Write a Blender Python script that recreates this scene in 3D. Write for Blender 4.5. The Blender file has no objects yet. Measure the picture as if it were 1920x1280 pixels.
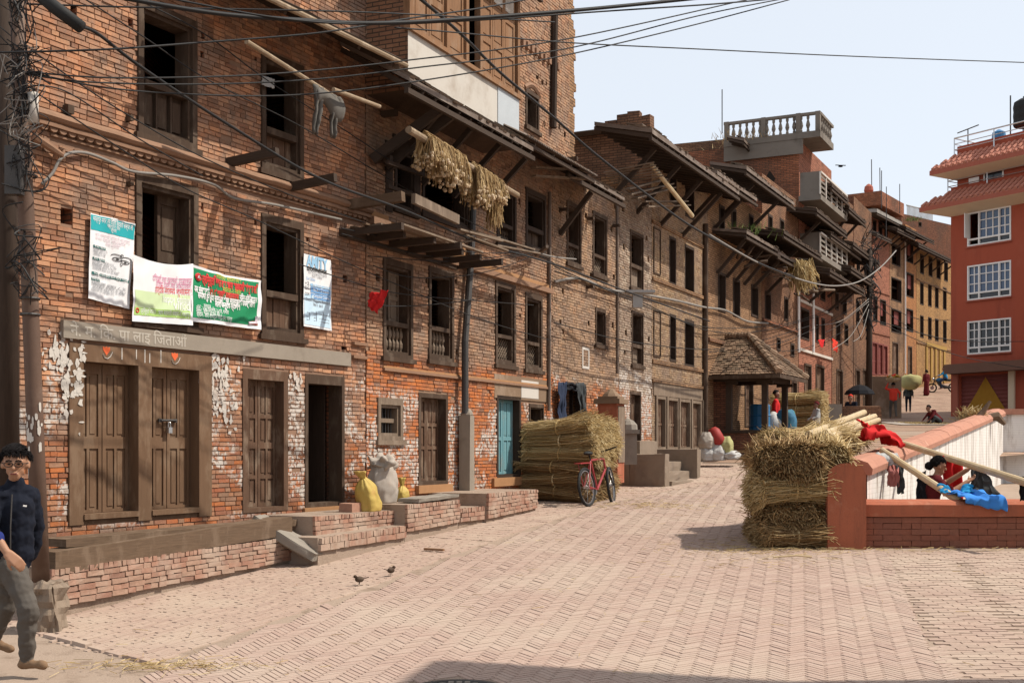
import bpy, bmesh, math, random
import numpy as np
from mathutils import Vector, Matrix, noise as mnoise
R = math.radians
rng = random.Random(7)
scene = bpy.context.scene
COL = scene.collection

# ------------------------------------------------------------------ camera, sky, sun, exposure
F, CX, HY, CZ = 2300.0, 960.0, 840.0, 1.7          # photo pixels (1920 wide): focal length, centre column, eye line, eye height
cd = bpy.data.cameras.new('camera'); cam = bpy.data.objects.new('camera', cd); COL.objects.link(cam)
cam.location = (0, 0, CZ); cam.rotation_euler = (R(90), 0, 0)
cd.sensor_width = 36; cd.lens = 36 * F / 1920; cd.shift_y = (HY - 640) / 1920; cd.clip_start = .1; cd.clip_end = 2000
scene.camera = cam
SUN_AZ, SUN_EL = 2.0, 52.0                          # azimuth from +X towards +Y
w = bpy.data.worlds.new('World'); scene.world = w; w.use_nodes = True
wn = w.node_tree
sky = wn.nodes.new('ShaderNodeTexSky'); sky.sky_type = 'NISHITA'; sky.sun_disc = False
sky.sun_elevation = R(SUN_EL); sky.sun_rotation = R(90 - SUN_AZ)
sky.air_density = 1.0; sky.dust_density = 6.0; sky.ozone_density = 1.0; sky.altitude = 1300
bg = wn.nodes['Background']; bg.inputs[1].default_value = 0.14
hz = wn.nodes.new('ShaderNodeMix'); hz.data_type = 'RGBA'; hz.inputs[0].default_value = .8; hz.inputs[7].default_value = (3.45, 3.6, 3.72, 1)   # even white haze over the whole sky
wn.links.new(sky.outputs[0], hz.inputs[6]); wn.links.new(hz.outputs[2], bg.inputs[0])
sl = bpy.data.lights.new('sun', 'SUN'); sl.energy = 3.0; sl.angle = R(0.53); sl.color = (1, .93, .82)
so = bpy.data.objects.new('sun', sl); COL.objects.link(so)
sd = Vector((math.cos(R(SUN_AZ)) * math.cos(R(SUN_EL)), math.sin(R(SUN_AZ)) * math.cos(R(SUN_EL)), math.sin(R(SUN_EL))))
so.rotation_euler = sd.to_track_quat('Z', 'Y').to_euler(); so.location = (20, 0, 40)
vs = scene.view_settings
vs.view_transform = 'Standard'; vs.look = 'None'; vs.exposure = 0.86; vs.gamma = 1; vs.use_curve_mapping = False
scene.cycles.max_bounces = 5; scene.cycles.diffuse_bounces = 3; scene.cycles.use_denoising = True

# ------------------------------------------------------------------ helpers
def P(u, y, Z): return Vector(((u - CX) / F * Z, Z, CZ - (y - HY) / F * Z))
PROF = [(-80, -.25), (4, -.12), (8.9, -.02), (10, .04), (12, .2), (14.7, .4), (17, .53), (20, .70), (21.5, .77), (23, .80), (27, .95), (29, 1.15), (32.4, 1.39),
        (36, 1.75), (42, 2.25), (57, 3.06), (70, 3.9), (77, 5.0), (85, 5.9), (100, 7.4), (140, 10), (600, 10)]
def prof(y):
    for (a, za), (b, zb) in zip(PROF, PROF[1:]):
        if y <= b:
            t = max(0, (y - a) / (b - a)); return za + (zb - za) * t
    return PROF[-1][1]
def ground_px(u, y):                                  # where a pixel of the ground lies
    Z = 6.0
    while Z < 120:
        if P(u, y, Z).z <= prof(Z) + .0: break
        Z += .02
    return P(u, y, Z)
# marching the other way for pixels below the eye line
def ground_at(u, y):
    lo = 4.0
    Z = lo
    while Z < 130 and P(u, y, Z).z > prof(Z): Z += .02
    q = P(u, y, Z); q.z = prof(Z); return q

class MB:
    def __init__(s): s.v = []; s.f = []; s.m = []
    def add(s, vs_, fs, mi=0):
        o = len(s.v); s.v += [tuple(x) for x in vs_]
        for f in fs: s.f.append(tuple(o + i for i in f)); s.m.append(mi)
    def quad(s, a, b, c, d, mi=0): s.add([a, b, c, d], [(0, 1, 2, 3)], mi)
    def box(s, x0, x1, y0, y1, z0, z1, mi=0, back=True):
        v = [(x0, y0, z0), (x1, y0, z0), (x1, y1, z0), (x0, y1, z0), (x0, y0, z1), (x1, y0, z1), (x1, y1, z1), (x0, y1, z1)]
        f = [(0, 3, 2, 1), (4, 5, 6, 7), (0, 1, 5, 4), (1, 2, 6, 5), (2, 3, 7, 6)]
        if back: f.append((3, 0, 4, 7))
        s.add(v, f, mi); return s
    def jbox(s, x0, x1, y0, y1, z0, z1, j, mi=0):      # box with jittered corners
        v = [(x0, y0, z0), (x1, y0, z0), (x1, y1, z0), (x0, y1, z0), (x0, y0, z1), (x1, y0, z1), (x1, y1, z1), (x0, y1, z1)]
        v = [tuple(c + rng.uniform(-j, j) for c in p) for p in v]
        s.add(v, [(0, 3, 2, 1), (4, 5, 6, 7), (0, 1, 5, 4), (1, 2, 6, 5), (2, 3, 7, 6), (3, 0, 4, 7)], mi); return s
    def beam(s, a, b, w, h, mi=0, up=(0, 0, 1), w2=None, h2=None):
        a = Vector(a); b = Vector(b); d = (b - a).normalized(); up = Vector(up)
        if abs(d.dot(up)) > .98: up = Vector((1, 0, 0))
        x = d.cross(up).normalized(); z = x.cross(d)
        w2 = w if w2 is None else w2; h2 = h if h2 is None else h2
        v = []
        for c, ww, hh in ((a, w, h), (b, w2, h2)):
            for sx, sz in ((-1, -1), (1, -1), (1, 1), (-1, 1)): v.append(c + x * sx * ww / 2 + z * sz * hh / 2)
        s.add(v, [(0, 1, 2, 3), (7, 6, 5, 4), (0, 4, 5, 1), (1, 5, 6, 2), (2, 6, 7, 3), (3, 7, 4, 0)], mi); return s
    def tube(s, pts, r, n=6, mi=0, caps=True):
        pts = [Vector(p) for p in pts]; k = len(pts)
        rr = r if isinstance(r, (list, tuple)) else [r] * k
        o = len(s.v); prev = None
        for i, p in enumerate(pts):
            d = (pts[min(i + 1, k - 1)] - pts[max(i - 1, 0)])
            d = d.normalized() if d.length > 1e-9 else Vector((0, 0, 1))
            if prev is None:
                up = Vector((0, 0, 1)) if abs(d.z) < .9 else Vector((1, 0, 0))
                x = d.cross(up).normalized()
            else:
                x = (prev - d * prev.dot(d)).normalized()
            prev = x; y = d.cross(x)
            for j in range(n):
                a = 2 * math.pi * j / n
                s.v.append(tuple(p + (x * math.cos(a) + y * math.sin(a)) * rr[i]))
        for i in range(k - 1):
            for j in range(n):
                a = o + i * n + j; b = o + i * n + (j + 1) % n
                s.f.append((a, b, b + n, a + n)); s.m.append(mi)
        if caps:
            s.f.append(tuple(o + j for j in reversed(range(n)))); s.m.append(mi)
            s.f.append(tuple(o + (k - 1) * n + j for j in range(n))); s.m.append(mi)
        return s
    def lathe(s, prof_, c=(0, 0, 0), n=12, mi=0, axis='z'):
        o = len(s.v); c = Vector(c)
        for r, z in prof_:
            for j in range(n):
                a = 2 * math.pi * j / n
                q = Vector((r * math.cos(a), r * math.sin(a), z))
                if axis == 'x': q = Vector((q.z, q.x, q.y))
                s.v.append(tuple(c + q))
        for i in range(len(prof_) - 1):
            for j in range(n):
                a = o + i * n + j; b = o + i * n + (j + 1) % n
                s.f.append((a, b, b + n, a + n)); s.m.append(mi)
        if prof_[0][0] > 1e-6: s.f.append(tuple(o + j for j in reversed(range(n)))); s.m.append(mi)
        if prof_[-1][0] > 1e-6: s.f.append(tuple(o + (len(prof_) - 1) * n + j for j in range(n))); s.m.append(mi)
        return s
    def blob(s, c, r, mi=0, nu=10, nv=7, jit=0, seed=0, fn=None):
        c = Vector(c); r = (r, r, r) if not isinstance(r, (tuple, list)) else r
        o = len(s.v)
        s.v.append(tuple(c + Vector((0, 0, -r[2]))))
        for i in range(1, nv):
            t = math.pi * (i / nv - .5)
            for j in range(nu):
                a = 2 * math.pi * j / nu
                q = Vector((math.cos(a) * math.cos(t), math.sin(a) * math.cos(t), math.sin(t)))
                k = 1 + (jit * mnoise.noise(q * 1.7 + Vector((seed, seed * 2, 0))) if jit else 0)
                q = Vector((q.x * r[0], q.y * r[1], q.z * r[2])) * k
                if fn: q = fn(q)
                s.v.append(tuple(c + q))
        s.v.append(tuple(c + Vector((0, 0, r[2])))); e = len(s.v) - 1
        for j in range(nu):
            s.f.append((o, o + 1 + (j + 1) % nu, o + 1 + j)); s.m.append(mi)
            b = o + 1 + (nv - 2) * nu
            s.f.append((b + j, b + (j + 1) % nu, e)); s.m.append(mi)
        for i in range(nv - 2):
            for j in range(nu):
                a = o + 1 + i * nu + j; b = o + 1 + i * nu + (j + 1) % nu
                s.f.append((a, b, b + nu, a + nu)); s.m.append(mi)
        return s
    def grid(s, fn, nu, nv, mi=0, thick=None):
        o = len(s.v)
        for j in range(nv + 1):
            for i in range(nu + 1): s.v.append(tuple(fn(i / nu, j / nv)))
        for j in range(nv):
            for i in range(nu):
                a = o + j * (nu + 1) + i
                s.f.append((a, a + 1, a + nu + 2, a + nu + 1)); s.m.append(mi(i / nu, j / nv) if callable(mi) else mi)
        return s
    def mesh(s, name, mats, smooth=False):
        me = bpy.data.meshes.new(name)
        me.from_pydata(s.v, [], s.f)
        mats = mats if isinstance(mats, (list, tuple)) else [mats]
        for m in mats: me.materials.append(m)
        if len(mats) > 1: me.polygons.foreach_set('material_index', s.m)
        if smooth: me.polygons.foreach_set('use_smooth', [True] * len(s.f))
        me.update(); return me
    def build(s, name, mats, parent=None, smooth=False, kind=None, label=None, tag=None, solid=None):
        if parent is None and s.v:                    # a thing of one mesh: origin at its base
            xs = [p[0] for p in s.v]; ys = [p[1] for p in s.v]; zs = [p[2] for p in s.v]
            c = Vector(((min(xs) + max(xs)) / 2, (min(ys) + max(ys)) / 2, min(zs)))
            s.v = [tuple(Vector(p) - c) for p in s.v]
        ob = bpy.data.objects.new(name, s.mesh(name, mats, smooth)); COL.objects.link(ob)
        if parent is None: ob.location = c
        else: ob.parent = parent
        if solid:
            md = ob.modifiers.new('thickness', 'SOLIDIFY'); md.thickness = solid; md.offset = 0
        if kind: ob['kind'] = kind
        if label: ob['label'] = label
        if tag: settag(ob, *tag)
        return ob
def roughen(o, cuts=4, amp=.012, sc=9):
    bm = bmesh.new(); bm.from_mesh(o.data); bmesh.ops.subdivide_edges(bm, edges=bm.edges[:], cuts=cuts, use_grid_fill=True); bm.normal_update(); sd_ = Vector(o.location)
    for v in bm.verts: q = v.co + sd_; v.co += v.normal * (amp * mnoise.noise(q * sc) + amp * .5 * mnoise.noise(q * sc * 2.7) - amp * (.8 if len(v.link_faces) and max(f.normal.angle(g_.normal) for f in v.link_faces for g_ in v.link_faces) > .8 else 0))
    bm.to_mesh(o.data); bm.free(); return o
def settag(o, label, cat, group=None):
    o['label'] = label; o['category'] = cat
    if group: o['group'] = group
    return o
def empty(name, loc, rz=0, tag=None):
    o = bpy.data.objects.new(name, None); COL.objects.link(o); o.location = loc; o.rotation_euler = (0, 0, rz); o.empty_display_size = .2
    if tag: settag(o, *tag)
    return o
def copy_tree(o, parent=None):
    c = o.copy(); COL.objects.link(c); c.parent = parent
    for ch in o.children: copy_tree(ch, c)
    return c

class Wall:                                            # a facade plane between two photo columns at known distances
    def __init__(s, u0, Z0, u1, Z1, zb):
        s.a = Vector(((u0 - CX) / F * Z0, Z0)); b = Vector(((u1 - CX) / F * Z1, Z1))
        s.L = (b - s.a).length; s.d = (b - s.a).normalized(); s.n = Vector((s.d.y, -s.d.x)); s.zb = zb
        s.rz = math.atan2(s.n.y, s.n.x)
    def su(s, u, p=0):
        k = (u - CX) / F
        return (k * (s.a.y + s.n.y * p) - s.a.x - s.n.x * p) / (s.d.x - k * s.d.y)
    def px(s, u, y, p=0):                              # (t, z local) on the plane p in front of the wall
        t = s.su(u, p); Y = s.a.y + s.d.y * t + s.n.y * p
        return t, CZ - (y - HY) / F * Y - s.zb
    def q(s, u, y, p=0): t, z = s.px(u, y, p); return Vector((p, t, z))
    def rect(s, uL, uR, yT, yB, p=0):
        t0, z1 = s.px(uL, yT, p); _, z0 = s.px(uL, yB, p); return t0, s.su(uR, p), z0, z1
    def world(s, p, t, z): return Vector((s.a.x + s.d.x * t + s.n.x * p, s.a.y + s.d.y * t + s.n.y * p, s.zb + z))
    def root(s, name, tag): 
        o = empty(name, (s.a.x, s.a.y, s.zb), s.rz, tag); return o

# ------------------------------------------------------------------ materials
class NT:
    def __init__(s, name, rough=.85, spec=.2):
        s.mat = bpy.data.materials.new(name); s.mat.use_nodes = True; s.t = s.mat.node_tree
        s.b = s.t.nodes['Principled BSDF']; s.b.inputs['Roughness'].default_value = rough
        s.b.inputs['Specular IOR Level'].default_value = spec
        s._geo = None; s._oi = None
    def n(s, k): return s.t.nodes.new(k)
    def L(s, a, b):
        if hasattr(a, 'links') or isinstance(a, bpy.types.NodeSocket): s.t.links.new(a, b)
        else:
            try: b.default_value = a
            except Exception: b.default_value = tuple(a) + (1,)
    @property
    def geo(s):
        if not s._geo: s._geo = s.n('ShaderNodeNewGeometry')
        return s._geo
    @property
    def pos(s): return s.geo.outputs['Position']
    def obj(s): return s.n('ShaderNodeTexCoord').outputs['Object']
    def rand(s, k=7.13):
        if not s._oi: s._oi = s.n('ShaderNodeObjectInfo')
        return s.math('FRACT', s.math('ADD', s.math('MULTIPLY', s.geo.outputs['Random Per Island'], k), s.math('MULTIPLY', s._oi.outputs['Random'], k * 1.7)))
    def math(s, op, a, b=None, c=None):
        nd = s.n('ShaderNodeMath'); nd.operation = op; s.L(a, nd.inputs[0])
        if b is not None: s.L(b, nd.inputs[1])
        if c is not None: s.L(c, nd.inputs[2])
        return nd.outputs[0]
    def noise(s, vec, sc, det=3, rough=.55, dist=0):
        nd = s.n('ShaderNodeTexNoise'); s.L(vec, nd.inputs['Vector']); nd.inputs['Scale'].default_value = sc
        nd.inputs['Detail'].default_value = det; nd.inputs['Roughness'].default_value = rough; nd.inputs['Distortion'].default_value = dist
        return nd.outputs['Fac']
    def vmul(s, v, k):
        nd = s.n('ShaderNodeVectorMath'); nd.operation = 'MULTIPLY'; s.L(v, nd.inputs[0]); nd.inputs[1].default_value = k; return nd.outputs[0]
    def sep(s, v):
        nd = s.n('ShaderNodeSeparateXYZ'); s.L(v, nd.inputs[0]); return nd.outputs
    def comb(s, x, y, z=0):
        nd = s.n('ShaderNodeCombineXYZ'); s.L(x, nd.inputs[0]); s.L(y, nd.inputs[1]); s.L(z, nd.inputs[2]); return nd.outputs[0]
    def ramp(s, f, stops, interp='LINEAR'):
        nd = s.n('ShaderNodeValToRGB'); s.L(f, nd.inputs[0]); cr = nd.color_ramp; cr.interpolation = interp
        while len(cr.elements) < len(stops): cr.elements.new(.5)
        for e, (p, c) in zip(cr.elements, stops):
            e.position = p; e.color = (*c, 1) if isinstance(c, (tuple, list)) else (c, c, c, 1)
        return nd.outputs[0]
    def mix(s, f, a, b, mode='MIX'):
        nd = s.n('ShaderNodeMix'); nd.data_type = 'RGBA'; nd.blend_type = mode
        s.L(f, nd.inputs[0]); s.L(a, nd.inputs[6]); s.L(b, nd.inputs[7]); return nd.outputs[2]
    def smooth(s, x, lo, hi):
        nd = s.n('ShaderNodeMapRange'); nd.interpolation_type = 'SMOOTHSTEP'; s.L(x, nd.inputs[0])
        s.L(lo, nd.inputs[1]); s.L(hi, nd.inputs[2]); return nd.outputs[0]
    def bump(s, h, st=.3, dist=.01):
        nd = s.n('ShaderNodeBump'); nd.inputs['Strength'].default_value = st; nd.inputs['Distance'].default_value = dist
        s.L(h, nd.inputs['Height']); s.t.links.new(nd.outputs[0], s.b.inputs['Normal'])
    def out(s, c): s.L(c, s.b.inputs['Base Color']); return s.mat
def c3(*a): return tuple(a)
def mul(c, k): return tuple(min(1, x * k) for x in c)

def plain(name, col, rough=.85, var=.25, sc=6, bump=.25, bsc=60, spec=.2, dirt=None, metal=0):
    t = NT(name, rough, spec)
    n1 = t.noise(t.pos, sc, 4, .6); n2 = t.noise(t.pos, sc * 7, 3, .6)
    c = t.mix(n1, mul(col, 1 - var), mul(col, 1 + var))
    c = t.mix(t.math('MULTIPLY', n2, .5), c, mul(col, 1 - var * .6))
    if dirt: c = t.mix(t.smooth(t.noise(t.pos, sc * .5, 5, .65), .5, .72), c, dirt)
    if bump: t.bump(t.noise(t.pos, bsc, 3), bump, .006)
    t.b.inputs['Metallic'].default_value = metal
    return t.out(c)
def wood(name, col, rough=.8, var=.35, vert=True, wear=None, sc=1.0):
    t = NT(name, rough, .15)
    p = t.vmul(t.pos, (14 * sc, 14 * sc, 1.6 * sc) if vert else (2.2 * sc, 1.6 * sc, 22 * sc))
    g = t.noise(p, 2.4, 5, .65, .6); g2 = t.noise(t.pos, 2.2, 3)
    r = t.rand(3.3)
    c = t.ramp(g, [(.25, mul(col, 1 - var)), (.5, col), (.75, mul(col, 1 + var))])
    c = t.mix(t.math('MULTIPLY', g2, .5), c, mul(col, .7))
    c = t.mix(t.math('MULTIPLY', r, .3), c, mul(col, 1.5))
    if wear: c = t.mix(t.smooth(t.noise(t.vmul(t.pos, (3, 3, 1.2)), 1.8, 5, .65), .48, .66), c, wear)
    t.bump(g, .35, .006)
    return t.out(c)
def brick_mat(name, pal, pal2=None, zone=None, white=None, stain=(.09, .06, .045), stain_amt=.6, dust=(.255, .188, .148), wcol=(.50, .45, .40)):
    t = NT(name, .9, .12)
    r = t.rand(); r2 = t.rand(3.71)
    k = len(pal) - 1
    c = t.ramp(r, [(i / k, p) for i, p in enumerate(pal)])
    z = t.sep(t.pos)[2]; dk = .78
    if pal2:
        lo, hi, amp = zone
        f = t.smooth(t.math('ADD', z, t.math('MULTIPLY', t.math('SUBTRACT', t.noise(t.pos, .9, 4), .5), amp)), hi + .12, hi - .12)
        k2 = len(pal2) - 1
        c = t.mix(f, c, t.ramp(r, [(i / k2, p) for i, p in enumerate(pal2)])); dk = t.math('MULTIPLY_ADD', f, -.55, .78)
    c = t.mix(t.math('MULTIPLY', t.smooth(t.noise(t.vmul(t.pos, (1, 1, 1.6)), .75, 5, .62), .45, .75), stain_amt), c, stain)
    c = t.mix(t.math('MULTIPLY', t.smooth(t.noise(t.pos, 2.1, 5, .7), .36, .66), dk), c, dust)
    c = t.mix(t.math('MULTIPLY', t.smooth(r2, .82, .9), .45), c, stain)
    fine = t.noise(t.pos, 38, 4, .7)
    c = t.mix(.55, c, t.mix(fine, (.25, .22, .2), (1.25, 1.2, 1.15)), 'MULTIPLY')
    if white:
        zlo, zhi, thr = white
        m = t.smooth(t.noise(t.vmul(t.pos, (1, 1, 1.5)), 1.5, 5, .6), thr, thr + .07)
        m2 = t.smooth(t.noise(t.pos, 14, 3, .7), .42, .56)
        zn = t.math('MULTIPLY', t.smooth(z, zhi + .15, zhi - .15), t.smooth(z, zlo - .1, zlo + .1))
        f = t.math('MULTIPLY', t.math('MULTIPLY', m, m2), zn)
        c = t.mix(f, c, wcol)
    t.bump(t.math('ADD', fine, t.math('MULTIPLY', t.noise(t.pos, 110, 2), .5)), .5, .008)
    return t.out(c)
def brick_tex(name, c1, c2, mort, stain=(.07, .05, .04), amt=.55, bw=.21, bh=.06):
    t = NT(name, .9, .1)
    o = t.sep(t.obj()); v = t.comb(t.math('ADD', o[0], o[1]), o[2])
    b = t.n('ShaderNodeTexBrick'); t.L(v, b.inputs['Vector'])
    b.inputs['Color1'].default_value = (*c1, 1); b.inputs['Color2'].default_value = (*c2, 1); b.inputs['Mortar'].default_value = (*mul(mort, .6), 1)
    b.inputs['Scale'].default_value = 1; b.inputs['Mortar Size'].default_value = .009; b.inputs['Brick Width'].default_value = bw; b.inputs['Row Height'].default_value = bh
    b.inputs['Bias'].default_value = -.1
    cell = t.noise(t.comb(t.math('FLOOR', t.math('DIVIDE', t.math('ADD', o[0], o[1]), bw)), t.math('FLOOR', t.math('DIVIDE', o[2], bh)), 3.7), 7.3, 0)
    c = t.mix(.8, b.outputs[0], t.mix(cell, (.35, .3, .28), (1.35, 1.3, 1.25)), 'MULTIPLY')
    c = t.mix(t.math('MULTIPLY', t.smooth(t.noise(t.vmul(t.pos, (1, 1, .6)), .6, 6, .65), .42, .72), min(1, amt * 1.3)), c, stain)
    c = t.mix(.5, c, t.mix(t.noise(t.pos, 5, 5, .7), (.35, .33, .3), (1.3, 1.2, 1.1)), 'MULTIPLY')
    t.bump(t.math('SUBTRACT', t.noise(t.pos, 60, 2), b.outputs['Fac']), .6, .01)
    return t.out(c)
def island_mat(name, pal, rough=.8, spec=.15, fine=30, amt=.4, bump=.2, pn=None):
    t = NT(name, rough, spec); r = t.rand(); k = len(pal) - 1
    c = t.ramp(r, [(i / k, p) for i, p in enumerate(pal)])
    c = t.mix(amt, c, t.mix(t.noise(t.pos, fine, 3, .6), (.4, .4, .4), (1.3, 1.3, 1.3)), 'MULTIPLY')
    if pn: c = t.mix(t.math('MULTIPLY', t.smooth(t.noise(t.pos, pn[0], 5, .6), .42, .68), pn[2]), c, pn[1])
    if bump: t.bump(t.noise(t.pos, fine * 2, 2), bump, .006)
    return t.out(c)

M = {}
M['brick1'] = brick_mat('brick_old_red', [(0.282, 0.131, 0.079), (0.436, 0.200, 0.108), (0.549, 0.255, 0.133), (0.605, 0.324, 0.184), (0.479, 0.241, 0.140), (0.380, 0.207, 0.133)],
                        [(.42, .15, .06), (.52, .17, .055), (.36, .13, .07), (.30, .18, .12), (.46, .22, .12)], (0, 1.75, .5), (.9, 2.75, .50))
M['brick2'] = brick_mat('brick_old_tan', [(0.323, 0.165, 0.100), (0.417, 0.251, 0.157), (0.498, 0.310, 0.194), (0.444, 0.231, 0.132), (0.377, 0.251, 0.169)],
                        [(.50, .155, .05), (.56, .19, .06), (.42, .14, .06), (.36, .17, .10), (.52, .22, .10)], (0, 3.05, .5), (.8, 2.5, .47))
M['brick3'] = brick_mat('brick_old_pale', [(0.352, 0.213, 0.126), (0.434, 0.287, 0.180), (0.493, 0.333, 0.218), (0.387, 0.253, 0.164), (0.457, 0.270, 0.158)],
                        [(.50, .155, .05), (.56, .19, .06), (.42, .14, .06), (.36, .17, .10), (.52, .22, .10)], (0, 2.95, .9), (1.2, 3.3, .56))
M['brick4'] = brick_mat('brick_whitish', [(.36, .27, .20), (.44, .35, .27), (.50, .42, .33), (.40, .30, .22), (.33, .24, .18)],
                        [(.42, .16, .08), (.50, .2, .09), (.40, .22, .15), (.5, .36, .28)], (0, 2.9, .8), (1.2, 3.4, .44))
M['brick5'] = brick_mat('brick_tan', [(0.338, 0.223, 0.128), (0.404, 0.281, 0.168), (0.376, 0.242, 0.143), (0.432, 0.320, 0.204), (0.310, 0.194, 0.122)], stain_amt=.3)
M['mortar1'] = plain('mortar_brown', (0.252, 0.150, 0.099), var=.4, sc=4)
M['mortar2'] = plain('mortar_tan', (0.265, 0.169, 0.111), var=.4, sc=4)
M['mortar3'] = plain('mortar_pale', (0.292, 0.195, 0.123), var=.4, sc=4)
M['bt_red'] = brick_tex('brickwork_red', (0.399, 0.161, 0.087), (0.305, 0.127, 0.076), (0.188, 0.127, 0.098))
M['bt_tan'] = brick_tex('brickwork_tan', (0.422, 0.265, 0.153), (0.340, 0.207, 0.120), (0.211, 0.149, 0.109))
M['bt_dark'] = brick_tex('brickwork_dark', (0.223, 0.098, 0.060), (0.164, 0.075, 0.049), (0.106, 0.069, 0.055))
M['bt_brown'] = brick_tex('brickwork_brown', (0.317, 0.178, 0.109), (0.258, 0.138, 0.087), (0.164, 0.115, 0.087))
M['bt_pink'] = brick_tex('brickwork_pink', (0.446, 0.196, 0.131), (0.375, 0.161, 0.109), (0.258, 0.149, 0.109), amt=.2)
M['bt_orange'] = brick_tex('brickwork_orange', (0.516, 0.253, 0.109), (0.446, 0.207, 0.087), (0.235, 0.138, 0.087), amt=.2)
M['bt_ochre'] = brick_tex('brickwork_ochre', (0.493, 0.299, 0.131), (0.422, 0.253, 0.109), (0.258, 0.172, 0.098), amt=.25)
M['wood'] = wood('wood_weathered', (.062, .039, .026), wear=(.105, .075, .054))
M['wood_dark'] = wood('wood_dark', (.045, .03, .022))
M['wood_h'] = wood('wood_weathered_beam', (.125, .082, .053), vert=False, wear=(.175, .122, .084))
M['wood_dk_h'] = wood('wood_dark_beam', (.055, .038, .028), vert=False)
M['wood_grey'] = wood('wood_grey', (.17, .125, .09), wear=(.23, .175, .13))
M['door_brown'] = wood('door_brown_paint', (.14, .082, .048), var=.18, wear=(.185, .12, .076))
M['door_old'] = wood('door_old_brown', (.105, .06, .038), var=.3, wear=(.19, .135, .095))
M['door_blue'] = wood('door_blue_paint', (.13, .27, .30), var=.2, wear=(.2, .27, .27))
M['wood_orange'] = wood('wood_varnished', (.215, .115, .06), var=.35, wear=(.25, .155, .095))
M['wood_red'] = wood('wood_red_paint', (0.180, 0.054, 0.045), var=.2)
M['wood_ochre'] = wood('wood_ochre_paint', (0.304, 0.184, 0.050), var=.15)
M['bamboo'] = wood('bamboo_dry', (.42, .32, .19), var=.25, vert=False, wear=(.5, .4, .27), rough=.6)
M['bamboo_old'] = wood('bamboo_old', (.26, .19, .125), var=.3, vert=False, wear=(.36, .28, .2))
M['concrete'] = plain('concrete', (.27, .23, .185), var=.25, sc=3, dirt=(.19, .155, .12))
M['concrete_grey'] = plain('concrete_grey', (.27, .25, .225), var=.25, sc=2, dirt=(.14, .125, .11))
M['conc_old'] = plain('concrete_weathered', (.185, .16, .135), var=.3, sc=2, dirt=(.10, .085, .07))
M['plaster_brown'] = plain('plaster_brown', (.21, .14, .09), var=.2, sc=3, dirt=(.3, .22, .16))
M['mud'] = plain('mud_plaster', (.36, .19, .09), var=.3, sc=5)
M['clay'] = plain('terracotta_clay', (.25, .145, .092), var=.3, sc=9)
M['stone'] = plain('stone_grey', (.24, .21, .175), var=.3, sc=5, bump=.4)
M['white_metal'] = plain('whitewashed_sheet', (.50, .465, .415), var=.12, sc=2, dirt=(.36, .31, .26), bump=.1)
M['metal_dark'] = plain('metal_dark', (.05, .045, .042), rough=.55, var=.3, sc=5, spec=.4)
M['rust'] = plain('corrugated_rust', (.16, .12, .095), rough=.7, var=.35, sc=4, dirt=(.24, .2, .17))
M['cable'] = plain('cable_black', (.018, .017, .017), rough=.6, var=.2, bump=0)
M['cable_grey'] = plain('cable_grey', (.22, .20, .18), rough=.6, var=.2, bump=0)
M['black'] = plain('black_rubber', (.02, .02, .02), rough=.7, var=.2)
M['pole'] = plain('pole_painted_steel', (.115, .07, .05), rough=.65, var=.3, sc=3, dirt=(.17, .12, .09))
def weathered(name, col, dirt, light, sc=1.6):
    t = NT(name, .9, .12); n1 = t.noise(t.pos, sc, 5, .6); n2 = t.noise(t.vmul(t.pos, (3, 3, .45)), sc * 1.2, 5, .7); n3 = t.noise(t.pos, 26, 4, .7)
    c = t.mix(n1, mul(col, .85), mul(col, 1.12)); c = t.mix(t.math('MULTIPLY', t.smooth(n2, .48, .72), .75), c, dirt); c = t.mix(t.math('MULTIPLY', t.smooth(t.noise(t.pos, sc * 2.6, 5, .65), .55, .72), .6), c, light)
    c = t.mix(t.math('MULTIPLY', t.smooth(n3, .56, .7), .35), c, dirt); t.bump(t.math('ADD', n1, n3), .35, .012); return t.out(c)
M['terracotta'] = weathered('terracotta_paint', (.36, .118, .066), (.21, .085, .055), (.42, .19, .12))
M['terracotta_top'] = weathered('terracotta_coping', (.40, .195, .135), (.28, .14, .10), (.50, .30, .22))
M['redwall'] = weathered('red_render', (.35, .082, .046), (.25, .06, .038), (.37, .10, .06), .35)
M['red_trim'] = plain('red_render_trim', (.33, .10, .065), var=.10, sc=1.5, bump=.1)
M['rtile'] = plain('pink_roof_tile', (.43, .175, .12), var=.2, sc=4, bump=.1)
M['cream'] = plain('cream_plaster', (.62, .5, .36), var=.1, sc=2)
M['white'] = plain('white_paint', (.76, .74, .71), var=.06, sc=3, bump=.1)
M['white_old'] = plain('white_paint_worn', (.52, .48, .43), var=.12, sc=3, dirt=(.45, .38, .32))
M['straw'] = island_mat('straw', [(0.290, 0.189, 0.079), (0.405, 0.281, 0.121), (0.493, 0.363, 0.173), (0.581, 0.469, 0.273), (0.334, 0.221, 0.095)], amt=.3, bump=0)
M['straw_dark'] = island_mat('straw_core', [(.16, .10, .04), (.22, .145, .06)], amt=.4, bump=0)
M['straw_brown'] = island_mat('straw_brown', [(0.184, 0.109, 0.050), (0.276, 0.171, 0.076), (0.386, 0.257, 0.116), (0.497, 0.361, 0.189), (0.138, 0.081, 0.040)], amt=.3, bump=0)
def cloth(name, col, **k): return plain(name, col, rough=.9, var=.12, sc=9, bump=.2, bsc=240, spec=.1, **k)
M['skin'] = plain('skin', (.33, .17, .10), rough=.55, var=.08, sc=8, bump=.05, spec=.35)
M['skin_dark'] = plain('skin_dark', (.22, .11, .07), rough=.55, var=.08, sc=8, bump=.05, spec=.35)
M['hair'] = plain('hair_black', (.010, .008, .008), rough=.75, var=.3, sc=30, bump=.3, spec=.1)
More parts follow.
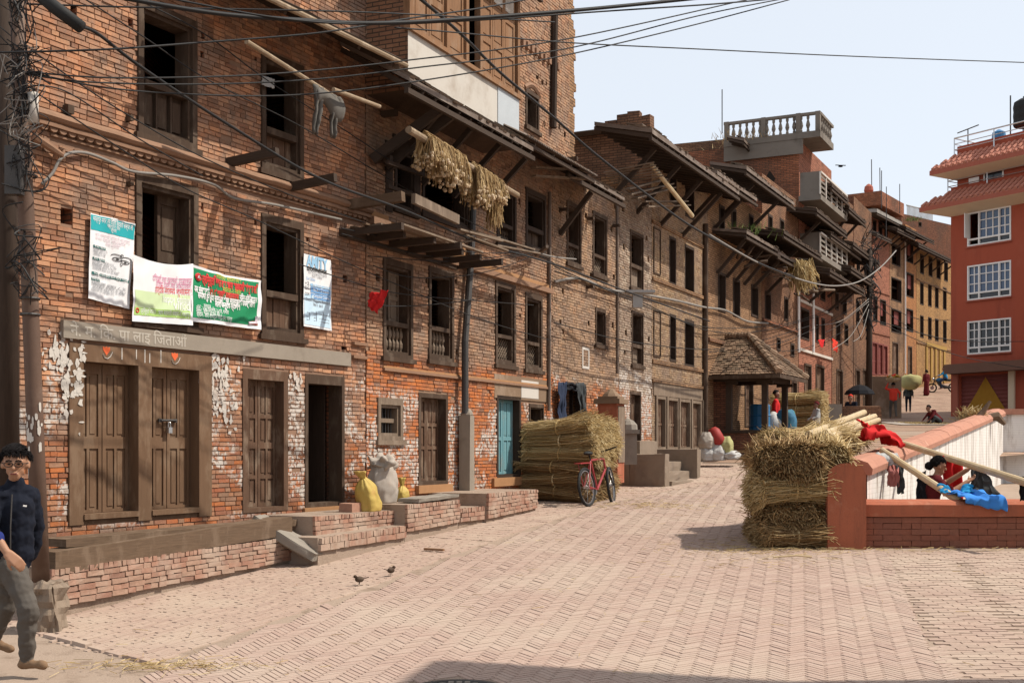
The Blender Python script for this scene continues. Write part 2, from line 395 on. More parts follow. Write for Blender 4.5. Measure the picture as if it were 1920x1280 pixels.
M['navy'] = cloth('cloth_navy', (.011, .013, .021)); M['blue_trim'] = cloth('cloth_blue_cuff', (.02, .03, .14))
M['trouser'] = cloth('cloth_grey_brown', (.095, .083, .072)); M['shoe'] = cloth('shoe_tan', (.20, .125, .075))
M['red'] = cloth('cloth_red', (.50, .022, .022)); M['scarlet'] = cloth('cloth_scarlet', (.60, .05, .03)); M['maroon'] = cloth('cloth_maroon', (.11, .016, .018))
M['blue'] = cloth('cloth_blue', (.05, .22, .62)); M['blue2'] = cloth('cloth_sky_blue', (.02, .22, .45)); M['darkgrey'] = cloth('cloth_dark_grey', (.055, .06, .062))
M['grey'] = cloth('cloth_grey', (.12, .11, .098)); M['palegrey'] = cloth('cloth_pale_grey', (.38, .38, .37)); M['blackcloth'] = cloth('cloth_black', (.015, .015, .018))
M['plaid'] = cloth('cloth_pinkish', (.42, .16, .14)); M['jeans'] = cloth('cloth_jeans', (.03, .04, .07)); M['olive'] = cloth('cloth_olive', (.36, .34, .16)); M['ochre'] = cloth('cloth_ochre', (.3, .17, .03))
M['sack'] = plain('sack_woven_grey', (.36, .315, .27), rough=.6, var=.12, sc=6, bump=.3, bsc=200, dirt=(.38, .31, .25)); M['sack_yellow'] = plain('sack_woven_yellow', (.44, .32, .085), rough=.55, var=.12, sc=6, bump=.3, bsc=200, dirt=(.55, .32, .12))
M['sack_white'] = plain('sack_woven_white', (.42, .41, .395), rough=.6, var=.1, sc=6, bump=.3, bsc=200); M['sack_red'] = plain('sack_red_print', (.30, .035, .03), rough=.6, var=.2, sc=6)
M['bike_red'] = plain('bicycle_red', (.30, .03, .035), rough=.35, var=.1, spec=.5, bump=0); M['chrome'] = plain('steel', (.5, .5, .5), rough=.3, var=.1, bump=0, metal=.9)
M['tank_blue'] = plain('tank_blue', (.03, .16, .34), rough=.45, var=.1, bump=0, spec=.4)
M['leaf'] = island_mat('leaf_green', [(.05, .09, .02), (.09, .13, .03), (.14, .17, .05)], amt=.3, bump=0)
t = NT('window_glass', .12, .6); M['glass'] = t.out((.05, .085, .16))
t = NT('glass_dark', .2, .5); M['glass_dark'] = t.out((.02, .022, .028))
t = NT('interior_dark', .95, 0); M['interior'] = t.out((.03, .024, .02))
# ------------------------------------------------------------------ ground and paving
def xw(y): return 4.2 + .4957 * (y - 15.5)             # centre line of the white compound wall
YC0, YC1 = 15.62, 34.6
def inside_z(y): return .56 + .16 * (y - YC0) / (YC1 - YC0)
t = NT('ground_dust', .95, .05)
g1 = t.noise(t.pos, .7, 5, .6); g2 = t.noise(t.pos, 9, 4, .7)
gc = t.mix(g1, (.29, .22, .172), (.385, .30, .237)); gc = t.mix(t.math('MULTIPLY', g2, .5), gc, (.27, .195, .145))
t.bump(t.noise(t.pos, 45, 4, .7), .5, .02); gc = t.mix(t.math('MULTIPLY', t.smooth(t.noise(t.pos, 3.2, 5, .7), .5, .7), .6), gc, (.17, .12, .085)); M['ground'] = t.out(gc)
ys = [-80, -20, 0] + [4 + .5 * i for i in range(23)] + [15.5, YC0, YC0 + 1e-4] + [16 + i * .75 for i in range(25)] + [YC1, YC1 + 1e-4, 35.5, 36] + list(range(38, 60, 2)) + [60, 65, 70, 74, 77, 81, 85, 92, 100, 120, 140, 300, 600]
ys = sorted(set(ys + [a for a, _ in PROF if a > 4]))
g = MB()
rows = []
for y in ys:
    xm = xw(min(max(y, YC0), YC1))
    inn = YC0 + 5e-5 < y < YC1 + 5e-5
    xs = [-300, -60, -20, -8, -4, -1, 2] if y < 40 else [-300, -60, -20, 0, 5, 9, 12]
    xs = [min(x, xm - .3) for x in xs]
    zl = prof(y); zr = inside_z(y) if inn else zl
    row = [(x, y, zl) for x in xs] + [(xm, y, zl), (xm + 1e-3, y, zr)] + [(xm + k, y, zr) for k in (1, 3, 6, 12, 40, 300)]
    rows.append(row)
for r in rows: g.v += r
nc = len(rows[0])
for j in range(len(rows) - 1):
    for i in range(nc - 1):
        a = j * nc + i; g.f.append((a, a + 1, a + nc + 1, a + nc)); g.m.append(0)
gob = bpy.data.objects.new('ground', g.mesh('ground', M['ground'])); COL.objects.link(gob); gob['kind'] = 'structure'; gob['label'] = 'dusty ground under the sloping street and the sunken court'

M['paver'] = island_mat('paving_brick', [(.385, .273, .222), (.415, .302, .245), (.39, .276, .226), (.43, .32, .262), (.37, .264, .218)], fine=24, amt=.4, bump=.3, pn=(.6, (.42, .33, .265), .85))
M['paver2'] = island_mat('paving_brick_sidewalk', [(.385, .275, .218), (.42, .31, .245), (.36, .255, .205), (.405, .30, .238)], fine=24, amt=.4, bump=.3, pn=(1.1, (.415, .325, .255), .8))
GUT = [ground_at(290, 1247), ground_at(720, 1095), ground_at(1000, 990), ground_at(1230, 925), ground_at(1410, 880), ground_at(1500, 853)]
GUT = [(q.x, q.y) for q in GUT]
GUT.append((GUT[-1][0] + .45 * 12, GUT[-1][1] + 12))
def gut_x(y):
    for (xa, ya), (xb, yb) in zip(GUT, GUT[1:]):
        if y <= yb or (xb, yb) == GUT[-1]: return xa + (xb - xa) * (y - ya) / (yb - ya)
FAC = []                                               # facade foot line, filled from the plan below
FACP = [(36, 11.80), (684, 16.85), (1222, 28.46), (1325, 32.4), (1500, 41.8)]
FACW = [((u - CX) / F * Z, Z) for u, Z in FACP]
def fac_x(y):
    for (xa, ya), (xb, yb) in zip(FACW, FACW[1:]):
        if y <= yb: return xa + (xb - xa) * (y - ya) / (yb - ya)
    return FACW[-1][0] + .5 * (y - FACW[-1][1])
EL0 = ground_at(70, 1188); EL1 = ground_at(292, 1246)   # broken edge of the raised pavement
RL0 = ground_at(1660, 1047); RL1 = ground_at(1800, 1280)
DK0 = ground_at(1800, 1055); DK1 = ground_at(1925, 1200)
def side(p, a, b): return (b.x - a.x) * (p[1] - a.y) - (b.y - a.y) * (p[0] - a.x)
def seg_d(p, a, b):
    a = Vector(a[:2]); b = Vector(b[:2]); p = Vector(p); t = max(0, min(1, (p - a).dot(b - a) / (b - a).length_squared)); return (p - a - (b - a) * t).length
MH = Vector((-.385, 8.72)); MHR = .335
street = MB(); walk = MB(); cand = []
def paver(mb, cx, cy, dx, dy, L, Wd, lift=0):
    hx, hy = L / 2 - .001 - rng.random() * .002, Wd / 2 - .0006 - rng.random() ** 3 * .0042
    px_, py_ = -dy, dx
    zt = rng.gauss(-.0055, .0016) + .002 * mnoise.noise(Vector((cx * .9, cy * .9, 0))) + lift; ins = .003; tw = rng.uniform(-.0015, .0015)
    v = []
    for k, z in ((1, .006 - .012), (.985, .013)):
        for sx, sy in ((-1, -1), (1, -1), (1, 1), (-1, 1)):
            ex = sx * (hx - (ins if z > 0 else 0)); ey = sy * (hy - (ins if z > 0 else 0))
            x = cx + dx * ex + px_ * ey; y = cy + dy * ex + py_ * ey
            v.append((x, y, prof(y) + z + (zt + tw * sx if z > 0 else 0)))
    mb.add(v, [(4, 5, 6, 7), (0, 1, 5, 4), (1, 2, 6, 5), (2, 3, 7, 6), (3, 0, 4, 7)])
def vis(x, y, z=None):
    if y < 3: return None
    z = prof(y) if z is None else z
    return CX + x / y * F, HY + (CZ - z) / y * F
PL, PW = .2, .05
va = math.atan(.235) ; vx, vy = math.sin(va), math.cos(va)
ca, sa = math.cos(math.pi / 4 - va), math.sin(math.pi / 4 - va)    # brick axes at 45 degrees to the rows
def h2w(a, b): return a * ca - b * sa, 9 + a * sa + b * ca
n_ = 4
def street_ok(x, y):
    if not (7.4 < y < 31.5): return False
    s = vis(x, y)
    if not s or s[0] < -60 or s[0] > 1990 or s[1] > 1330: return False
    if y > GUT[0][1] and x < gut_x(y) + .075 + .02 * mnoise.noise(Vector((y * 2, 0, 0))): return False
    if y <= GUT[0][1] and x < GUT[0][0] + (GUT[0][1] - y) * .12: return False
    if side((x, y), EL0, EL1) < 0 and x < EL1.x: return False
    if y < 15.42 and side((x, y), RL0, RL1) > 0: return False
    if y >= 15.2 and x > xw(y) - .2: return False
    if y >= 14.9 and x > 3.6 and y < 15.8: return y < 15.3
    if (Vector((x, y)) - MH).length < MHR + .05: return False
    return True
near = []
for j in range(-22, 23):
    for i in range(-340, 560):
        ox = i * PW + j * n_ * PW; oy = i * PW - j * n_ * PW
        for k in (0, 1):
            if k == 0: a, b, dx, dy = ox + PL / 2, oy + PW / 2, ca, sa
            else: a, b, dx, dy = ox + PL + PW / 2, oy + PW - PL / 2, -sa, ca
            x, y = h2w(a, b)
            if street_ok(x, y): near.append((y, x, dx, dy))
near.sort()
npav = 0
pmesh = []
for k in range(3):
    m = MB(); hx, hy = PL / 2 - .002, PW / 2 - .0015
    m.add([(sx * (hx - i_), sy * (hy - i_), z) for z, i_ in ((-.006, 0), (.013 + .001 * k, .004)) for sx, sy in ((-1, -1), (1, -1), (1, 1), (-1, 1))], [(4, 5, 6, 7), (0, 1, 5, 4), (1, 2, 6, 5), (2, 3, 7, 6), (3, 0, 4, 7)])
    pmesh.append(m.mesh('paving_brick', M['paver']))
for (y, x, dx, dy) in near:
    s = vis(x, y)
    if npav < 300 and y > 8.35 and 60 < s[0] < 1880 and s[1] < 1276:
        o = bpy.data.objects.new('paving_brick', pmesh[npav % 3]); COL.objects.link(o); o.parent = gob
        sl_ = (prof(y + .1) - prof(y - .1)) / .2
        o.location = (x, y, prof(y) + rng.uniform(-.007, -.004)); o.rotation_euler = Matrix(((1, 0, 0), (0, 1, 0), (0, sl_, 1))).to_euler()
        o.rotation_euler = (math.atan(sl_), 0, 0); o.rotation_mode = 'XYZ'
        o.matrix_local = Matrix.Translation(o.location) @ Matrix.Rotation(math.atan(sl_), 4, 'X') @ Matrix.Rotation(math.atan2(dy, dx), 4, 'Z')
        npav += 1
    else: paver(street, x, y, dx, dy, PL, PW)
street.build('paving_bricks', M['paver'], gob, kind='stuff')
# pavement along the houses: running bond rows parallel to the street
for (xa, ya), (xb, yb) in zip(FACW[:4], FACW[1:]):
    d = Vector((xb - xa, yb - ya)); Ls = d.length; d.normalize(); nn = Vector((d.y, -d.x))
    for r_ in range(3, 60):
        off = r_ * PW; s_ = -1.2 - rng.random() * .2 if ya < 12 else -.3
        while s_ < Ls + .05:
            x = xa + d.x * s_ + nn.x * off; y = ya + d.y * s_ + nn.y * off
            ok = y > GUT[0][1] - .3 and x < gut_x(y) - .06 and y < 31 and (s_ > 0 or ya < 12) and x > fac_x(y) + .2
            if ok and side((x, y), EL0, EL1) > .0: paver(walk, x, y, d.x, d.y, .22, PW, rng.uniform(0, .003))
            s_ += .222
# right-hand strip by the compound: straight courses
for r_ in range(0, 130):
    y = 15.1 - r_ * .068
    x = 2.6 + (r_ % 2) * .12
    while x < 9:
        s = vis(x, y)
        if s and s[0] < 2000 and s[1] < 1330 and side((x, y), RL0, RL1) > .02 and seg_d((x, y), DK0, DK1) > .05: paver(walk, x, y, 1, 0, .23, .068, rng.uniform(0, .004))
        x += .232
# kerb row of bricks along the gutter
for (xa, ya), (xb, yb) in []:
    d = Vector((xb - xa, yb - ya)); Ls = d.length; d.normalize(); s_ = .1
    while s_ < Ls: paver(walk, xa + d.x * s_, ya + d.y * s_, d.x, d.y, .215, .05, .012 + rng.uniform(-.006, .004)); s_ += .222
# broken front edge of the pavement
d = Vector((EL1.x - EL0.x, EL1.y - EL0.y)); Ls = d.length; d.normalize(); s_ = 0
while s_ < Ls:
    paver(walk, EL0.x + d.x * s_, EL0.y + d.y * s_, d.x, d.y, .21, .07, .02 + rng.uniform(-.01, .008)); s_ += rng.uniform(.215, .26)
walk.build('pavement_bricks', M['paver2'], gob, kind='stuff')
# far street: a sheet with the same bricks too small to tell apart
M['far_paving'] = brick_tex('far_paving', (.42, .30, .235), (.37, .26, .2), (.3, .22, .17), stain=(.36, .27, .2), bw=.26, bh=.07)
m = MB(); yy = [31.4, 33, 34.6, 36, 38, 40, 43, 46, 50, 54, 57, 61, 66, 70, 74, 77, 81, 85, 92, 100]
L_ = [(fac_x(min(y, 48)) + .2 + (max(0, y - 48) * .34), y, prof(y) + .006) for y in yy]; R_ = [((xw(y) - .15) if y < 34.6 else xw(34.6) + 2 + (y - 34.6) * .33, y, prof(y) + .006) for y in yy]
m.v = L_ + R_; k = len(yy)
for i in range(k - 1): m.f.append((i, k + i, k + i + 1, i + 1)); m.m.append(0)
o = m.build('far_street', M['far_paving'], gob)
# manhole cover
m = MB(); zc = prof(MH.y)
m.lathe([(MHR, .0), (MHR, .02), (MHR - .05, .022), (MHR - .055, .012), (0, .012)], (0, 0, 0), 40)
mo = m.build('manhole_cover', M['metal_dark'], None, tag=('round iron manhole cover with a raised chequer grid set in the brick paving', 'manhole'))
mo.location = (MH.x, MH.y, zc + .002)
m = MB()
for i in range(-4, 5):
    for j in range(-4, 5):
        if math.hypot(i, j) * .06 < .25: m.box(i * .06 - .02, i * .06 + .02, j * .06 - .02, j * .06 + .02, .012, .02)
m.build('grid_relief', M['stone'], mo)
# ------------------------------------------------------------------ house builder
M['eave_tile'] = island_mat('eave_tile', [(.09, .065, .048), (.14, .10, .072), (.19, .135, .095), (.12, .09, .065)], fine=20, amt=.5)
def sub_intervals(a, b, cuts):
    out = [(a, b)]
    for c0, c1 in cuts:
        nx = []
        for x0, x1 in out:
            if c1 <= x0 or c0 >= x1: nx.append((x0, x1)); continue
            if c0 > x0: nx.append((x0, c0))
            if c1 < x1: nx.append((c1, x1))
        out = nx
    return [(x0, x1) for x0, x1 in out if x1 - x0 > .03]
BR = {}
def lay_bricks(root, W_, zlo, ztop, holes, mat, n_obj=300, rough=.006, ch=.0535, bl=.188, tmax=None, tmin=0, relief=None, missing=.004):
    """courses of bricks on the front of a wall; the nearest ones as parts, the rest as one part"""
    mb = MB(); cand = []
    T = W_.L if tmax is None else tmax; k = 0; z = zlo
    while z < ztop - .03:
        cuts = [(h[0], h[1]) for h in holes if h[2] < z + ch * .75 and h[3] > z + ch * .25]
        x = tmin - (k % 2) * bl * .5 - rng.random() * .03
        while x < T:
            l = bl if rng.random() < .68 else bl * .5
            l *= rng.uniform(.96, 1.04)
            a, b = max(tmin, x), min(T, x + l - .008)
            x += l
            if b - a < .03 or rng.random() < missing: continue
            for a1, b1 in sub_intervals(a, b, cuts):
                pr = .008 + rng.uniform(0, rough) + (relief(a1, z) if relief else 0)
                dz = rng.uniform(-.003, .003)
                c = (a1, b1, z + dz, z + ch - .009 + dz, pr)
                if abs((b1 - a1) - bl) < .02: cand.append((a1, c))
                else: cand.append((1e9, c))
        z += ch; k += 1
    cand.sort(key=lambda q: q[0])
    done = 0
    key = (mat.name, round(bl, 3), ch)
    if key not in BR:
        BR[key] = []
        for q in range(4):
            m = MB(); h = ch - .009; l = bl - .012 + q * .003; j = .0025
            vv = [(-.01, 0, 0), (.012 + .002 * q, .002, .001), (.012 + .001 * q, l, .002), (-.01, l, 0), (-.01, 0, h), (.011 + .002 * q, .001, h - .002), (.013 - .001 * q, l - .002, h), (-.01, l, h)]
            m.add(vv, [(0, 3, 2, 1), (4, 5, 6, 7), (0, 1, 5, 4), (1, 2, 6, 5), (2, 3, 7, 6)]); BR[key].append(m.mesh('brick', mat))
    for s_, (a, b, z0, z1, pr) in cand:
        if done < n_obj and s_ < 1e8:
            wp = W_.world(0, a, z0); s = vis(wp.x, wp.y, wp.z)
            if s and 2 < s[0] < 1915 and 4 < s[1] < 1270:
                o = bpy.data.objects.new('brick', BR[key][done % 4]); COL.objects.link(o); o.parent = root; o.location = (pr - .012, a, z0); done += 1; continue
        x1 = pr; j = .0025
        v = [(-.01, a, z0), (x1 + rng.uniform(-j, j), a + rng.uniform(0, j), z0 + rng.uniform(0, j)), (x1 + rng.uniform(-j, j), b - rng.uniform(0, j), z0 + rng.uniform(0, j)), (-.01, b, z0),
             (-.01, a, z1), (x1 + rng.uniform(-j, j), a + rng.uniform(0, j), z1 - rng.uniform(0, j)), (x1 + rng.uniform(-j, j), b - rng.uniform(0, j), z1 - rng.uniform(0, j)), (-.01, b, z1)]
        mb.add(v, [(0, 3, 2, 1), (4, 5, 6, 7), (0, 1, 5, 4), (1, 2, 6, 5), (2, 3, 7, 6)])
    if mb.f: mb.build('bricks', mat, root, kind='stuff')

def wall_shell(root, W_, ztop, depth, holes, mats, zlo=-.6, th=.28, tmax=None, roof=True, voids=()):
    """front wall with openings and reveals, the two ends, the back and the top of a house; mats = front, sides"""
    T = W_.L if tmax is None else tmax
    mb = MB(); hs = list(holes) + list(voids)
    ts = sorted(set([0, T] + [max(0, min(T, v)) for h in hs for v in h[:2]])); zs = sorted(set([zlo, ztop] + [max(zlo, min(ztop, v)) for h in hs for v in h[2:4]]))
    def solid(i, j):
        if i < 0 or j < 0 or i >= len(ts) - 1 or j >= len(zs) - 1: return None
        tc = (ts[i] + ts[i + 1]) / 2; zc = (zs[j] + zs[j + 1]) / 2
        return not any(h[0] < tc < h[1] and h[2] < zc < h[3] for h in hs)
    for j in range(len(zs) - 1):
        for i in range(len(ts) - 1):
            if not solid(i, j): continue
            a, b, c, d = ts[i], ts[i + 1], zs[j], zs[j + 1]
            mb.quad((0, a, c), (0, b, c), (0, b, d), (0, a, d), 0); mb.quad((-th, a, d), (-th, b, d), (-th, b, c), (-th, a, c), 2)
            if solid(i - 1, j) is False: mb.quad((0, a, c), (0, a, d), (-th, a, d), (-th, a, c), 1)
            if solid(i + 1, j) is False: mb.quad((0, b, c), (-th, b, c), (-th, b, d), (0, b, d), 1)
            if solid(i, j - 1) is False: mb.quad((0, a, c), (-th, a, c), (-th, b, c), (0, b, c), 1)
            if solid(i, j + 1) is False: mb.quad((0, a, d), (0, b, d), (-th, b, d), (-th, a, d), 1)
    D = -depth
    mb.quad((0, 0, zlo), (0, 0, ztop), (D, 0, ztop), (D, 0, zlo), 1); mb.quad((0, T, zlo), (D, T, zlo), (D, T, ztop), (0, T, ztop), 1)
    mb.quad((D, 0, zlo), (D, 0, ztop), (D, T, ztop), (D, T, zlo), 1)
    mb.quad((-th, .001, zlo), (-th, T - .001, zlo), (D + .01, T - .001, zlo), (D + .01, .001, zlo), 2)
    if roof: mb.quad((0, 0, ztop), (0, T, ztop), (D, T, ztop), (D, 0, ztop), 1)
    return mb.build('wall', [mats[0], mats[1], M['interior']], root)

def floors(root, W_, zs, depth, tmax=None):
    for z in zs:
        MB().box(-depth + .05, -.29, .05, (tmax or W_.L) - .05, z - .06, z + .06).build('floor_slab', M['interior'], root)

def frame(mb, t0, t1, z0, z1, w_, p0, p1, wt=None, wb=None):
    wt = wt or w_; wb = wb or w_
    mb.box(p0, p1, t0, t0 + w_, z0 + wb, z1 - wt); mb.box(p0, p1, t1 - w_, t1, z0 + wb, z1 - wt)
    mb.box(p0, p1, t0, t1, z1 - wt, z1); mb.box(p0, p1, t0, t1, z0, z0 + wb)

def panel_leaf(root, t0, t1, z0, z1, p, mat, rows=((.05, .40), (.46, .95)), cols=2, name='door_leaf'):
    mb = MB(); mb.box(p - .03, p, t0, t1, z0, z1)
    h = z1 - z0; w_ = t1 - t0; st = w_ * .13
    zz = [0] + [x for r in rows for x in r] + [1]
    mb.box(p, p + .018, t0 + .003, t0 + st, z0, z1); mb.box(p, p + .018, t1 - st, t1 - .003, z0, z1)
    for a, b in zip(zz[0::2], zz[1::2]): mb.box(p, p + .017, t0 + st, t1 - st, z0 + a * h, z0 + b * h)
    iw = w_ - 2 * st; cw = iw / cols
    for a, b in rows:
        for c in range(cols):
            x0 = t0 + st + c * cw
            if c: mb.box(p, p + .016, x0 - .018, x0 + .018, z0 + a * h, z0 + b * h)
            q = MB.box
            mb.box(p, p + .009, x0 + .032, x0 + cw - .032, z0 + a * h + .03, z0 + b * h - .03)
    return mb.build(name, mat, root)

def door(root, W_, uL, uR, yT, yB, fm, lm, rows=((.05, .40), (.46, .95)), rec=.13, fw=.07, leaves=2, open_=False, ft=None, cols=2, sill=True, label=None):
    t0, t1, z0, z1 = W_.rect(uL, uR, yT, yB); ft = ft or fw
    mb = MB(); frame(mb, t0 + .002, t1 - .002, z0 + .002, z1 - .002, fw, -.2, .022, ft, .055)
    d = mb.build('door', fm, root, label=label)
    a, b, c, e = t0 + fw, t1 - fw, z0 + .06, z1 - ft - .003
    if open_:                                          # leaf swung inwards into the dark room
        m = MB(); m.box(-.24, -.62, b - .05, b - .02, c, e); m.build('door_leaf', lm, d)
    else:
        w_ = (b - a) / leaves
        for k in range(leaves): panel_leaf(d, a + k * w_ + .002, a + (k + 1) * w_ - .002, c, e, -rec, lm, rows, cols)
    return d, (t0, t1, z0, z1)

def window(root, W_, uL, uR, yT, yB, kind='plain', fm=None, lower=.36, fw=.06, pm=None, proud=.03, rec=.16, shutter=0, label=None, nb=6):
    fm = fm or M['wood']; pm = pm or fm
    t0, t1, z0, z1 = W_.rect(uL, uR, yT, yB)
    mb = MB(); frame(mb, t0 + .002, t1 - .002, z0 + .002, z1 - .002, fw, -.2, proud, fw * 1.3, fw * 1.2)
    if kind != 'small':
        frame(mb, t0 + fw, t1 - fw, z0 + fw * 1.2, z1 - fw * 1.3, fw * .6, -.2, proud - .035)
        mb.box(0, proud + .03, t0 - .05, t1 + .05, z0 - .035, z0 + .03)
    w_ = mb.build('window', fm, root, label=label)
    a, b, c, e = t0 + fw * 1.6, t1 - fw * 1.6, z0 + fw * 1.8, z1 - fw * 1.9
    h = e - c; zr = c + h * lower
    if kind in ('panel', 'rail'):
        m = MB(); m.box(-.15, proud - .02, a, b, zr - .045, zr + .02); m.build('rail', fm, w_)
        if kind == 'panel':
            for k in range(3):
                x0 = a + (b - a) * k / 3; x1 = a + (b - a) * (k + 1) / 3
                m = MB(); m.box(-.14, -.10, x0 + .004, x1 - .004, c, zr - .047); m.box(-.10, -.075, x0 + .05, x1 - .05, c + .05, zr - .1)
                m.box(-.10, -.06, x0 + .004, x0 + .03, c, zr - .047); m.build('panel', pm, w_)
        else:
            for k in range(nb):
                x = a + (b - a) * (k + .5) / nb; r = (b - a) / nb * .36; hh = zr - .047 - c
                m = MB(); m.lathe([(r * .6, 0), (r * .6, hh * .08), (r, hh * .2), (r * 1.05, hh * .35), (r * .45, hh * .5), (r * 1.05, hh * .65), (r, hh * .8), (r * .6, hh * .92), (r * .6, hh)], (-.1, x, c), 6)
                m.build('baluster', pm, w_)
    elif kind == 'boards':
        m = MB(); m.box(-.15, proud - .02, a - .01, b + .02, zr - .045, zr + .035); m.build('rail', fm, w_)
        for k in range(5):
            x0 = a + (b - a) * k / 5; m = MB(); m.box(-.14, -.1 + rng.uniform(0, .012), x0 + .004, a + (b - a) * (k + 1) / 5 - .004, c, zr - .047); m.build('board', pm, w_)
    elif kind == 'bars':
        zm = (c + e) / 2
        m = MB(); m.box(-.12, -.05, a, b, zm - .03, zm + .03); m.build('rail', fm, w_)
        for k in range(6):
            x = a + (b - a) * (k + .5) / 6; m = MB(); m.tube([(-.09, x, c - .02), (-.09, x, e + .02)], .009, 6); m.build('bar', M['metal_dark'], w_)
    elif kind == 'lattice':
        m = MB(); m.box(-.15, proud - .02, a, b, zr - .04, zr + .02); m.build('rail', fm, w_)
        m = MB(); k = 7; hh = zr - .04 - c
        for i in range(-k, k * 2):
            x = a + (b - a) * i / k
            for sg in (1, -1):
                p0 = [x, c]; p1 = [x + sg * hh, c + hh]
                if p0[0] > p1[0]: p0, p1 = p1, p0
                if p1[0] <= a or p0[0] >= b: continue
                def cl(q, lim):
                    f = (lim - p0[0]) / (p1[0] - p0[0]); return [lim, p0[1] + f * (p1[1] - p0[1])]
                q0 = cl(p0, a) if p0[0] < a else p0; q1 = cl(p1, b) if p1[0] > b else p1
                m.beam((-.1 + .008 * sg, q0[0], q0[1]), (-.1 + .008 * sg, q1[0], q1[1]), .015, .015, up=(1, 0, 0))
        m.build('lattice', pm, w_)
    if shutter:
        sw = (b - a) * .48
        if shutter in (1, 3):                          # leaf standing in the right half
            panel_leaf(w_, b - sw, b, (zr + .02) if kind not in ('plain',) else c, e, -.17, pm, ((.06, .45), (.53, .93)), 1, 'shutter')
        if shutter in (2, 3):
            panel_leaf(w_, a, a + sw * .5, (zr + .02) if kind not in ('plain',) else c, e, -.19, pm, ((.05, .95),), 1, 'shutter')
    return w_, (t0, t1, z0, z1)

def canopy(root, W_, uL, yL, uR, p, rise, mat, t_ext=(0, 0), rafters=True, struts=2, thick=.05, sdrop=.9, name='eave', tiles=None, wallp=0, smat=None, t01=None, z=None):
    """skirt roof: eave line through pixel (uL,yL)..uR at distance p from the wall, struts down to the wall"""
    smat = smat or M['wood_dk_h']
    if t01: t0, t1 = t01; z0 = z
    else: t0, z0 = W_.px(uL, yL, p); t1 = W_.su(uR, p)
    t0 -= t_ext[0]; t1 += t_ext[1]
    n = max(2, int((t1 - t0) / .4))
    mb = MB()
    def top(u, v):
        wv = .015 * math.sin(u * 23) + .02 * math.sin(u * 7 + 1)
        return (wallp + (p - wallp) * v, t0 + (t1 - t0) * u, z0 + rise * (1 - v) + wv * v)
    mb.grid(top, n, 3, 0)
    o = len(mb.v)
    mb.grid(lambda u, v: (top(u, v)[0], top(u, v)[1], top(u, v)[2] - thick), n, 3, 1)
    mb.quad(top(0, 1), top(1, 1), (p, t1, z0 - thick), (p, t0, z0 - thick), 0)
    for u in (0, 1):
        a, b = top(u, 0), top(u, 1); mb.quad(a, b, (b[0], b[1], b[2] - thick), (a[0], a[1], a[2] - thick), 0)
    e = mb.build(name, [mat, M['wood_dk_h']], root)
    if rafters:
        k = max(3, int((t1 - t0) / .35))
        for i in range(k + 1):
            x = t0 + .05 + (t1 - t0 - .1) * i / k
            m = MB(); m.beam((wallp, x, z0 + rise - thick - .045), (p - .03, x, z0 - thick - .045), .05, .07); m.build('rafter', smat, e)
    m = MB(); m.beam((p - .02, t0 - .05, z0 - thick - .11), (p - .02, t1 + .05, z0 - thick - .11), .06, .07); m.build('eave_beam', smat, e)
    for i in range(struts):
        x = t0 + (t1 - t0) * ((i + .5) / struts if struts > 1 else .5)
        m = MB(); m.beam((0.02, x, z0 - sdrop), (p * .82, x, z0 - thick - .1), .07, .09); m.build('strut', smat, e)
    # ragged clay tiles along the eave
    m = MB(); rt_ = random.Random(int(t1 * 991) + len(name))
    for row in range(2):
        x = t0
        while x < t1:
            w2 = rt_.uniform(.09, .17)
            if rt_.random() > .12:
                v = .97 - row * .16 + rt_.uniform(-.02, .06); a = Vector(top((x - t0) / (t1 - t0), v)); c_ = Vector(top((x - t0) / (t1 - t0), v - .28)); lift = .012 + .02 * row + rt_.uniform(0, .015)
                m.beam(a + Vector((0, w2 / 2, lift)), c_ + Vector((0, w2 / 2, lift + .012)), w2 * .93, .028)
            x += w2
    m.build('eave_tiles', M['eave_tile'], e, kind='stuff')
    if tiles:
        k = int((t1 - t0) / .16); m = MB()
        for i in range(k):
            x = t0 + .08 + i * .16
            m.tube([top((x - t0) / (t1 - t0), 0), top((x - t0) / (t1 - t0), 1.03)], .035, 6)
        m.build('roof_ridges', tiles, e)
    return e, (t0, t1, z0)
# ------------------------------------------------------------------ the near brick house
W1 = Wall(36, 25545 / 2164, 684, 25545 / 1516, .1)
h1 = W1.root('brick_house', ('four-storey red brick house with hung banners and brown double shop doors', 'house'))
holes1 = []
def hole(W_, lst, uL, uR, yT, yB): r = W_.rect(uL, uR, yT, yB); lst.append(r); return r
win1 = [(256, 367, -6, 254, 'panel', 2), (488, 567, 91, 320, 'boards', 0), (252, 369, 322, 606, 'plain', 1), (488, 567, 398, 630, 'boards', 0)]
for a in win1: hole(W1, holes1, *a[:4])
win1top = [(256, 367, -420, -150), (488, 567, -330, -80)]
d1 = W1.rect(126, 394, 642, 985); holes1.append(d1)
for a in [(453, 538, 690, 962), (570, 644, 700, 952)]: hole(W1, holes1, *a)
lint = W1.rect(112, 652, 600, 633)
corn = W1.rect(92, 700, 214, 262)
put = [(112, 135, 388, 418), (239, 248, 34, 48), (116, 129, 196, 214), (234, 241, 215, 228), (376, 383, 60, 72), (375, 382, 95, 108), (476, 481, 104, 113), (376, 380, 380, 392), (235, 243, 340, 349), (642, 650, 515, 529), (574, 579, 443, 452), (475, 480, 411, 421), (640, 649, 648, 655), (131, 143, 8, 32)]
puts = [W1.rect(*q) for q in put]
voids = [(q[0], q[1], q[2], q[3]) for q in puts]
ZT1 = 9.0
wall_shell(h1, W1, ZT1, 6, holes1 + voids, [M['mortar1'], M['bt_red']])
floors(h1, W1, [W1.px(112, 615)[1], W1.px(92, 240)[1], W1.px(92, 240)[1] + 2.3], 6)
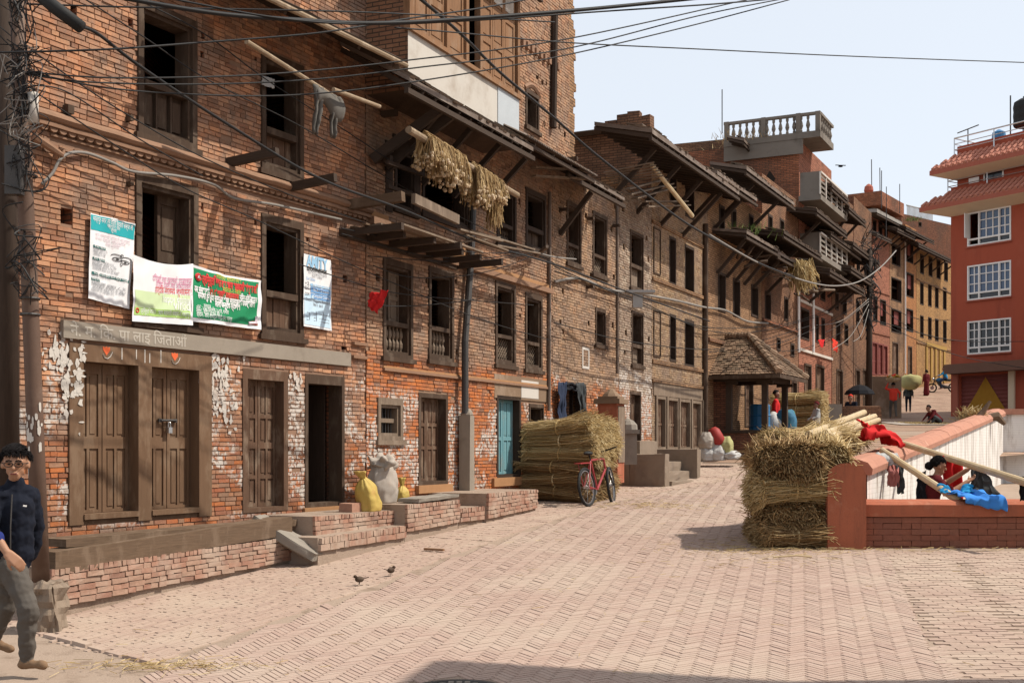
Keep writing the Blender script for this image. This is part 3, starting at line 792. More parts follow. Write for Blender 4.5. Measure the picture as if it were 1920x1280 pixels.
nb = [(lint[0], lint[1], lint[2], lint[3]), (corn[0], W1.L, corn[2], corn[3])]
def rel1(t_, z): return .014 * max(0, mnoise.noise(Vector((t_ * 2.1, z * 2.1, 3.3)))) if z < 1.7 else .004 * mnoise.noise(Vector((t_ * 2, z * 3, 0)))
lay_bricks(h1, W1, -.3, ZT1, holes1 + voids + nb, M['brick1'], relief=rel1, rough=.007)
for k, a in enumerate(win1):
    window(h1, W1, *a[:4], a[4], fm=M['wood'], pm=M['door_old'] if k in (1, 3) else M['wood'], shutter=a[5], lower=.40 if k == 0 else .33, fw=.075)
# projecting putlog ends
for q in puts[1:]:
    if rng.random() < .3: MB().box(-.1, rng.uniform(.02, .09), q[0] + .005, q[1] - .005, q[2] + .005, q[3] - .005).build('putlog', M['wood'], h1)
# concrete lintel band with painted letters
MB().box(-.04, .055, *lint[:2], lint[2], lint[3]).build('concrete_lintel', M['concrete'], h1)
# carved cornice: roll moulding, ledge and hanging scallops
m = MB(); zc0, zc1 = corn[2], corn[3]; H = zc1 - zc0
t_ = corn[0] - .25
n = 40; pts = []
prof_c = [(.0, zc1 + .03), (.05, zc1 + .025), (.1, zc1 - .01), (.115, zc1 - .045), (.09, zc1 - .075), (.06, zc1 - .085), (.075, zc1 - .10), (.075, zc1 - .135), (.03, zc1 - .14), (0, zc1 - .14)]
def cor(u, v):
    i = min(len(prof_c) - 2, int(v * (len(prof_c) - 1))); f = v * (len(prof_c) - 1) - i
    a, b = prof_c[i], prof_c[i + 1]; x = t_ + (W1.L + .06 - t_) * u
    w_ = 1 + .12 * mnoise.noise(Vector((x * 3, v, 0)))
    return ((a[0] + (b[0] - a[0]) * f) * w_, x, a[1] + (b[1] - a[1]) * f + .006 * mnoise.noise(Vector((x * 4, 2, 0))))
m.grid(cor, 60, 9); m.build('cornice', M['clay'], h1)
k = 0; x = corn[0] - .1
while x < W1.L - .03:
    m = MB(); r = .05
    v = [(.055, x + r * math.cos(a), zc1 - .142 + r * .8 * math.sin(a)) for a in [math.pi + math.pi * i / 6 for i in range(7)]]
    w2 = [(.02, q[1], q[2]) for q in v]; m.v = v + w2; m.f = [tuple(range(7)), tuple(reversed(range(7, 14)))] + [(i, i + 7, i + 8, i + 1) for i in range(6)]; m.m = [0] * len(m.f)
    m.build('scallop_tile', M['clay'], h1); x += .115
MB().box(0, .03, corn[0], W1.L, zc1 - .215, zc1 - .195).build('string_course', M['clay'], h1)
# carved corner bracket
m = MB(); q = W1.q(78, 275, .05); m.tube([q + Vector((0, -.1, .08)), q + Vector((.03, .1, 0)), q + Vector((.03, .22, -.04)), q + Vector((.02, .25, .02)), q + Vector((.02, .2, .02))], [.05, .04, .03, .025, .02], 8); m.build('scroll_bracket', M['clay'], h1)
# painted timber surround of the double shop door
t0, t1, z0, z1 = d1
ta, tb, tc, td = W1.su(153), W1.su(256), W1.su(281), W1.su(370); zt = W1.px(153, 677)[1]; zs = z0 + .1
m = MB(); P1 = .03
m.box(-.22, P1, t0 + .003, ta, z0, z1); m.box(-.22, P1, tb, tc, z0, zt); m.box(-.22, P1, td, t1 - .003, z0, zt); m.box(-.22, P1 + .001, ta, t1 - .003, zt, z1 - .003)
m.box(-.22, P1 + .015, ta, tb, zs - .05, zs + .005); m.box(-.22, P1 + .015, tc, td, zs - .05, zs + .005); m.box(-.2, .008, ta, tb, z0, zs - .05); m.box(-.2, .008, tc, td, z0, zs - .05)
dd = m.build('door', M['door_brown'], h1, label='pair of brown painted double shop doors with padlock')
for a, b in ((ta, tb), (tc, td)):
    w_ = (b - a) / 2
    for k in range(2): panel_leaf(dd, a + k * w_ + .003, a + (k + 1) * w_ - .003, zs + .008, zt - .004, -.13, M['door_brown'], ((.02, .43), (.51, .93)), 2)
m = MB(); mid = (tc + td) / 2; zl = W1.px(325, 788)[1]
m.tube([(-.08, mid - .12, zl), (-.08, mid + .12, zl + .005)], .014, 6); m.box(-.11, -.085, mid - .14, mid - .10, zl - .02, zl + .02); m.box(-.11, -.085, mid + .10, mid + .14, zl - .02, zl + .02); m.build('bolt', M['metal_dark'], dd)
m = MB(); m.box(-.085, -.05, mid - .03, mid + .025, zl - .14, zl - .075); m.tube([(-.068, mid - .02, zl - .08), (-.068, mid - .018, zl - .02), (-.068, mid + .012, zl - .02), (-.068, mid + .015, zl - .08)], .006, 6); m.build('padlock', M['chrome'], dd)
door(h1, W1, 453, 538, 690, 962, M['door_old'], M['door_old'], ((.03, .22), (.25, .46), (.51, .70), (.73, .955)), fw=.085, ft=.12)
door(h1, W1, 570, 644, 700, 952, M['wood'], M['wood_dark'], open_=True, fw=.06, ft=.12)
q = W1.rect(566, 648, 952, 966); MB().box(-.1, .05, q[0], q[1], q[2], q[3]).build('threshold', M['mud'], h1)
# torn poster paper left on the wall: many small ragged scraps
tp = MB(); rp = random.Random(31)
for (uc, yc, su_, sy, n) in [(112, 672, 16, 18, 60), (146, 690, 6, 45, 46), (128, 735, 14, 22, 30), (412, 690, 18, 16, 50), (402, 735, 14, 35, 60), (424, 770, 12, 20, 26), (557, 712, 6, 14, 16), (391, 800, 4, 25, 12)]:
    for i in range(n):
        q = W1.q(rp.gauss(uc, su_), rp.gauss(yc, sy), .02); w_, h_ = rp.uniform(.012, .05), rp.uniform(.012, .06) * (1.6 if rp.random() < .15 else 1)
        if any(h[0] - .02 < q.y < h[1] + .02 and h[2] < q.z < h[3] for h in holes1[5:]) and rp.random() < .9: continue
        k = 7; tp.add([(.021 + rp.uniform(0, .006) + (.012 if 126 < uc < 160 else 0), q.y + w_ * rp.uniform(.35, 1.1) * math.cos(6.283 * a / k), q.z + h_ * rp.uniform(.35, 1.1) * math.sin(6.283 * a / k)) for a in range(k)], [tuple(range(k))])
tp.build('torn_poster_paper', M['white_old'], h1, kind='stuff')
# beams sticking out of the wall
for (u, y, p_, dz) in [(425, 305, .72, .05), (538, 352, .72, .06)]:
    q = W1.q(u, y); m = MB(); m.beam((-.1, q.y, q.z - .01), (p_, q.y + .04, q.z + dz), .075, .10); m.build('projecting_beam', M['wood_dk_h'], h1)
# corner pilaster at the right end
x0, x1 = W1.su(655), W1.su(684)
for a, b in ((640, 640),): pass
z2 = W1.px(655, 640)[1]
MB().box(0, .06, x0 + .04, W1.L, z2 - .04, z2).build('string_course', M['clay'], h1)
MB().box(0, .05, x0 + .04, W1.L, z2 - .22, z2 - .18).build('string_course', M['clay'], h1)
# bamboo eave over the upper right window
pe = .95
e0 = W1.q(470, -12, pe); e1 = W1.q(757, 124, pe)
zE = e1.z; e0.z = zE + .02; e0.y = W1.su(440, pe)
ev = MB(); ev.box(0, pe - .06, e0.y, e1.y, zE + .34, zE + .36)
ev = MB()
def ee(u, v): return (pe * v, e0.y + (e1.y - e0.y) * u, zE + .52 * (1 - v) + .06 + .01 * math.sin(u * 20))
ev.grid(ee, 10, 3); eo = ev.build('eave', M['wood_dk_h'], h1, solid=.03)
for k in range(9):
    v = .25 + .75 * k / 8
    m = MB(); a, b = Vector(ee(-.03, v)), Vector(ee(1.02, v)); a.z -= .05; b.z -= .05 + rng.uniform(-.01, .02)
    m.tube([a, (a + b) / 2 + Vector((0, 0, rng.uniform(-.02, .02))), b], rng.uniform(.016, .028) if k < 8 else .034, 8); m.build('bamboo_pole', M['bamboo_old'], eo)
for k in range(5):
    u = .06 + .88 * k / 4; m = MB(); a, b = Vector(ee(u, 0)), Vector(ee(u, .95)); a.z -= .1; b.z -= .1; m.beam(a, b, .05, .07); m.build('rafter', M['wood_dk_h'], eo)

# ------------------------------------------------------------------ writing
FONT_CACHE = {}
def text_mesh(s, size=1.0, align='CENTER', bold=0.0):
    cu = bpy.data.curves.new('text', 'FONT'); cu.body = s; cu.size = size; cu.align_x = align; cu.resolution_u = 2; cu.offset = bold
    ob = bpy.data.objects.new('text', cu); COL.objects.link(ob)
    dg = bpy.context.evaluated_depsgraph_get(); dg.update()
    me = bpy.data.meshes.new_from_object(ob.evaluated_get(dg))
    vs_ = [tuple(v.co) for v in me.vertices]; fs = [tuple(p.vertices) for p in me.polygons]
    bpy.data.objects.remove(ob); bpy.data.curves.remove(cu); bpy.data.meshes.remove(me)
    return vs_, fs
class Banner:                                           # a cloth hung by its corners, given in wall coordinates (t, z)
    def __init__(s, W_, TL, TR, BR_, BL, p=.07, sag=0, amp=.012, seed=0, top_sag=0):
        s.c = [Vector(W_.px(*q, p)) for q in (TL, TR, BR_, BL)]; s.p = p; s.amp = amp; s.seed = seed; s.ts = top_sag
        s.w = (s.c[1] - s.c[0]).length; s.h = (s.c[3] - s.c[0]).length
    def at(s, u, v, off=0):                             # v from the top
        q = (s.c[0] * (1 - u) + s.c[1] * u) * (1 - v) + (s.c[3] * (1 - u) + s.c[2] * u) * v
        q = q.copy(); q.y -= s.ts * 4 * u * (1 - u) * (1 - v) ** 2
        r = s.amp * (mnoise.noise(Vector((u * 3.1 + s.seed, v * 1.6, s.seed))) + .8 * mnoise.noise(Vector((u * 7 + v * 2, v * 2.5, s.seed + 5))))
        return Vector((s.p + r + off, q.x, q.y))
    def sheet(s, root, mat):
        m = MB(); m.grid(lambda u, v: s.at(u, 1 - v), 24, 16); return m.build('cloth', mat, root, smooth=True)
    def patch(s, root, u0, u1, v0, v1, mat, name='printed_area', off=.003, n=16):
        m = MB(); m.grid(lambda u, v: s.at(u0 + (u1 - u0) * u, v1 + (v0 - v1) * v, off), n, max(2, int(n * .7))); return m.build(name, mat, root, smooth=True)
    def text(s, root, txt, u, v, size, mat, align='CENTER', off=.006, wid=None, bold=0):
        vs_, fs = text_mesh(txt, size, align, bold)
        if not vs_: return
        k = 1
        if wid:
            w_ = max(a[0] for a in vs_) - min(a[0] for a in vs_); k = wid * s.w / w_ if w_ > 0 else 1
        m = MB(); m.add([s.at(u + a[0] * k / s.w, v - a[1] / s.h, off) for a in vs_], fs); return m.build('lettering', mat, root)
    def strokes(s, root, polys, r, mat, name='drawing', off=.006):
        m = MB()
        for pl in polys: m.tube([s.at(a, b, off) for a, b in pl], r, 4)
        return m.build(name, mat, root)
    def root(s, W_, name, tag):
        o = empty(name, W_.world(0, 0, 0), W_.rz, tag); return o
def ink(name, c): return plain(name, c, rough=.7, var=.06, bump=0)
I = dict(teal=ink('ink_teal', (.02, .33, .36)), green=ink('ink_green', (.015, .23, .095)), lime=ink('ink_lime', (.36, .55, .16)), pale=ink('ink_pale_green', (.55, .67, .40)), white=ink('ink_white', (.78, .78, .78)),
         vinyl=ink('vinyl_white', (.72, .72, .73)), pink=ink('ink_pink', (.62, .18, .32)), red=ink('ink_red', (.62, .05, .05)), black=ink('ink_black', (.03, .03, .03)), grey=ink('ink_grey', (.25, .26, .28)), dteal=ink('ink_dark_teal', (.03, .13, .12)),
         yellow=ink('ink_yellow', (.62, .55, .08)), lblue=ink('ink_light_blue', (.30, .52, .72)), blue=ink('ink_blue', (.16, .33, .58)), pblue=ink('ink_pale_blue', (.52, .68, .80)), lilac=ink('ink_pale_pink', (.68, .55, .60)), chalk=ink('chalk_paint', (.42, .38, .32)), orange=ink('ink_orange', (.65, .12, .04)))
# tall white notice with a teal head and a pair of painted eyes
b = Banner(W1, (170, 399), (254, 420), (243, 579), (165, 559), .06, amp=.02, seed=2)
r = b.root(W1, 'banner', ('tall white cloth notice with teal heading and a drawn pair of eyes', 'banner'))
b.sheet(r, I['vinyl']); b.patch(r, .01, .99, .015, .19, I['teal'])
b.text(r, 'खवर', .5, .04, .06, I['white']); b.text(r, 'भक्तपुर नगर लघु वित्त सहकारी संस्था लि.', .5, .085, .075, I['white'], wid=.9); b.text(r, 'भक्तपुर-१, नेपाल', .5, .125, .05, I['white'], wid=.3); b.text(r, 'सूचना', .5, .165, .05, I['white'], wid=.12)
for k in range(3): b.text(r, ['ऋण सम्बन्धी जानकारी सदस्यहरू', 'बचत खाता खोल्नुहोस्', 'सेवा सुविधा'][k], [.5, .45, .5][k], .25 + .045 * k, .05, I['lilac'], wid=[.8, .7, .3][k])
for v, w_, tx in ((.385, .30, 'बचत खाता'), (.525, .30, 'ऋण सुविधा'), (.695, .88, 'सदस्यता खाता खोल्न आजै सम्पर्क गर्नुहोस्'), (.765, .2, 'सम्पर्क')):
    b.patch(r, .06, .06 + w_, v - .02, v + .012, I['dteal'], off=.004, n=8); b.text(r, tx, .06 + w_ / 2, v + .005, .045, I['white'], off=.009, wid=w_ * .9)
for k, (v, w_) in enumerate([(.425, .34), (.455, .3), (.485, .3), (.56, .5), (.59, .55), (.62, .5), (.65, .62), (.73, .45), (.81, .8), (.84, .75), (.87, .8), (.9, .55)]):
    b.text(r, ['साधारण बचत ८ %', 'नियमित बचत ९ %', 'आवधिक बचत १० % देखि', 'व्यापार ऋण १४ % कृषि ऋण १२ %'][k % 4], .06 + w_ / 2, v, .04, I['grey'], wid=w_)
def arc(cx, cy, rx, ry, a0, a1, n=10): return [(cx + rx * math.cos(R(a0 + (a1 - a0) * i / n)), cy - ry * math.sin(R(a0 + (a1 - a0) * i / n))) for i in range(n + 1)]
b.strokes(r, [arc(.62, .475, .10, .03, 15, 165), arc(.62, .455, .10, .03, -165, -15), arc(.80, .49, .10, .03, 15, 165), arc(.80, .47, .10, .03, -165, -15), arc(.60, .45, .13, .04, 30, 150), arc(.84, .46, .13, .04, 30, 150), arc(.715, .42, .035, .02, 0, 330), arc(.72, .50, .03, .03, 180, 330)], .0035, I['black'])
b.patch(r, .60, .65, .455, .475, I['black'], 'drawing', .006, 4); b.patch(r, .785, .83, .472, .49, I['black'], 'drawing', .006, 4)
# white and green greeting banner
b = Banner(W1, (250, 477), (362, 494), (360, 610), (249, 602), .10, amp=.03, seed=9, top_sag=.05)
r = b.root(W1, 'banner', ('white and pale green greeting banner with pink writing across the shutter window', 'banner'))
b.sheet(r, I['vinyl']); b.patch(r, .03, .95, .52, .78, I['pale'], off=.003); b.patch(r, .03, .95, .78, .9, I['lime'], off=.004)
b.text(r, 'दिपावली तथा नववर्षको उपलक्ष्यमा', .64, .33, .1, I['pink'], wid=.66); b.text(r, 'विजया दशमी तथा शुभदीपावली', .66, .42, .1, I['pink'], wid=.6); b.text(r, 'हार्दिक मंगलमय शुभकामना !', .66, .52, .11, I['red'], wid=.62)
b.text(r, 'happy dashain', .72, .66, .13, I['white'], wid=.44); b.text(r, 'vinod', .80, .765, .16, I['white'], wid=.28); b.text(r, 'त्रिमूर्ति बचत तथा ऋण सहकारी संस्था लि. भक्तपुर', .53, .865, .07, I['white'], wid=.8)
b.strokes(r, [arc(.08, .83, .022, .03, 0, 350)], .008, I['red'])
# green meeting banner
b = Banner(W1, (358, 494), (490, 526), (489, 618), (358, 602), .10, amp=.035, seed=21, top_sag=.03)
r = b.root(W1, 'banner', ('bright green banner with white border and red and white lines of writing', 'banner'))
b.sheet(r, I['vinyl']); b.patch(r, .025, .94, .05, .93, I['green'], off=.004, n=24)
b.text(r, 'साधारण सभा ! साधारण सभा !!', .50, .13, .09, I['yellow'], wid=.36, off=.01)
b.text(r, 'त्रिमूर्ति बचत तथा ऋण सहकारी संस्था लि.', .53, .275, .13, I['red'], wid=.78, off=.010, bold=.006); b.text(r, 'भक्तपुर-२ नेपाल', .55, .36, .09, I['yellow'], wid=.25, off=.01)
b.text(r, 'यस संस्थाको', .14, .47, .10, I['white'], wid=.2, off=.01, bold=.003); b.text(r, '१९ औं वार्षिक साधारणसभा', .45, .47, .11, I['red'], wid=.40, off=.01, bold=.004); b.text(r, 'निम्न मिति स्थान र', .79, .47, .1, I['white'], wid=.26, off=.01, bold=.003)
b.text(r, 'समयमा हुने हुँदा सम्पूर्ण शेयर सदस्यहरूको उपस्थितिको', .49, .57, .10, I['white'], wid=.8, off=.01, bold=.003); b.text(r, 'लागि अनुरोध गर्दछौं ।', .5, .67, .10, I['white'], wid=.34, off=.01, bold=.003)
for k, (tx, w_) in enumerate([('कार्यक्रम', .1), ('मिति:- २०७० कार्तिक २३ गते, शनिबार', .44), ('समय:- बिहान ११:०० बजे', .30), ('स्थान:- सारा होस्टेल पार्टी हल, भक्तपुर', .5)]): b.text(r, tx, .07 + w_ / 2 + (.1 if k == 0 else 0), .73 + .058 * k, .07, I['white'], wid=w_, off=.01)
b.strokes(r, [arc(.095, .2, .036, .055, 0, 350), arc(.095, .2, .02, .03, 0, 350)], .012, I['red'], off=.012); b.strokes(r, [[(.095, .17), (.08, .22), (.11, .22), (.095, .17)]], .007, I['white'], off=.02)
b.strokes(r, [[(.93, .75), (.91, .9)], [(.82, .9), (.93, .88)]], .02, I['lilac'], off=.008); b.patch(r, .86, .93, .85, .92, I['red'], 'drawing', .012, 4)
# blue and white school notice
b = Banner(W1, (570, 475), (620, 488), (622, 620), (569, 611), .06, amp=.015, seed=33)
r = b.root(W1, 'banner', ('narrow white and pale blue notice headed with large blue capital letters', 'banner'))
b.sheet(r, I['vinyl']); b.patch(r, .03, .97, .55, .97, I['pblue'], off=.003)
b.text(r, 'AMITY', .48, .16, .2, I['lblue'], wid=.78, bold=.008); b.text(r, 'EDUCATION NETWORK', .48, .215, .07, I['black'], wid=.72, bold=.003); b.text(r, 'For +2 Science Projects', .5, .26, .06, I['grey'], wid=.65); b.text(r, 'Join Today !', .5, .3, .06, I['grey'], wid=.4); b.text(r, 'Our Classes', .25, .35, .06, I['blue'], wid=.3)
for v0, v1, tx in ((.39, .425, 'Bachelor Level'), (.435, .515, 'SLC & +2 Science'), (.525, .60, 'Computer Course')):
    b.patch(r, .24, .95, v0, v1, I['lblue'] if v0 < .4 else I['blue'], off=.005, n=6); b.text(r, tx, .6, (v0 + v1) / 2 + .012, .06, I['white'], off=.01, wid=.58)
for v, tx in ((.42, '+2'), (.48, 'SLC'), (.57, 'COM')): b.text(r, tx, .12, v, .06, I['black'], wid=.14)
b.text(r, 'Dattatraya Square, Bhaktapur', .5, .64, .06, I['grey'], wid=.85); b.text(r, '9841 661', .5, .7, .06, I['grey'], wid=.35)
b.strokes(r, [[(.12, .80), (.9, .80)], [(.1, .86), (.92, .86)], [(.2, .80), (.2, .9)], [(.45, .76), (.45, .9)], [(.7, .76), (.7, .86)], [(.1, .9), (.92, .9)]], .003, I['grey'])
# chalk slogan on the lintel, and marks on the door head
def wall_text(root, W_, txt, u0, u1, y_base, h, mat, p, bold=0):
    vs_, fs = text_mesh(txt, 1, 'LEFT', bold); x0 = min(a[0] for a in vs_); x1 = max(a[0] for a in vs_); y0 = min(a[1] for a in vs_); y1 = max(a[1] for a in vs_)
    ta, zb_ = W_.px(u0, y_base, p); tb = W_.su(u1, p); k = (tb - ta) / (x1 - x0); kh = h / (y1 - y0)
    m = MB(); m.add([(p, ta + (a[0] - x0) * k, zb_ + (a[1] - y0) * kh) for a in vs_], fs); return m.build('lettering', mat, root)
wall_text(h1, W1, 'ने. म. िक. पा लाइ िजताऔं', 132, 350, 632, .17, I['chalk'], .0575, .012)
for u, y in ((200, 657), (328, 668)):
    q = W1.q(u, y, .035); m = MB()
    m.add([(.034, q.y + a, q.z + b_) for a, b_ in [(0, -.05), (.05, .005), (.045, .04), (.015, .03), (0, .045), (-.02, .03), (-.05, .04), (-.05, .01)]], [tuple(range(8))]); m.build('painted_mark', I['orange'], h1)
    m = MB(); m.tube([(.036, q.y - .05, q.z - .04), (.036, q.y - .03, q.z - .075), (.036, q.y + .01, q.z - .085), (.036, q.y + .05, q.z - .06), (.036, q.y + .08, q.z - .01)], .005, 4); m.build('painted_mark', M['white_old'], h1)
m = MB()
for u, y0, y1 in ((229, 652, 674), (256, 655, 673), (272, 655, 680), (281, 662, 680), (302, 656, 680)):
    a = W1.q(u, y0, .035); m.box(.031, .034, a.y - .006, a.y + .006, W1.q(u, y1, .035).z, a.z)
m.build('painted_marks', M['white_old'], h1)
# ------------------------------------------------------------------ second house: tan brick, porch roof, oriel
K2 = 22139
W2 = Wall(686, K2 / 1314, 1067, K2 / 933, .3)
h2 = W2.root('brick_house', ('tall tan brick house with whitewashed oriel, dark skirt roof and broken balcony', 'house'))
holes2 = []
w2 = [(716, 772, 481, 671, 'rail', 1), (802, 849, 498, 677, 'rail', 0), (927, 965, 525, 685, 'lattice', 0), (983, 1015, 547, 694, 'lattice', 0), (930, 966, 345, 458, 'rail', 0), (984, 1022, 350, 467, 'boards', 0)]
for a in w2: hole(W2, holes2, *a[:4])
bo = [(738, 778, 268, 392), (790, 876, 285, 402)]
for a in bo: hole(W2, holes2, *a)
aw = hole(W2, holes2, 984, 1009, 165, 238)
for a in [(706, 753, 744, 829), (783, 838, 735, 910), (930, 975, 740, 896), (990, 1018, 756, 800)]: hole(W2, holes2, *a)
t35 = W2.su(1035); zB3 = W2.px(1035, 335)[1]
vd = [(t35, W2.L + 1, -2, zB3)]
put2 = [(703, 712, 512, 526), (797, 801, 520, 530), (852, 856, 523, 531), (853, 858, 655, 664), (972, 976, 586, 594), (971, 975, 371, 383), (1005, 1009, 140, 148), (1014, 1018, 150, 158), (1018, 1021, 226, 236), (1046, 1049, 232, 242), (1056, 1060, 246, 256), (1002, 1005, 96, 104), (1022, 1025, 152, 160)]
pu2 = [W2.rect(*q) for q in put2]
ZT2 = 12.6
wall_shell(h2, W2, ZT2, 6, holes2 + pu2, [M['mortar2'], M['bt_brown']], voids=vd)
floors(h2, W2, [W2.px(716, 690)[1], W2.px(716, 440)[1], W2.px(930, 290)[1], W2.px(930, 290)[1] + 2.2], 6, t35)
def rel2(t_, z): return .025 * max(0, mnoise.noise(Vector((t_ * 2.3, z * 2.6, 8.3)))) if z < 2.8 else .004 * mnoise.noise(Vector((t_ * 2, z * 3, 0)))
patch2 = [W2.rect(925, 1030, 700, 745)]
lay_bricks(h2, W2, -.3, ZT2, holes2 + pu2 + vd + patch2, M['brick2'], relief=rel2, rough=.008, missing=.008)
q = patch2[0]; MB().box(-.02, .022, q[0], min(q[1], t35) - .01, q[2], q[3]).build('plaster_patch', M['plaster_brown'], h2)
q = W2.rect(978, 1010, 712, 745, .03); MB().box(.02, .028, q[0], q[1], q[2], q[3]).build('poster_paper', M['white_old'], h2)
for k, a in enumerate(w2): window(h2, W2, *a[:4], a[4], fm=M['wood_dark'] if k > 3 else M['wood'], pm=M['wood_grey'] if k < 4 else M['wood'], shutter=a[5], lower=.34, fw=.07, nb=6)
for a in bo: window(h2, W2, *a, 'plain', fm=M['wood_dark'], fw=.06, shutter=2)
window(h2, W2, 984, 1009, 165, 238, 'plain', fm=M['wood'], pm=M['wood_orange'], shutter=2, fw=.05)
t0, t1, z0, z1 = aw; m = MB(); m.tube([(.0, t0 - .04 + (t1 - t0 + .08) * i / 8, z1 + .12 * math.sin(math.pi * i / 8)) for i in range(9)], .05, 6); m.build('arch_hood', M['clay'], h2)
window(h2, W2, 706, 753, 744, 829, 'bars', fm=M['wood_grey'], fw=.075)
window(h2, W2, 990, 1018, 756, 800, 'plain', fm=M['wood'], fw=.05)
door(h2, W2, 783, 838, 735, 910, M['wood'], M['door_old'], ((.03, .38), (.42, .66), (.70, .96)), fw=.07)
door(h2, W2, 930, 975, 740, 896, M['wood_dark'], M['door_blue'], ((.03, .45), (.50, .96)), fw=.06, label='faded blue double door in a dark frame')
for a in ((778, 842, 910, 925), (920, 978, 896, 912)): q = W2.rect(*a); MB().box(-.1, .07, *q).build('threshold', M['mud'], h2)
# cornices between the floors
for (u0, u1, y0, hh, pp) in ((700, 1030, 432, .16, .09), (690, 722, 395, .18, .1), (716, 1030, 685, .07, .05)):
    ta, zz = W2.px(u0, y0); tb = W2.su(u1); MB().box(-.01, pp, ta, tb, zz - hh, zz - hh * .45).build('string_course', M['clay'], h2); MB().box(-.01, pp * .6, ta, tb, zz - hh * .44, zz).build('string_course', M['mud'], h2)
for k in range(5):
    x = W2.su(698) + k * .08; zz = W2.px(698, 408)[1]; m = MB(); m.lathe([(.035, 0), (.03, -.025), (.0, -.04)], (.06, x, zz), 8); m.build('scallop_tile', M['clay'], h2)
# downpipe and its stone post
m = MB(); m.tube([W2.q(889, 330, .08), W2.q(884, 470, .09), W2.q(872, 640, .12), W2.q(872, 775, .14)], .055, 10); m.build('downpipe', M['metal_dark'], h2)
m = MB(); m.tube([W2.q(1031, 360, .05), W2.q(1030, 690, .05), W2.q(1029, 770, .06)], .035, 8); m.build('downpipe', M['rust'], h2)
m = MB(); m.tube([W2.q(1040, 30, .06), W2.q(1037, 240, .06)], .07, 8); m.build('downpipe', M['wood_dark'], h2)
a = W2.px(863, 925, .3); b_ = W2.px(863, 770, .3); t0 = a[0]; t1 = W2.su(890, .3)
tm_ = W2.su(876, .15); m = MB(); m.jbox(.05, .24, tm_ - .09, tm_ + .09, a[1] - .15, b_[1] - .05, .008); m.lathe([(.1, 0), (.09, .05), (.055, .1), (0, .115)], (.145, tm_, b_[1] - .055), 10)
roughen(m.build('stone_post', M['concrete'], h2), 3, .008, 8)
# skirt roof (porch) over the upper floor
pe = 1.05
e2, (ta, tb, ze) = canopy(h2, W2, 768, 146, 1000, pe, .62, M['rust'], thick=.06, struts=0, name='skirt_roof')
for u in (698, 722):
    a = W2.q(u, 300 + (u - 698) * .4, .05); m = MB(); m.beam(a, (pe * .9, a.y + .35, ze - .1), .1, .13); m.build('strut', M['wood_dk_h'], e2)
for i in range(4):
    x = ta + 1.2 + i * 1.0; m = MB(); m.beam((.05, x, ze - .85), (pe * .8, x, ze - .12), .06, .08); m.build('strut', M['wood_dk_h'], e2)
# corrugated sheet at the right end of the porch
t5 = W2.su(985, pe); t6 = W2.su(1116, pe); zz = W2.px(1116, 331, pe)[1]
m = MB(); k = int((t6 - t5) / .035)
def cg(u, v): return (.15 + (pe - .1) * v, t5 + (t6 - t5) * u, zz + .5 * (1 - v) + .018 * math.sin(u * k * math.pi))
m.grid(cg, k * 2, 2); m.build('corrugated_sheet', M['rust'], h2, solid=.006)
for i in range(4):
    m = MB(); x = t5 + (t6 - t5) * (i + .5) / 4; m.beam((.0, x, zz + .42), (pe, x, zz - .06), .045, .06); m.build('rafter', M['wood_dk_h'], h2)
m = MB(); m.beam((pe - .03, t5, zz - .09), (pe - .03, t6, zz - .09), .05, .06); m.build('eave_beam', M['wood_dk_h'], h2)
for y_ in (300, 316): m = MB(); a = W2.q(1000, y_ + 14, .5); b_ = W2.q(1100, y_ + 20, .9); m.beam(a, b_, .12, .03); m.build('plank', M['wood_grey'], h2)
# projecting oriel above: whitewashed apron, carved shutters, own eave
po = .66; to0 = W2.su(765, po); to1 = W2.su(972, po)
za = W2.px(765, 140, po)[1]; zb_ = W2.px(765, 52, po)[1]; zc_ = zb_ + 1.75
om = MB(); om.box(0.0, po, to0, to1, za - .1, zc_)
wz = [(to0 + (to1 - to0) * a, to0 + (to1 - to0) * b) for a, b in ((.04, .30), (.32, .47), (.49, .60), (.62, .97))]
om = MB()
om.quad((po, to0, za - .2), (po, to1, za - .2), (po, to1, zb_ + .02), (po, to0, zb_ + .02), 1)
om.quad((0, to0, za - .2), (po, to0, za - .2), (po, to0, zc_ + .3), (0, to0, zc_ + .3), 0); om.quad((0, to1, za - .2), (po, to1, za - .2), (po, to1, zc_ + .3), (0, to1, zc_ + .3), 0)
om.quad((0, to0, za - .2), (po, to0, za - .2), (po, to1, za - .2), (0, to1, za - .2), 0)
om.quad((po, to0, zc_), (po, to1, zc_), (po, to1, zc_ + .3), (po, to0, zc_ + .3), 0); om.quad((0, to0, zc_ + .3), (po, to0, zc_ + .3), (po, to1, zc_ + .3), (0, to1, zc_ + .3), 0)
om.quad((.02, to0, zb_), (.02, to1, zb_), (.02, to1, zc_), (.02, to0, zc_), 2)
orl = om.build('oriel', [M['bt_brown'], M['white_metal'], M['interior']], h2)
MB().box(po, po + .012, to0 + (to1 - to0) * .78, to1, za - .18, zb_ - .03).build('metal_sheet', plain('galvanised_sheet', (.42, .45, .47), rough=.5, var=.12, sc=3, dirt=(.34, .33, .32)), orl)
MB().box(po - .05, po + .05, to0 - .03, to1 + .03, zb_ - .03, zb_ + .03).build('sill_beam', M['wood_orange'], orl)
for i, x in enumerate([to0 + .04] + [(wz[k][1] + wz[k + 1][0]) / 2 for k in range(3)] + [to1 - .04]):
    MB().box(po - .07, po + .03, x - .045, x + .045, zb_ + .03, zc_).build('post', M['wood_orange'], orl)
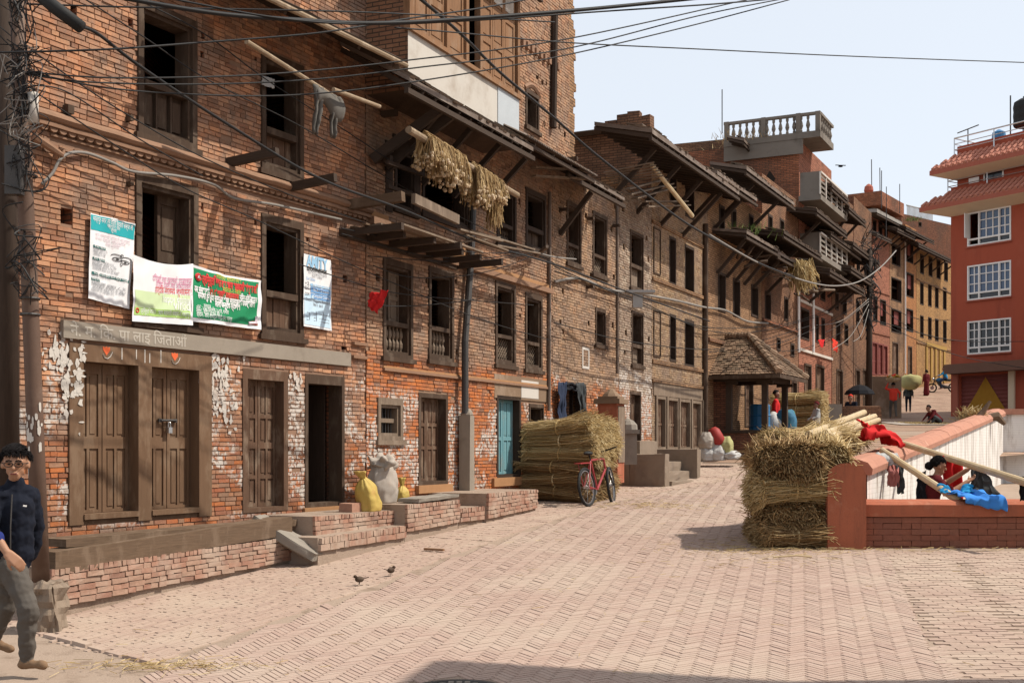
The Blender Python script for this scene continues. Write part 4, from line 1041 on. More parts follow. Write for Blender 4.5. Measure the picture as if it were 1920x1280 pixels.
for k, (a, b_) in enumerate(wz):
    if k == 2: continue
    n_l = {0: 2, 1: 1, 3: 3}[k]; w_ = (b_ - a) / n_l
    for j in range(n_l):
        lf = panel_leaf(orl, a + j * w_ + .004, a + (j + 1) * w_ - .004, zb_ + .04, zc_ - .02, po - .03, M['wood_orange'], ((.04, .30), (.36, .62), (.68, .94)), 1, 'shutter')
        if (k, j) in ((0, 1), (3, 1), (3, 2)): MB().box(po - .02, po - .008, a + j * w_ + .06, a + (j + 1) * w_ - .06, zb_ + .04 + (zc_ - zb_) * .70, zb_ + (zc_ - zb_) * .9).build('glass_pane', M['white_metal'], orl)
ez = W2.px(985, 38, po + .25)[1]
e3, _ = canopy(h2, W2, 0, 0, 0, po + .3, .4, M['rust'], t01=(to0 - .1, to1 + .25), z=max(ez, zc_ + .05), struts=0, thick=.05)
# stepped, broken right-hand edge of the upper wall
for k in range(34):
    z = zB3 + .3 + k * .15; m = MB(); w_ = .30 * (1 - k / 36) + rng.choice((0, .05, .1, .17)) + rng.uniform(0, .03)
    m.jbox(-.28, -.005, W2.L, W2.L + w_, z, z + .149, .006); m.build('wall_stub', M['bt_tan'], h2)
# dentil row
for k in range(9):
    q = W2.q(975 + k * 8.2, 86 + k * 5.6); MB().box(0, .07, q.y, q.y + .1, q.z, q.z + .12).build('dentil', M['clay'], h2)
# ruined wooden balcony under the porch
tb0 = W2.su(742, .8); zbal = W2.px(742, 420, .8)[1]; tb1 = W2.su(945, .85)
bal = MB(); bal.beam((.0, tb0, zbal - .05), (.0, tb0, zbal), .01, .01)
bal = MB(); bal.box(0, .06, tb0, tb1, zbal - .12, zbal); bo_ = bal.build('balcony', M['wood_dk_h'], h2)
for k in range(7):
    x = tb0 + (tb1 - tb0) * k / 6.0; m = MB(); m.beam((-.05, x, zbal - .06), (rng.uniform(.6, .95), x + rng.uniform(-.03, .03), zbal - .04), .07, .09); m.build('joist', M['wood_dk_h'], bo_)
for k in range(9):
    p_ = .12 + .085 * k; a = tb0 + rng.uniform(-.1, .3); b_ = tb1 - rng.uniform(0, 1.4)
    m = MB(); m.beam((p_, a, zbal + .02), (p_ + rng.uniform(-.03, .03), b_, zbal + rng.uniform(.0, .03)), .075, .025); m.build('plank', M['wood_grey'] if k % 3 else M['wood_h'], bo_)
m = MB(); a = W2.q(775, 372, .9); b_ = W2.q(858, 412, .9); m.beam(a, b_, .06, .13); m.build('plank', M['wood_grey'], bo_)
for (u0, y0, u1, y1, p0) in ((860, 430, 940, 452, .8), (870, 440, 950, 470, .7), (860, 455, 935, 445, .55), (880, 432, 1000, 468, .5), (930, 460, 1010, 475, .5)):
    m = MB(); m.beam(W2.q(u0, y0, p0), W2.q(u1, y1, p0 + .1), .07, .025); m.build('plank', M['wood_grey'], bo_)
q = W2.q(655, 385); m = MB(); m.beam((-.05, q.y, q.z), (.8, q.y + .05, q.z + .06), .11, .13); m.build('projecting_beam', M['wood_h'], h2)
for (u, y) in ((1060, 300), (715, 215), (975, 262), (705, 300)):
    q = W2.q(u, y); m = MB(); m.beam((-.02, q.y, q.z), (.25, q.y, q.z), .08, .08); m.build('beam_end', M['wood'], h2)
# dark timber screen behind the balcony, between its openings
for (ua, ub, ya, yb) in ((724, 737, 262, 395), (779, 789, 272, 398), (877, 926, 300, 345), (738, 876, 250, 266)):
    q = W2.rect(ua, ub, ya, yb, .03)
    for k in range(max(1, int((q[1] - q[0]) / .18))):
        n_k = max(1, int((q[1] - q[0]) / .18)); w_ = (q[1] - q[0]) / n_k; MB().box(-.01, .03 + .006 * (k % 2), q[0] + k * w_ + .004, q[0] + (k + 1) * w_ - .004, q[2], q[3]).build('timber_board', M['wood_dark'], h2)
for y in (300, 345): a = W2.q(726, y + 4, .5); b_ = W2.q(800, y + 30, .5); m = MB(); m.beam(a, b_, .05, .05); m.build('batten', M['wood_dark'], h2)
# mud-plastered strip under the balcony
q = W2.rect(722, 880, 412, 452, .02); MB().box(.0, .022, *q).build('plaster_patch', M['mud'], h2)

# ------------------------------------------------------------------ third, fourth and fifth houses
W3 = Wall(1035.5, K2 / 964.5, 1160, K2 / 840, .5)
h3 = W3.root('brick_house', ('pale brick house with small lattice windows and a blue curtain over its door', 'house'))
hs3 = []
w3 = [(1061, 1088, 375, 494, 'lattice'), (1110, 1137, 394, 515, 'lattice')]
for a in w3: hole(W3, hs3, *a[:4])
hole(W3, hs3, 1115, 1134, 576, 648); hole(W3, hs3, 1050, 1098, 722, 850)
pu3 = [W3.rect(u, u + 4, y, y + 10) for u, y in ((1047, 388), (1048, 598), (1053, 616), (1101, 600), (1146, 604), (1096, 398), (1144, 424), (1105, 510), (1148, 514), (1052, 540), (1150, 380))]
zt3 = W3.px(1035, 318)[1]
wall_shell(h3, W3, zt3, 5.5, hs3 + pu3, [M['mortar3'], M['bt_tan']]); floors(h3, W3, [W3.px(1060, 690)[1], W3.px(1060, 520)[1]], 5.5)
lay_bricks(h3, W3, -.3, zt3, hs3 + pu3, M['brick3'], relief=lambda a, z: .03 * max(0, mnoise.noise(Vector((a * 2.6, z * 3, 1.3)))) if z < 2.3 else 0, rough=.008, missing=.012)
for a in w3: window(h3, W3, *a[:4], a[4], fm=M['wood'], pm=M['wood_grey'], fw=.06, lower=.3)
window(h3, W3, 1115, 1134, 576, 648, 'plain', fm=M['wood'], fw=.05, shutter=3)
door(h3, W3, 1050, 1098, 722, 850, M['wood_dark'], M['wood_dark'], open_=True, fw=.06)
canopy(h3, W3, 1112, 338, 1168, .8, .45, M['rust'], t_ext=(1.2, .1), struts=1, thick=.05)
for u, y in ((1049, 395), (1098, 412), (1098, 540), (1147, 425)): q = W3.q(u, y); MB().box(-.02, .16, q.y, q.y + .1, q.z, q.z + .05).build('beam_end', M['wood'], h3)
m = MB(); m.tube([W3.q(1157.5, 372, .04), W3.q(1158, 700, .04)], .03, 6); m.build('downpipe', M['rust'], h3)
q = W3.rect(1092, 1105, 650, 690, .02); m = MB(); frame(m, q[0], q[1], q[2], q[3], .05, .012, .022); m.build('painted_outline', M['white_old'], h3)

W4 = Wall(1160.5, K2 / 839.5, 1221, K2 / 779, .55)
h4 = W4.root('brick_house', ('narrow whitish brick house with one window above another', 'house'))
hs4 = []
for a in [(1180, 1205, 429, 540), (1183, 1205, 580, 686), (1180, 1201, 733, 840)]: hole(W4, hs4, *a)
pu4 = [W4.rect(u, u + 3.5, y, y + 10) for u, y in ((1166, 386), (1167, 457), (1213, 480), (1171, 618), (1214, 630), (1169, 655), (1210, 440))]
zt4 = W4.px(1162, 352)[1]
wall_shell(h4, W4, zt4, 5.5, hs4 + pu4, [M['mortar3'], M['bt_tan']]); floors(h4, W4, [W4.px(1180, 700)[1], W4.px(1180, 560)[1]], 5.5)
lay_bricks(h4, W4, -.3, zt4, hs4 + pu4, M['brick4'], rough=.008, missing=.01)
window(h4, W4, 1180, 1205, 429, 540, 'boards', fm=M['wood'], pm=M['wood_grey'], fw=.05, lower=.4); window(h4, W4, 1183, 1205, 580, 686, 'boards', fm=M['wood'], pm=M['wood_grey'], fw=.05, lower=.36)
door(h4, W4, 1180, 1201, 733, 840, M['wood'], M['door_old'], fw=.06)
for k in range(9):
    x = W4.L * k / 9; m = MB(); m.jbox(-.4, -.02, x, x + W4.L / 9, zt4, zt4 + rng.uniform(.02, .22) * (1.6 if k < 3 else .6), .01); m.build('broken_parapet', M['bt_tan'], h4)
# loose slatted shelf and pole lying off the wall top
m = MB(); a = W4.q(1172, 365, .5)
for k in range(6):
    m = MB(); m.beam((.0, a.y + .1 + k * .12, zt4 + .12 - .02 * k), (.95, a.y + .55 + k * .13, zt4 + .34 - .03 * k), .06, .02); m.build('slat', M['wood_grey'], h4)

W5 = Wall(1221.5, K2 / 778.5, 1326, 32.5, .65)
h5 = W5.root('brick_house', ('buff brick house with four brown shop doors and a deep strutted roof', 'house'))
hs5 = []
w5 = [(1254, 1267, 441, 532), (1283, 1301, 457, 548), (1255, 1267, 587, 677), (1283, 1301, 597, 686), (1255, 1268, 309, 378), (1284, 1301, 337, 405)]
for a in w5: hole(W5, hs5, *a)
d5 = [(1227, 1248, 741, 842), (1250, 1271, 744, 842), (1273, 1294, 747, 842), (1296, 1314, 750, 842)]
for a in d5: hole(W5, hs5, *a)
zt5 = W5.px(1222, 245)[1]
wall_shell(h5, W5, zt5, 6, hs5, [M['mortar3'], M['bt_brown']]); floors(h5, W5, [W5.px(1222, 695)[1], W5.px(1222, 520)[1], W5.px(1222, 400)[1]], 6)
bands = [W5.rect(1222, 1326, y, y + 6) for y in (412, 519, 674, 710)]
lay_bricks(h5, W5, -.3, zt5, hs5 + [(q[0], W5.L, q[2], q[3]) for q in bands], M['brick5'], rough=.004, missing=.002)
for q in bands: MB().box(-.02, .05, 0, W5.L, q[2], q[3]).build('string_course', M['bt_tan'], h5)
for a in w5: window(h5, W5, *a, 'small', fm=M['wood_dark'], fw=.05, proud=.015)
for y0, y1 in ((425, 512), (580, 668)):
    q = W5.rect(1224, 1237, y0, y1); m = MB(); frame(m, q[0], q[1], q[2], q[3], .03, .01, .035); m.build('recessed_panel', M['wood'], h5)
for a in d5: door(h5, W5, *a, M['wood_grey'], M['door_old'], ((.03, .45), (.5, .96)), fw=.07, rec=.08)
q = W5.rect(1224, 1318, 716, 741); MB().box(-.01, .03, q[0], q[1], q[2] + .01, q[3]).build('door_head', M['wood_grey'], h5)
for x in (1228.5, 1249, 1272, 1295, 1316): q = W5.px(x, 842); MB().box(-.01, .05, q[0] - .05, q[0] + .05, q[1], W5.px(x, 741 + (x - 1228) * .1)[1]).build('post', M['wood_grey'], h5)
e5, _ = canopy(h5, W5, 1226, 245, 1386, 1.25, .3, M['rust'], t_ext=(.1, 0), struts=4, thick=.08, sdrop=1.15)
# ruined gable and a tin sheet over the side wall
for k in range(7):
    m = MB(); m.jbox(-2.0 + k * .28, -1.72 + k * .28, .03, .3, zt5, zt5 + (.1 + .09 * k if k < 5 else .5 - .12 * (k - 5)), .02); m.build('broken_parapet', M['bt_brown'], h5)
m = MB(); m.grid(lambda u, v: (-5 + 4.9 * u, -.35 + 1.4 * v, zt5 + .06 + .02 * u), 6, 2); m.build('tin_sheet', M['rust'], h5, solid=.02)
m = MB(); a = W5.q(1222, 310, .9); b_ = W5.q(1298, 405, .9); m.tube([a, b_], .05, 8); m.build('pole', M['bamboo'], h5)
for (ua, ya, ub, yb) in ((1175, 355, 1250, 335), (1178, 365, 1258, 345), (1190, 372, 1262, 352), (1205, 378, 1285, 378), (1210, 388, 1290, 385)):
    m = MB(); m.beam(W5.q(ua, ya, .55), W5.q(ub, yb, .7), .16, .03); m.build('plank', M['wood_grey'], h5)
m = MB(); m.tube([W5.q(1323, 420, .07), W5.q(1322, 835, .07)], .075, 8); m.build('post', M['wood'], h5)
# roof of the middle houses seen as a tiled slope behind the parapet
for W_, h_, z_ in ((W3, h3, zt3), (W4, h4, zt4)): MB().box(-5, -.3, .1, W_.L - .1, z_ + .02, z_ + .06).build('roof', M['rust'], h_)
# ------------------------------------------------------------------ houses farther up the street
def Zs(u): return 32.5 * 773 / (2100 - u)
def far_house(label, u0, Z0, u1, Z1, yT, wins, mats, depth=5, wm=None, doors=(), bands=(), name='brick_house', zb=None, trim=None, dm=None):
    W_ = Wall(u0, Z0, u1, Z1, prof(Z0) if zb is None else zb); h = W_.root(name, (label, 'house'))
    hs = [W_.rect(*a[:4]) for a in list(wins) + list(doors)]; zt = W_.px(u0, yT)[1]
    wall_shell(h, W_, zt, depth, hs, [mats[0], mats[1]], zlo=-3.5)
    for a in wins: window(h, W_, *a[:4], 'small', fm=wm or M['wood_dark'], fw=.055, proud=.02, pm=M['wood_red'], shutter=a[4] if len(a) > 4 else 0)
    for a in doors: door(h, W_, *a[:4], dm or M['wood'], dm or M['door_old'], fw=.08, rec=.1)
    for y in bands:
        q = W_.px(u0, y)[1]; MB().box(-.02, .06, 0, W_.L, q - .09, q).build('string_course', trim or mats[1], h)
    # one floor inside per storey
    z = 2.1
    while z < zt - 1: MB().box(-depth + .05, -.3, .05, W_.L - .05, z - .05, z + .05).build('floor_slab', M['interior'], h); z += 2.1
    return W_, h, zt
W6, h6, zt6 = far_house('tan brick house with a straw-heaped skirt roof beside the tiled shelter', 1327, Zs(1327), 1428, Zs(1428), 335,
    [(1346, 1360, 508, 582), (1374, 1387, 520, 592), (1408, 1421, 532, 592), (1348, 1358, 382, 432), (1371, 1380, 388, 432), (1404, 1412, 400, 440)], [M['bt_tan'], M['bt_brown']], bands=(632,), doors=[(1345, 1362, 705, 790), (1396, 1412, 712, 800)])
canopy(h6, W6, 1367, 336, 1416, .95, .25, M['rust'], t_ext=(1, .2), struts=2, thick=.08, tiles=None)
e6, (ta, tb, ze) = canopy(h6, W6, 1400, 433, 1462, .95, .16, M['rust'], struts=4, thick=.07, sdrop=1.0, name='skirt_roof')
W6b, h6b, zt6b = far_house('brick house with stacked firewood under its skirt roof', 1429, Zs(1429), 1497, Zs(1497), 325,
    [(1434, 1445, 545, 600), (1470, 1477, 555, 600), (1456, 1463, 632, 656), (1482, 1489, 642, 668), (1440, 1448, 400, 440), (1462, 1470, 408, 445)], [M['bt_brown'], M['bt_red']], bands=(596,), doors=[(1484, 1494, 712, 800)])
canopy(h6b, W6b, 1400, 313, 1490, 1.0, .25, M['rust'], struts=2, thick=.08)
canopy(h6b, W6b, 1462, 473, 1498, .95, .16, M['rust'], t_ext=(.2, .5), struts=2, thick=.07, name='skirt_roof')
canopy(h6b, W6b, 1470, 433, 1541, 1.2, .2, M['wood_dk_h'], struts=1, thick=.07, name='skirt_roof')
# firewood and poles stowed under the skirt roof
for k in range(26):
    W_ = W6 if k < 9 else W6b; h_ = h6 if k < 9 else h6b
    t_ = rng.uniform(1.5, W_.L - .2); z_ = W_.px(1400 if k < 9 else 1450, 505 if k < 9 else 530)[1] + rng.uniform(-.2, .5)
    m = MB(); a = Vector((rng.uniform(.2, .5), t_, z_)); b_ = a + Vector((rng.uniform(.2, .7), rng.uniform(-1.2, 1.2), rng.uniform(-.2, .3))); m.tube([a, (a + b_) / 2 + Vector((0, 0, rng.uniform(-.1, .1))), b_], rng.uniform(.02, .05), 5); m.build('firewood_stick', M['wood'] if k % 3 else M['wood_grey'], h_)
# side walls of roofs behind: small brick dormer house
Wd_, hd_, ztd = far_house('small brick attic house with grassy roof behind the tan house', 1390, 44, 1418, 46.5, 258, [(1399, 1407, 290, 325)], [M['bt_tan'], M['bt_brown']], depth=4, zb=7)
canopy(hd_, Wd_, 1400, 266, 1432, .6, .2, M['rust'], t_ext=(.4, 0), struts=0, thick=.08)
W7, h7, zt7 = far_house('tall brick house with concrete roof terrace, white balustrade and two balconies', 1498, Zs(1498), 1559, Zs(1559), 262,
    [(1500, 1516, 470, 548), (1501, 1517, 575, 634), (1528, 1535, 498, 555), (1538, 1547, 508, 562), (1529, 1534.5, 590, 641), (1540, 1546, 595, 646), (1505, 1520, 330, 380), (1540, 1552, 345, 392)], [M['bt_pink'], M['bt_red']], bands=(652, 560), trim=M['white_old'], doors=[(1508, 1521, 680, 800), (1529, 1545, 682, 800)], depth=5)
# concrete slab and balustrade on the roof
zsl = zt7
TE = W7.su(1563, .75)
MB().box(-2.6, .75, -.12, TE, zsl, zsl + .22).build('roof_slab', M['conc_old'], h7)
MB().box(-2.6, .15, -.1, -.02, zsl - .5, zsl - .003).build('ring_beam', M['conc_old'], h7)
zr = zsl + .22; hb = .55
for k in range(13):
    x = -2.5 + k * .235
    m = MB(); m.lathe([(.05, 0), (.05, .06), (.035, .1), (.075, .22), (.05, .34), (.03, .4), (.05, .45), (.05, hb)], (x, -.05, zr), 8); m.build('baluster', M['conc_old'], h7)
for k in range(int(TE / .33)):
    x = .1 + k * .33
    m = MB(); m.lathe([(.05, 0), (.05, .06), (.035, .1), (.075, .22), (.05, .34), (.03, .4), (.05, .45), (.05, hb)], (.68, x, zr), 8); m.build('baluster', M['conc_old'], h7)
MB().box(-2.6, .75, -.12, .02, zr + hb, zr + hb + .09).build('handrail', M['conc_old'], h7); MB().box(.6, .76, .02, TE, zr + hb, zr + hb + .09).build('handrail', M['conc_old'], h7)
for x in (-2.5, -1.2, 0, .66): MB().box(x - .08, x + .08, -.13, .03, zr, zr + hb + .1).build('post', M['conc_old'], h7)
q = W7.q(1516, 190, .2)
# brick diamond vent in the side wall
m = MB(); m.add([(-1.0, -.006, zsl - 1.55), (-.8, -.006, zsl - 1.25), (-1.0, -.006, zsl - .95), (-1.2, -.006, zsl - 1.25)], [(0, 1, 2, 3)]); m.build('vent', M['interior'], h7)
for (yTop, yBot, y1) in ((312, 356, 0), (428, 468, 0)):
    pb = .75; t0_, zt_ = W7.px(1530, yTop, pb); zb__ = W7.px(1530, yBot, pb)[1]; t1_ = t0_ + 5.2; t0_ = -.05
    m = MB(); m.box(0, pb, t0_, t1_, zb__ - .18, zb__); bl = m.build('balcony', M['conc_old'], h7)
    MB().box(.05, pb, t0_, t0_ + .06, zb__, zt_).build('side_panel', M['conc_old'], bl)
    for k in range(6): MB().box(pb - .05, pb, t0_ + k * (t1_ - t0_) / 5 - .04, t0_ + k * (t1_ - t0_) / 5 + .04, zb__, zt_ - .03).build('post', M['white_old'], bl)
    MB().box(pb - .06, pb + .02, t0_, t1_, zt_ - .06, zt_).build('handrail', M['white_old'], bl)
    for k in range(4): MB().box(pb - .035, pb - .015, t0_, t1_, zb__ + .08 + k * .17, zb__ + .15 + k * .17).build('rail', M['conc_old'], bl)
for u, ya, yb in ((1497.5, 500, 660), (1525, 480, 660)): m = MB(); m.tube([W7.q(u, ya, .08), W7.q(u, yb, .08)], .05, 6); m.build('downpipe', M['white'], h7)
W8, h8, zt8 = far_house('dark brick house hung with several sagging wooden eaves', 1560, Zs(1560), 1600, Zs(1600), 350, [(1566, 1572, 545, 580), (1580, 1587, 552, 588), (1567, 1575, 600, 640), (1583, 1590, 605, 645)], [M['bt_brown'], M['bt_dark']], doors=[(1568, 1580, 690, 785)])
for (u, y, u2, p_) in ((1560, 346, 1592, .9), (1532, 392, 1588, 1.0), (1558, 436, 1614, .9), (1556, 505, 1622, 1.1)): canopy(h8, W8, u, y, u2, p_, .18, M['wood_dk_h'], struts=2, thick=.08)
W8b, h8b, zt8b = far_house('shadowed brick house with hanging red cloth beside the power pole', 1601, Zs(1601), 1634, Zs(1634), 368, [(1606, 1612, 470, 505), (1620, 1626, 480, 515), (1605, 1611, 560, 605), (1618, 1624, 565, 610)], [M['bt_brown'], M['bt_dark']], doors=[(1604, 1612, 690, 780), (1618, 1626, 690, 780)])
for (u, y, u2, p_) in ((1592, 388, 1624, .9), (1600, 455, 1650, 1.0), (1596, 500, 1640, 1.1)): canopy(h8b, W8b, u, y, u2, p_, .18, M['wood_dk_h'], struts=2, thick=.08)
ZB = lambda u: 76 * 868 / (2500 - u)
W9, h9, zt9 = far_house('pink brick house with a red roof parapet and dark red shop doors', 1632, ZB(1632), 1668, ZB(1668), 392, [(1637, 1645, 553, 602, 3), (1650, 1661, 560, 608, 3), (1636, 1643, 410, 440), (1647, 1654, 414, 445), (1658, 1664, 418, 450)], [M['bt_pink'], M['bt_pink']], bands=(540, 620), doors=[(1635, 1645, 640, 702), (1646, 1655, 643, 702), (1656, 1664, 646, 702)], dm=M['wood_red'], zb=6.0)
canopy(h9, W9, 1652, 396, 1690, .9, .1, M['concrete_grey'], t_ext=(.8, .2), struts=0, rafters=False, thick=.2); MB().box(-3, .75, -.3, W9.L + .6, zt9 + .15, zt9 + 1.0).build('parapet', M['bt_red'], h9)
canopy(h9, W9, 1650, 440, 1668, 1.1, .5, M['wood_dk_h'], t_ext=(.6, .4), struts=2, thick=.08)
m = MB(); m.lathe([(.2, 0), (.3, .2), (.26, .45), (.1, .6), (0, .65)], (-.2, .3, zt9 + 1.0), 10); m.build('roof_urn', M['red_trim'], h9)
for t_, h_ in ((.9, 2.4), (2.6, 2.2)): m = MB(); m.tube([(-.2, t_, zt9 + .9), (-.25, t_ + .1, zt9 + .9 + h_)], .03, 5); m.build('rod', M['metal_dark'], h9)
W9b, h9b, zt9b = far_house('narrow tan brick house with one column of dark windows', 1668.5, ZB(1668.5), 1697, ZB(1697), 425, [(1671, 1690, 518, 562), (1671, 1690, 577, 622, 3), (1672, 1688, 455, 495)], [M['bt_tan'], M['bt_brown']], doors=[(1673, 1684, 640, 722)], zb=6)
canopy(h9b, W9b, 1690, 432, 1712, 1.2, .4, M['wood_dk_h'], t_ext=(.8, .5), struts=2, thick=.08)
W9c, h9c, zt9c = far_house('orange brick house with red shutters and a white pipe', 1697.5, ZB(1697.5), 1718, ZB(1718), 420, [(1699, 1713, 509, 555, 3), (1699, 1712, 577, 620, 3), (1699, 1712, 450, 490, 3)], [M['bt_orange'], M['bt_orange']], doors=[(1702, 1710, 648, 705)], zb=6.2)
canopy(h9c, W9c, 1704, 428, 1752, 1.3, .5, M['wood_dk_h'], t_ext=(.6, 0), struts=3, thick=.08)
m = MB(); m.tube([W9c.q(1697.5, 450, .1), W9c.q(1697.5, 700, .1)], .05, 6); m.build('downpipe', M['white'], h9c)
W10, h10, zt10 = far_house('ochre brick house with rows of tall dark windows and yellow shop pillars', 1718.5, ZB(1718.5), 1800, ZB(1800), 465, [(u, u + 6.5, y + (u - 1724) * .22, y + 42 + (u - 1724) * .22) for u in (1725, 1740, 1753, 1768, 1783) for y in (528, 590)] + [(u, u + 7, 475 + (u - 1724) * .3, 512 + (u - 1724) * .3) for u in (1725, 1741, 1756, 1770)], [M['bt_ochre'], M['bt_tan']], bands=(640, 522), zb=6.2)
canopy(h10, W10, 1729, 459, 1800, 1.2, .5, M['wood_dk_h'], t_ext=(.8, 0), struts=5, thick=.1)
for k, u in enumerate((1735, 1744, 1752, 1760, 1768)): q = W10.q(u, 650 + (u - 1735) * .25); MB().box(.0, .08, q.y, q.y + .42, q.z - 2.3, q.z).build('pillar', M['wood_ochre'], h10)
MB().box(.081, .1, W10.su(1735), W10.su(1773), W10.px(1735, 648)[1], W10.px(1735, 641)[1]).build('valance', M['wood_ochre'], h10)
Wbk, hbk, ztbk = far_house('distant brick house with a grey roof railing above the ochre house', 1690, 108, 1790, 114, 400, [(1722, 1728, 415, 425)], [M['bt_dark'], M['bt_dark']], depth=8, zb=8)
for k in range(22): MB().box(-.06, -.02, 1 + k * .2, 1.06 + k * .2, ztbk, ztbk + .8).build('railing_bar', M['concrete_grey'], hbk)
MB().box(-.08, 0, .9, 5.5, ztbk + .8, ztbk + .88).build('handrail', M['concrete_grey'], hbk)

# ------------------------------------------------------------------ the red rendered house on the right
WR = Wall(1783, 60, 2300, 60 * 2333 / 2850, 3.0)
hr = WR.root('rendered_house', ('modern red rendered house with white casement windows and pink tiled skirt roofs', 'house'))
wr = [(1814, 1896, 400, 463), (1814, 1896, 499, 564), (1814, 1896, 603, 665), (1985, 2045, 392, 455), (1985, 2045, 492, 557), (1985, 2045, 598, 660)]
wr = [a for a in wr]
hsr = [WR.rect(*a) for a in wr]
ztr = WR.px(1783, 352)[1]
shop = WR.rect(1800, 1893, 705, 800); hsr.append(shop)
wall_shell(hr, WR, ztr, 15, hsr, [M['redwall'], M['redwall']], zlo=-2)
for z in (2.9, 5.8, 8.7): MB().box(-8.9, -.3, .05, WR.L - .05, z - .06, z + .06).build('floor_slab', M['interior'], hr)
for i, (t0, t1, z0, z1) in enumerate(hsr[:6]):
    m = MB(); frame(m, t0 + .003, t1 - .003, z0 + .003, z1 - .003, .07, -.12, .03); w_ = t1 - t0; h_ = z1 - z0; zl = z0 + h_ * .2
    m.box(-.1, .02, t0 + .07, t1 - .07, zl - .04, zl + .04); xs = [t0 + .07, t0 + w_ * .27, t0 + w_ * .73, t1 - .07]
    for x in xs[1:3]: m.box(-.1, .022, x - .035, x + .035, z0 + .07, zl - .04); m.box(-.1, .022, x - .035, x + .035, zl + .04, z1 - .07)
    wo = m.build('window', M['white'], hr)
    for a, b_, nc_ in zip(xs, xs[1:], (2, 3, 2)):
        if i == 0 and a == xs[0]:
            m = MB(); m.beam((.02, a + .03, (zl + z1) / 2), (.45, a + .1, (zl + z1) / 2), .04, z1 - zl - .12); m.build('open_casement', M['white'], wo); continue
        MB().box(-.09, -.07, a, b_, zl, z1 - .05).build('pane', M['glass'] if i < 2 else M['glass_dark'], wo)
        for k in range(1, nc_): x = a + (b_ - a) * k / nc_; MB().box(-.07, -.03, x - .022, x + .022, zl + .04, z1 - .07).build('glazing_bar', M['white'], wo)
        for k in range(1, 3): z = zl + (z1 - zl) * k / 3; MB().box(-.069, -.031, a + .03, b_ - .03, z - .02, z + .02).build('glazing_bar', M['white'], wo)
        MB().box(-.08, -.06, a, b_, z0 + .07, zl - .04).build('lower_pane', M['glass_dark'], wo)
    MB().box(0, .08, t0 - .05, t1 + .05, z0 - .07, z0 - .003).build('sill', M['red_trim'], wo)
# shop shutter with a yellow triangle, awning over it
t0, t1, z0, z1 = shop; m = MB(); k = 26
m.grid(lambda u, v: (-.12 + .02 * math.sin(v * k * math.pi), t0 + (t1 - t0) * u, z0 + (z1 - z0) * v), 1, k * 3); m.build('roller_shutter', M['wood_red'], hr)
m = MB(); tm = t0 + (t1 - t0) * .5; m.add([(-.09, tm - 1.6, z0), (-.09, tm + 1.6, z0), (-.09, tm, z1 - .1)], [(0, 1, 2)]); m.build('painted_triangle', plain('yellow_paint', (.34, .17, .02), var=.2), hr)
for x in (t0 - .2, t1 + .15): MB().box(0, .12, x - .15, x + .15, z0 - .5, z1 + .1).build('pillar', M['red_trim'] if x < t0 else M['cream'], hr)
MB().box(0, .7, t0 - .4, WR.L, z1 + .1, z1 + .55).build('awning', plain('awning_brown', (.16, .085, .06), var=.15), hr)
# skirt roofs: hipped at the near corner
def hip_roof(nm, zE, rise, over, t_s, inset):
    m = MB(); L_ = WR.L + 1
    a = (over, t_s - over, zE); b_ = (over, L_, zE); c = (inset, L_, zE + rise); d_ = (inset, t_s - inset * 0, zE + rise); e_ = (-6, t_s - over, zE); f_ = (-6, t_s, zE + rise)
    m.quad(a, b_, c, d_, 0); m.quad(e_, a, d_, f_, 0)
    m.quad((over, t_s - over, zE - .22), (over, L_, zE - .22), b_, a, 1); m.quad((-6, t_s - over, zE - .22), (over, t_s - over, zE - .22), a, e_, 1)
    m.quad((over, t_s - over, zE - .22), (0, t_s, zE - .5), (0, L_, zE - .5), (over, L_, zE - .22), 2); m.quad((-6, t_s - over, zE - .22), (-6, t_s, zE - .5), (0, t_s, zE - .5), (over, t_s - over, zE - .22), 2)
    r_ = m.build('skirt_roof', [M['rtile'], M['red_trim'], M['cream']], hr)
    n_t = int((L_ - t_s + over) / .3)
    for row in range(3):
        for k in range(n_t):
            f0 = row / 3; x = t_s - over + .2 + k * .3
            if x < t_s - over * (1 - f0) + .15: continue
            pa = over + (inset - over) * f0; pb_ = over + (inset - over) * (f0 + .36); za_ = zE + rise * f0; zb2 = zE + rise * (f0 + .36)
            m = MB(); m.tube([(pa + .03, x, za_ + .035), (pb_, x, zb2 + .03)], [.085, .075], 6); m.build('roof_tile', M['rtile'], r_)
    return r_
zE1 = WR.px(1745, 386, 1.0)[1]; hip_roof('a', zE1, .66, 1.05, 0, .15)
zU0, zU1 = zE1 + .66, WR.px(1791, 300, -.2)[1]
m = MB(); m.box(-8, -.15, .25, WR.L, zU0 - .2, zU1 + .6); m.build('upper_storey', M['redwall'], hr)
zE2 = WR.px(1768, 318, .6)[1]; hip_roof('b', zE2, .7, .85, .25, -.05)
for (ua, ub, ya, yb, mm) in ((1845, 1882, 323, 348, 'glass_dark'),):
    q = WR.rect(ua, ub, ya, yb, -.14); m = MB(); frame(m, *q, .06, -.149, -.1); wo = m.build('window', M['white'], hr); MB().box(-.149, -.14, q[0] + .06, q[1] - .06, q[2] + .06, q[3] - .06).build('pane', M[mm], wo)
q = WR.rect(1817, 1836, 335, 353, -.1); MB().box(-.1, -.07, *q).build('notice_board', M['white'], hr)
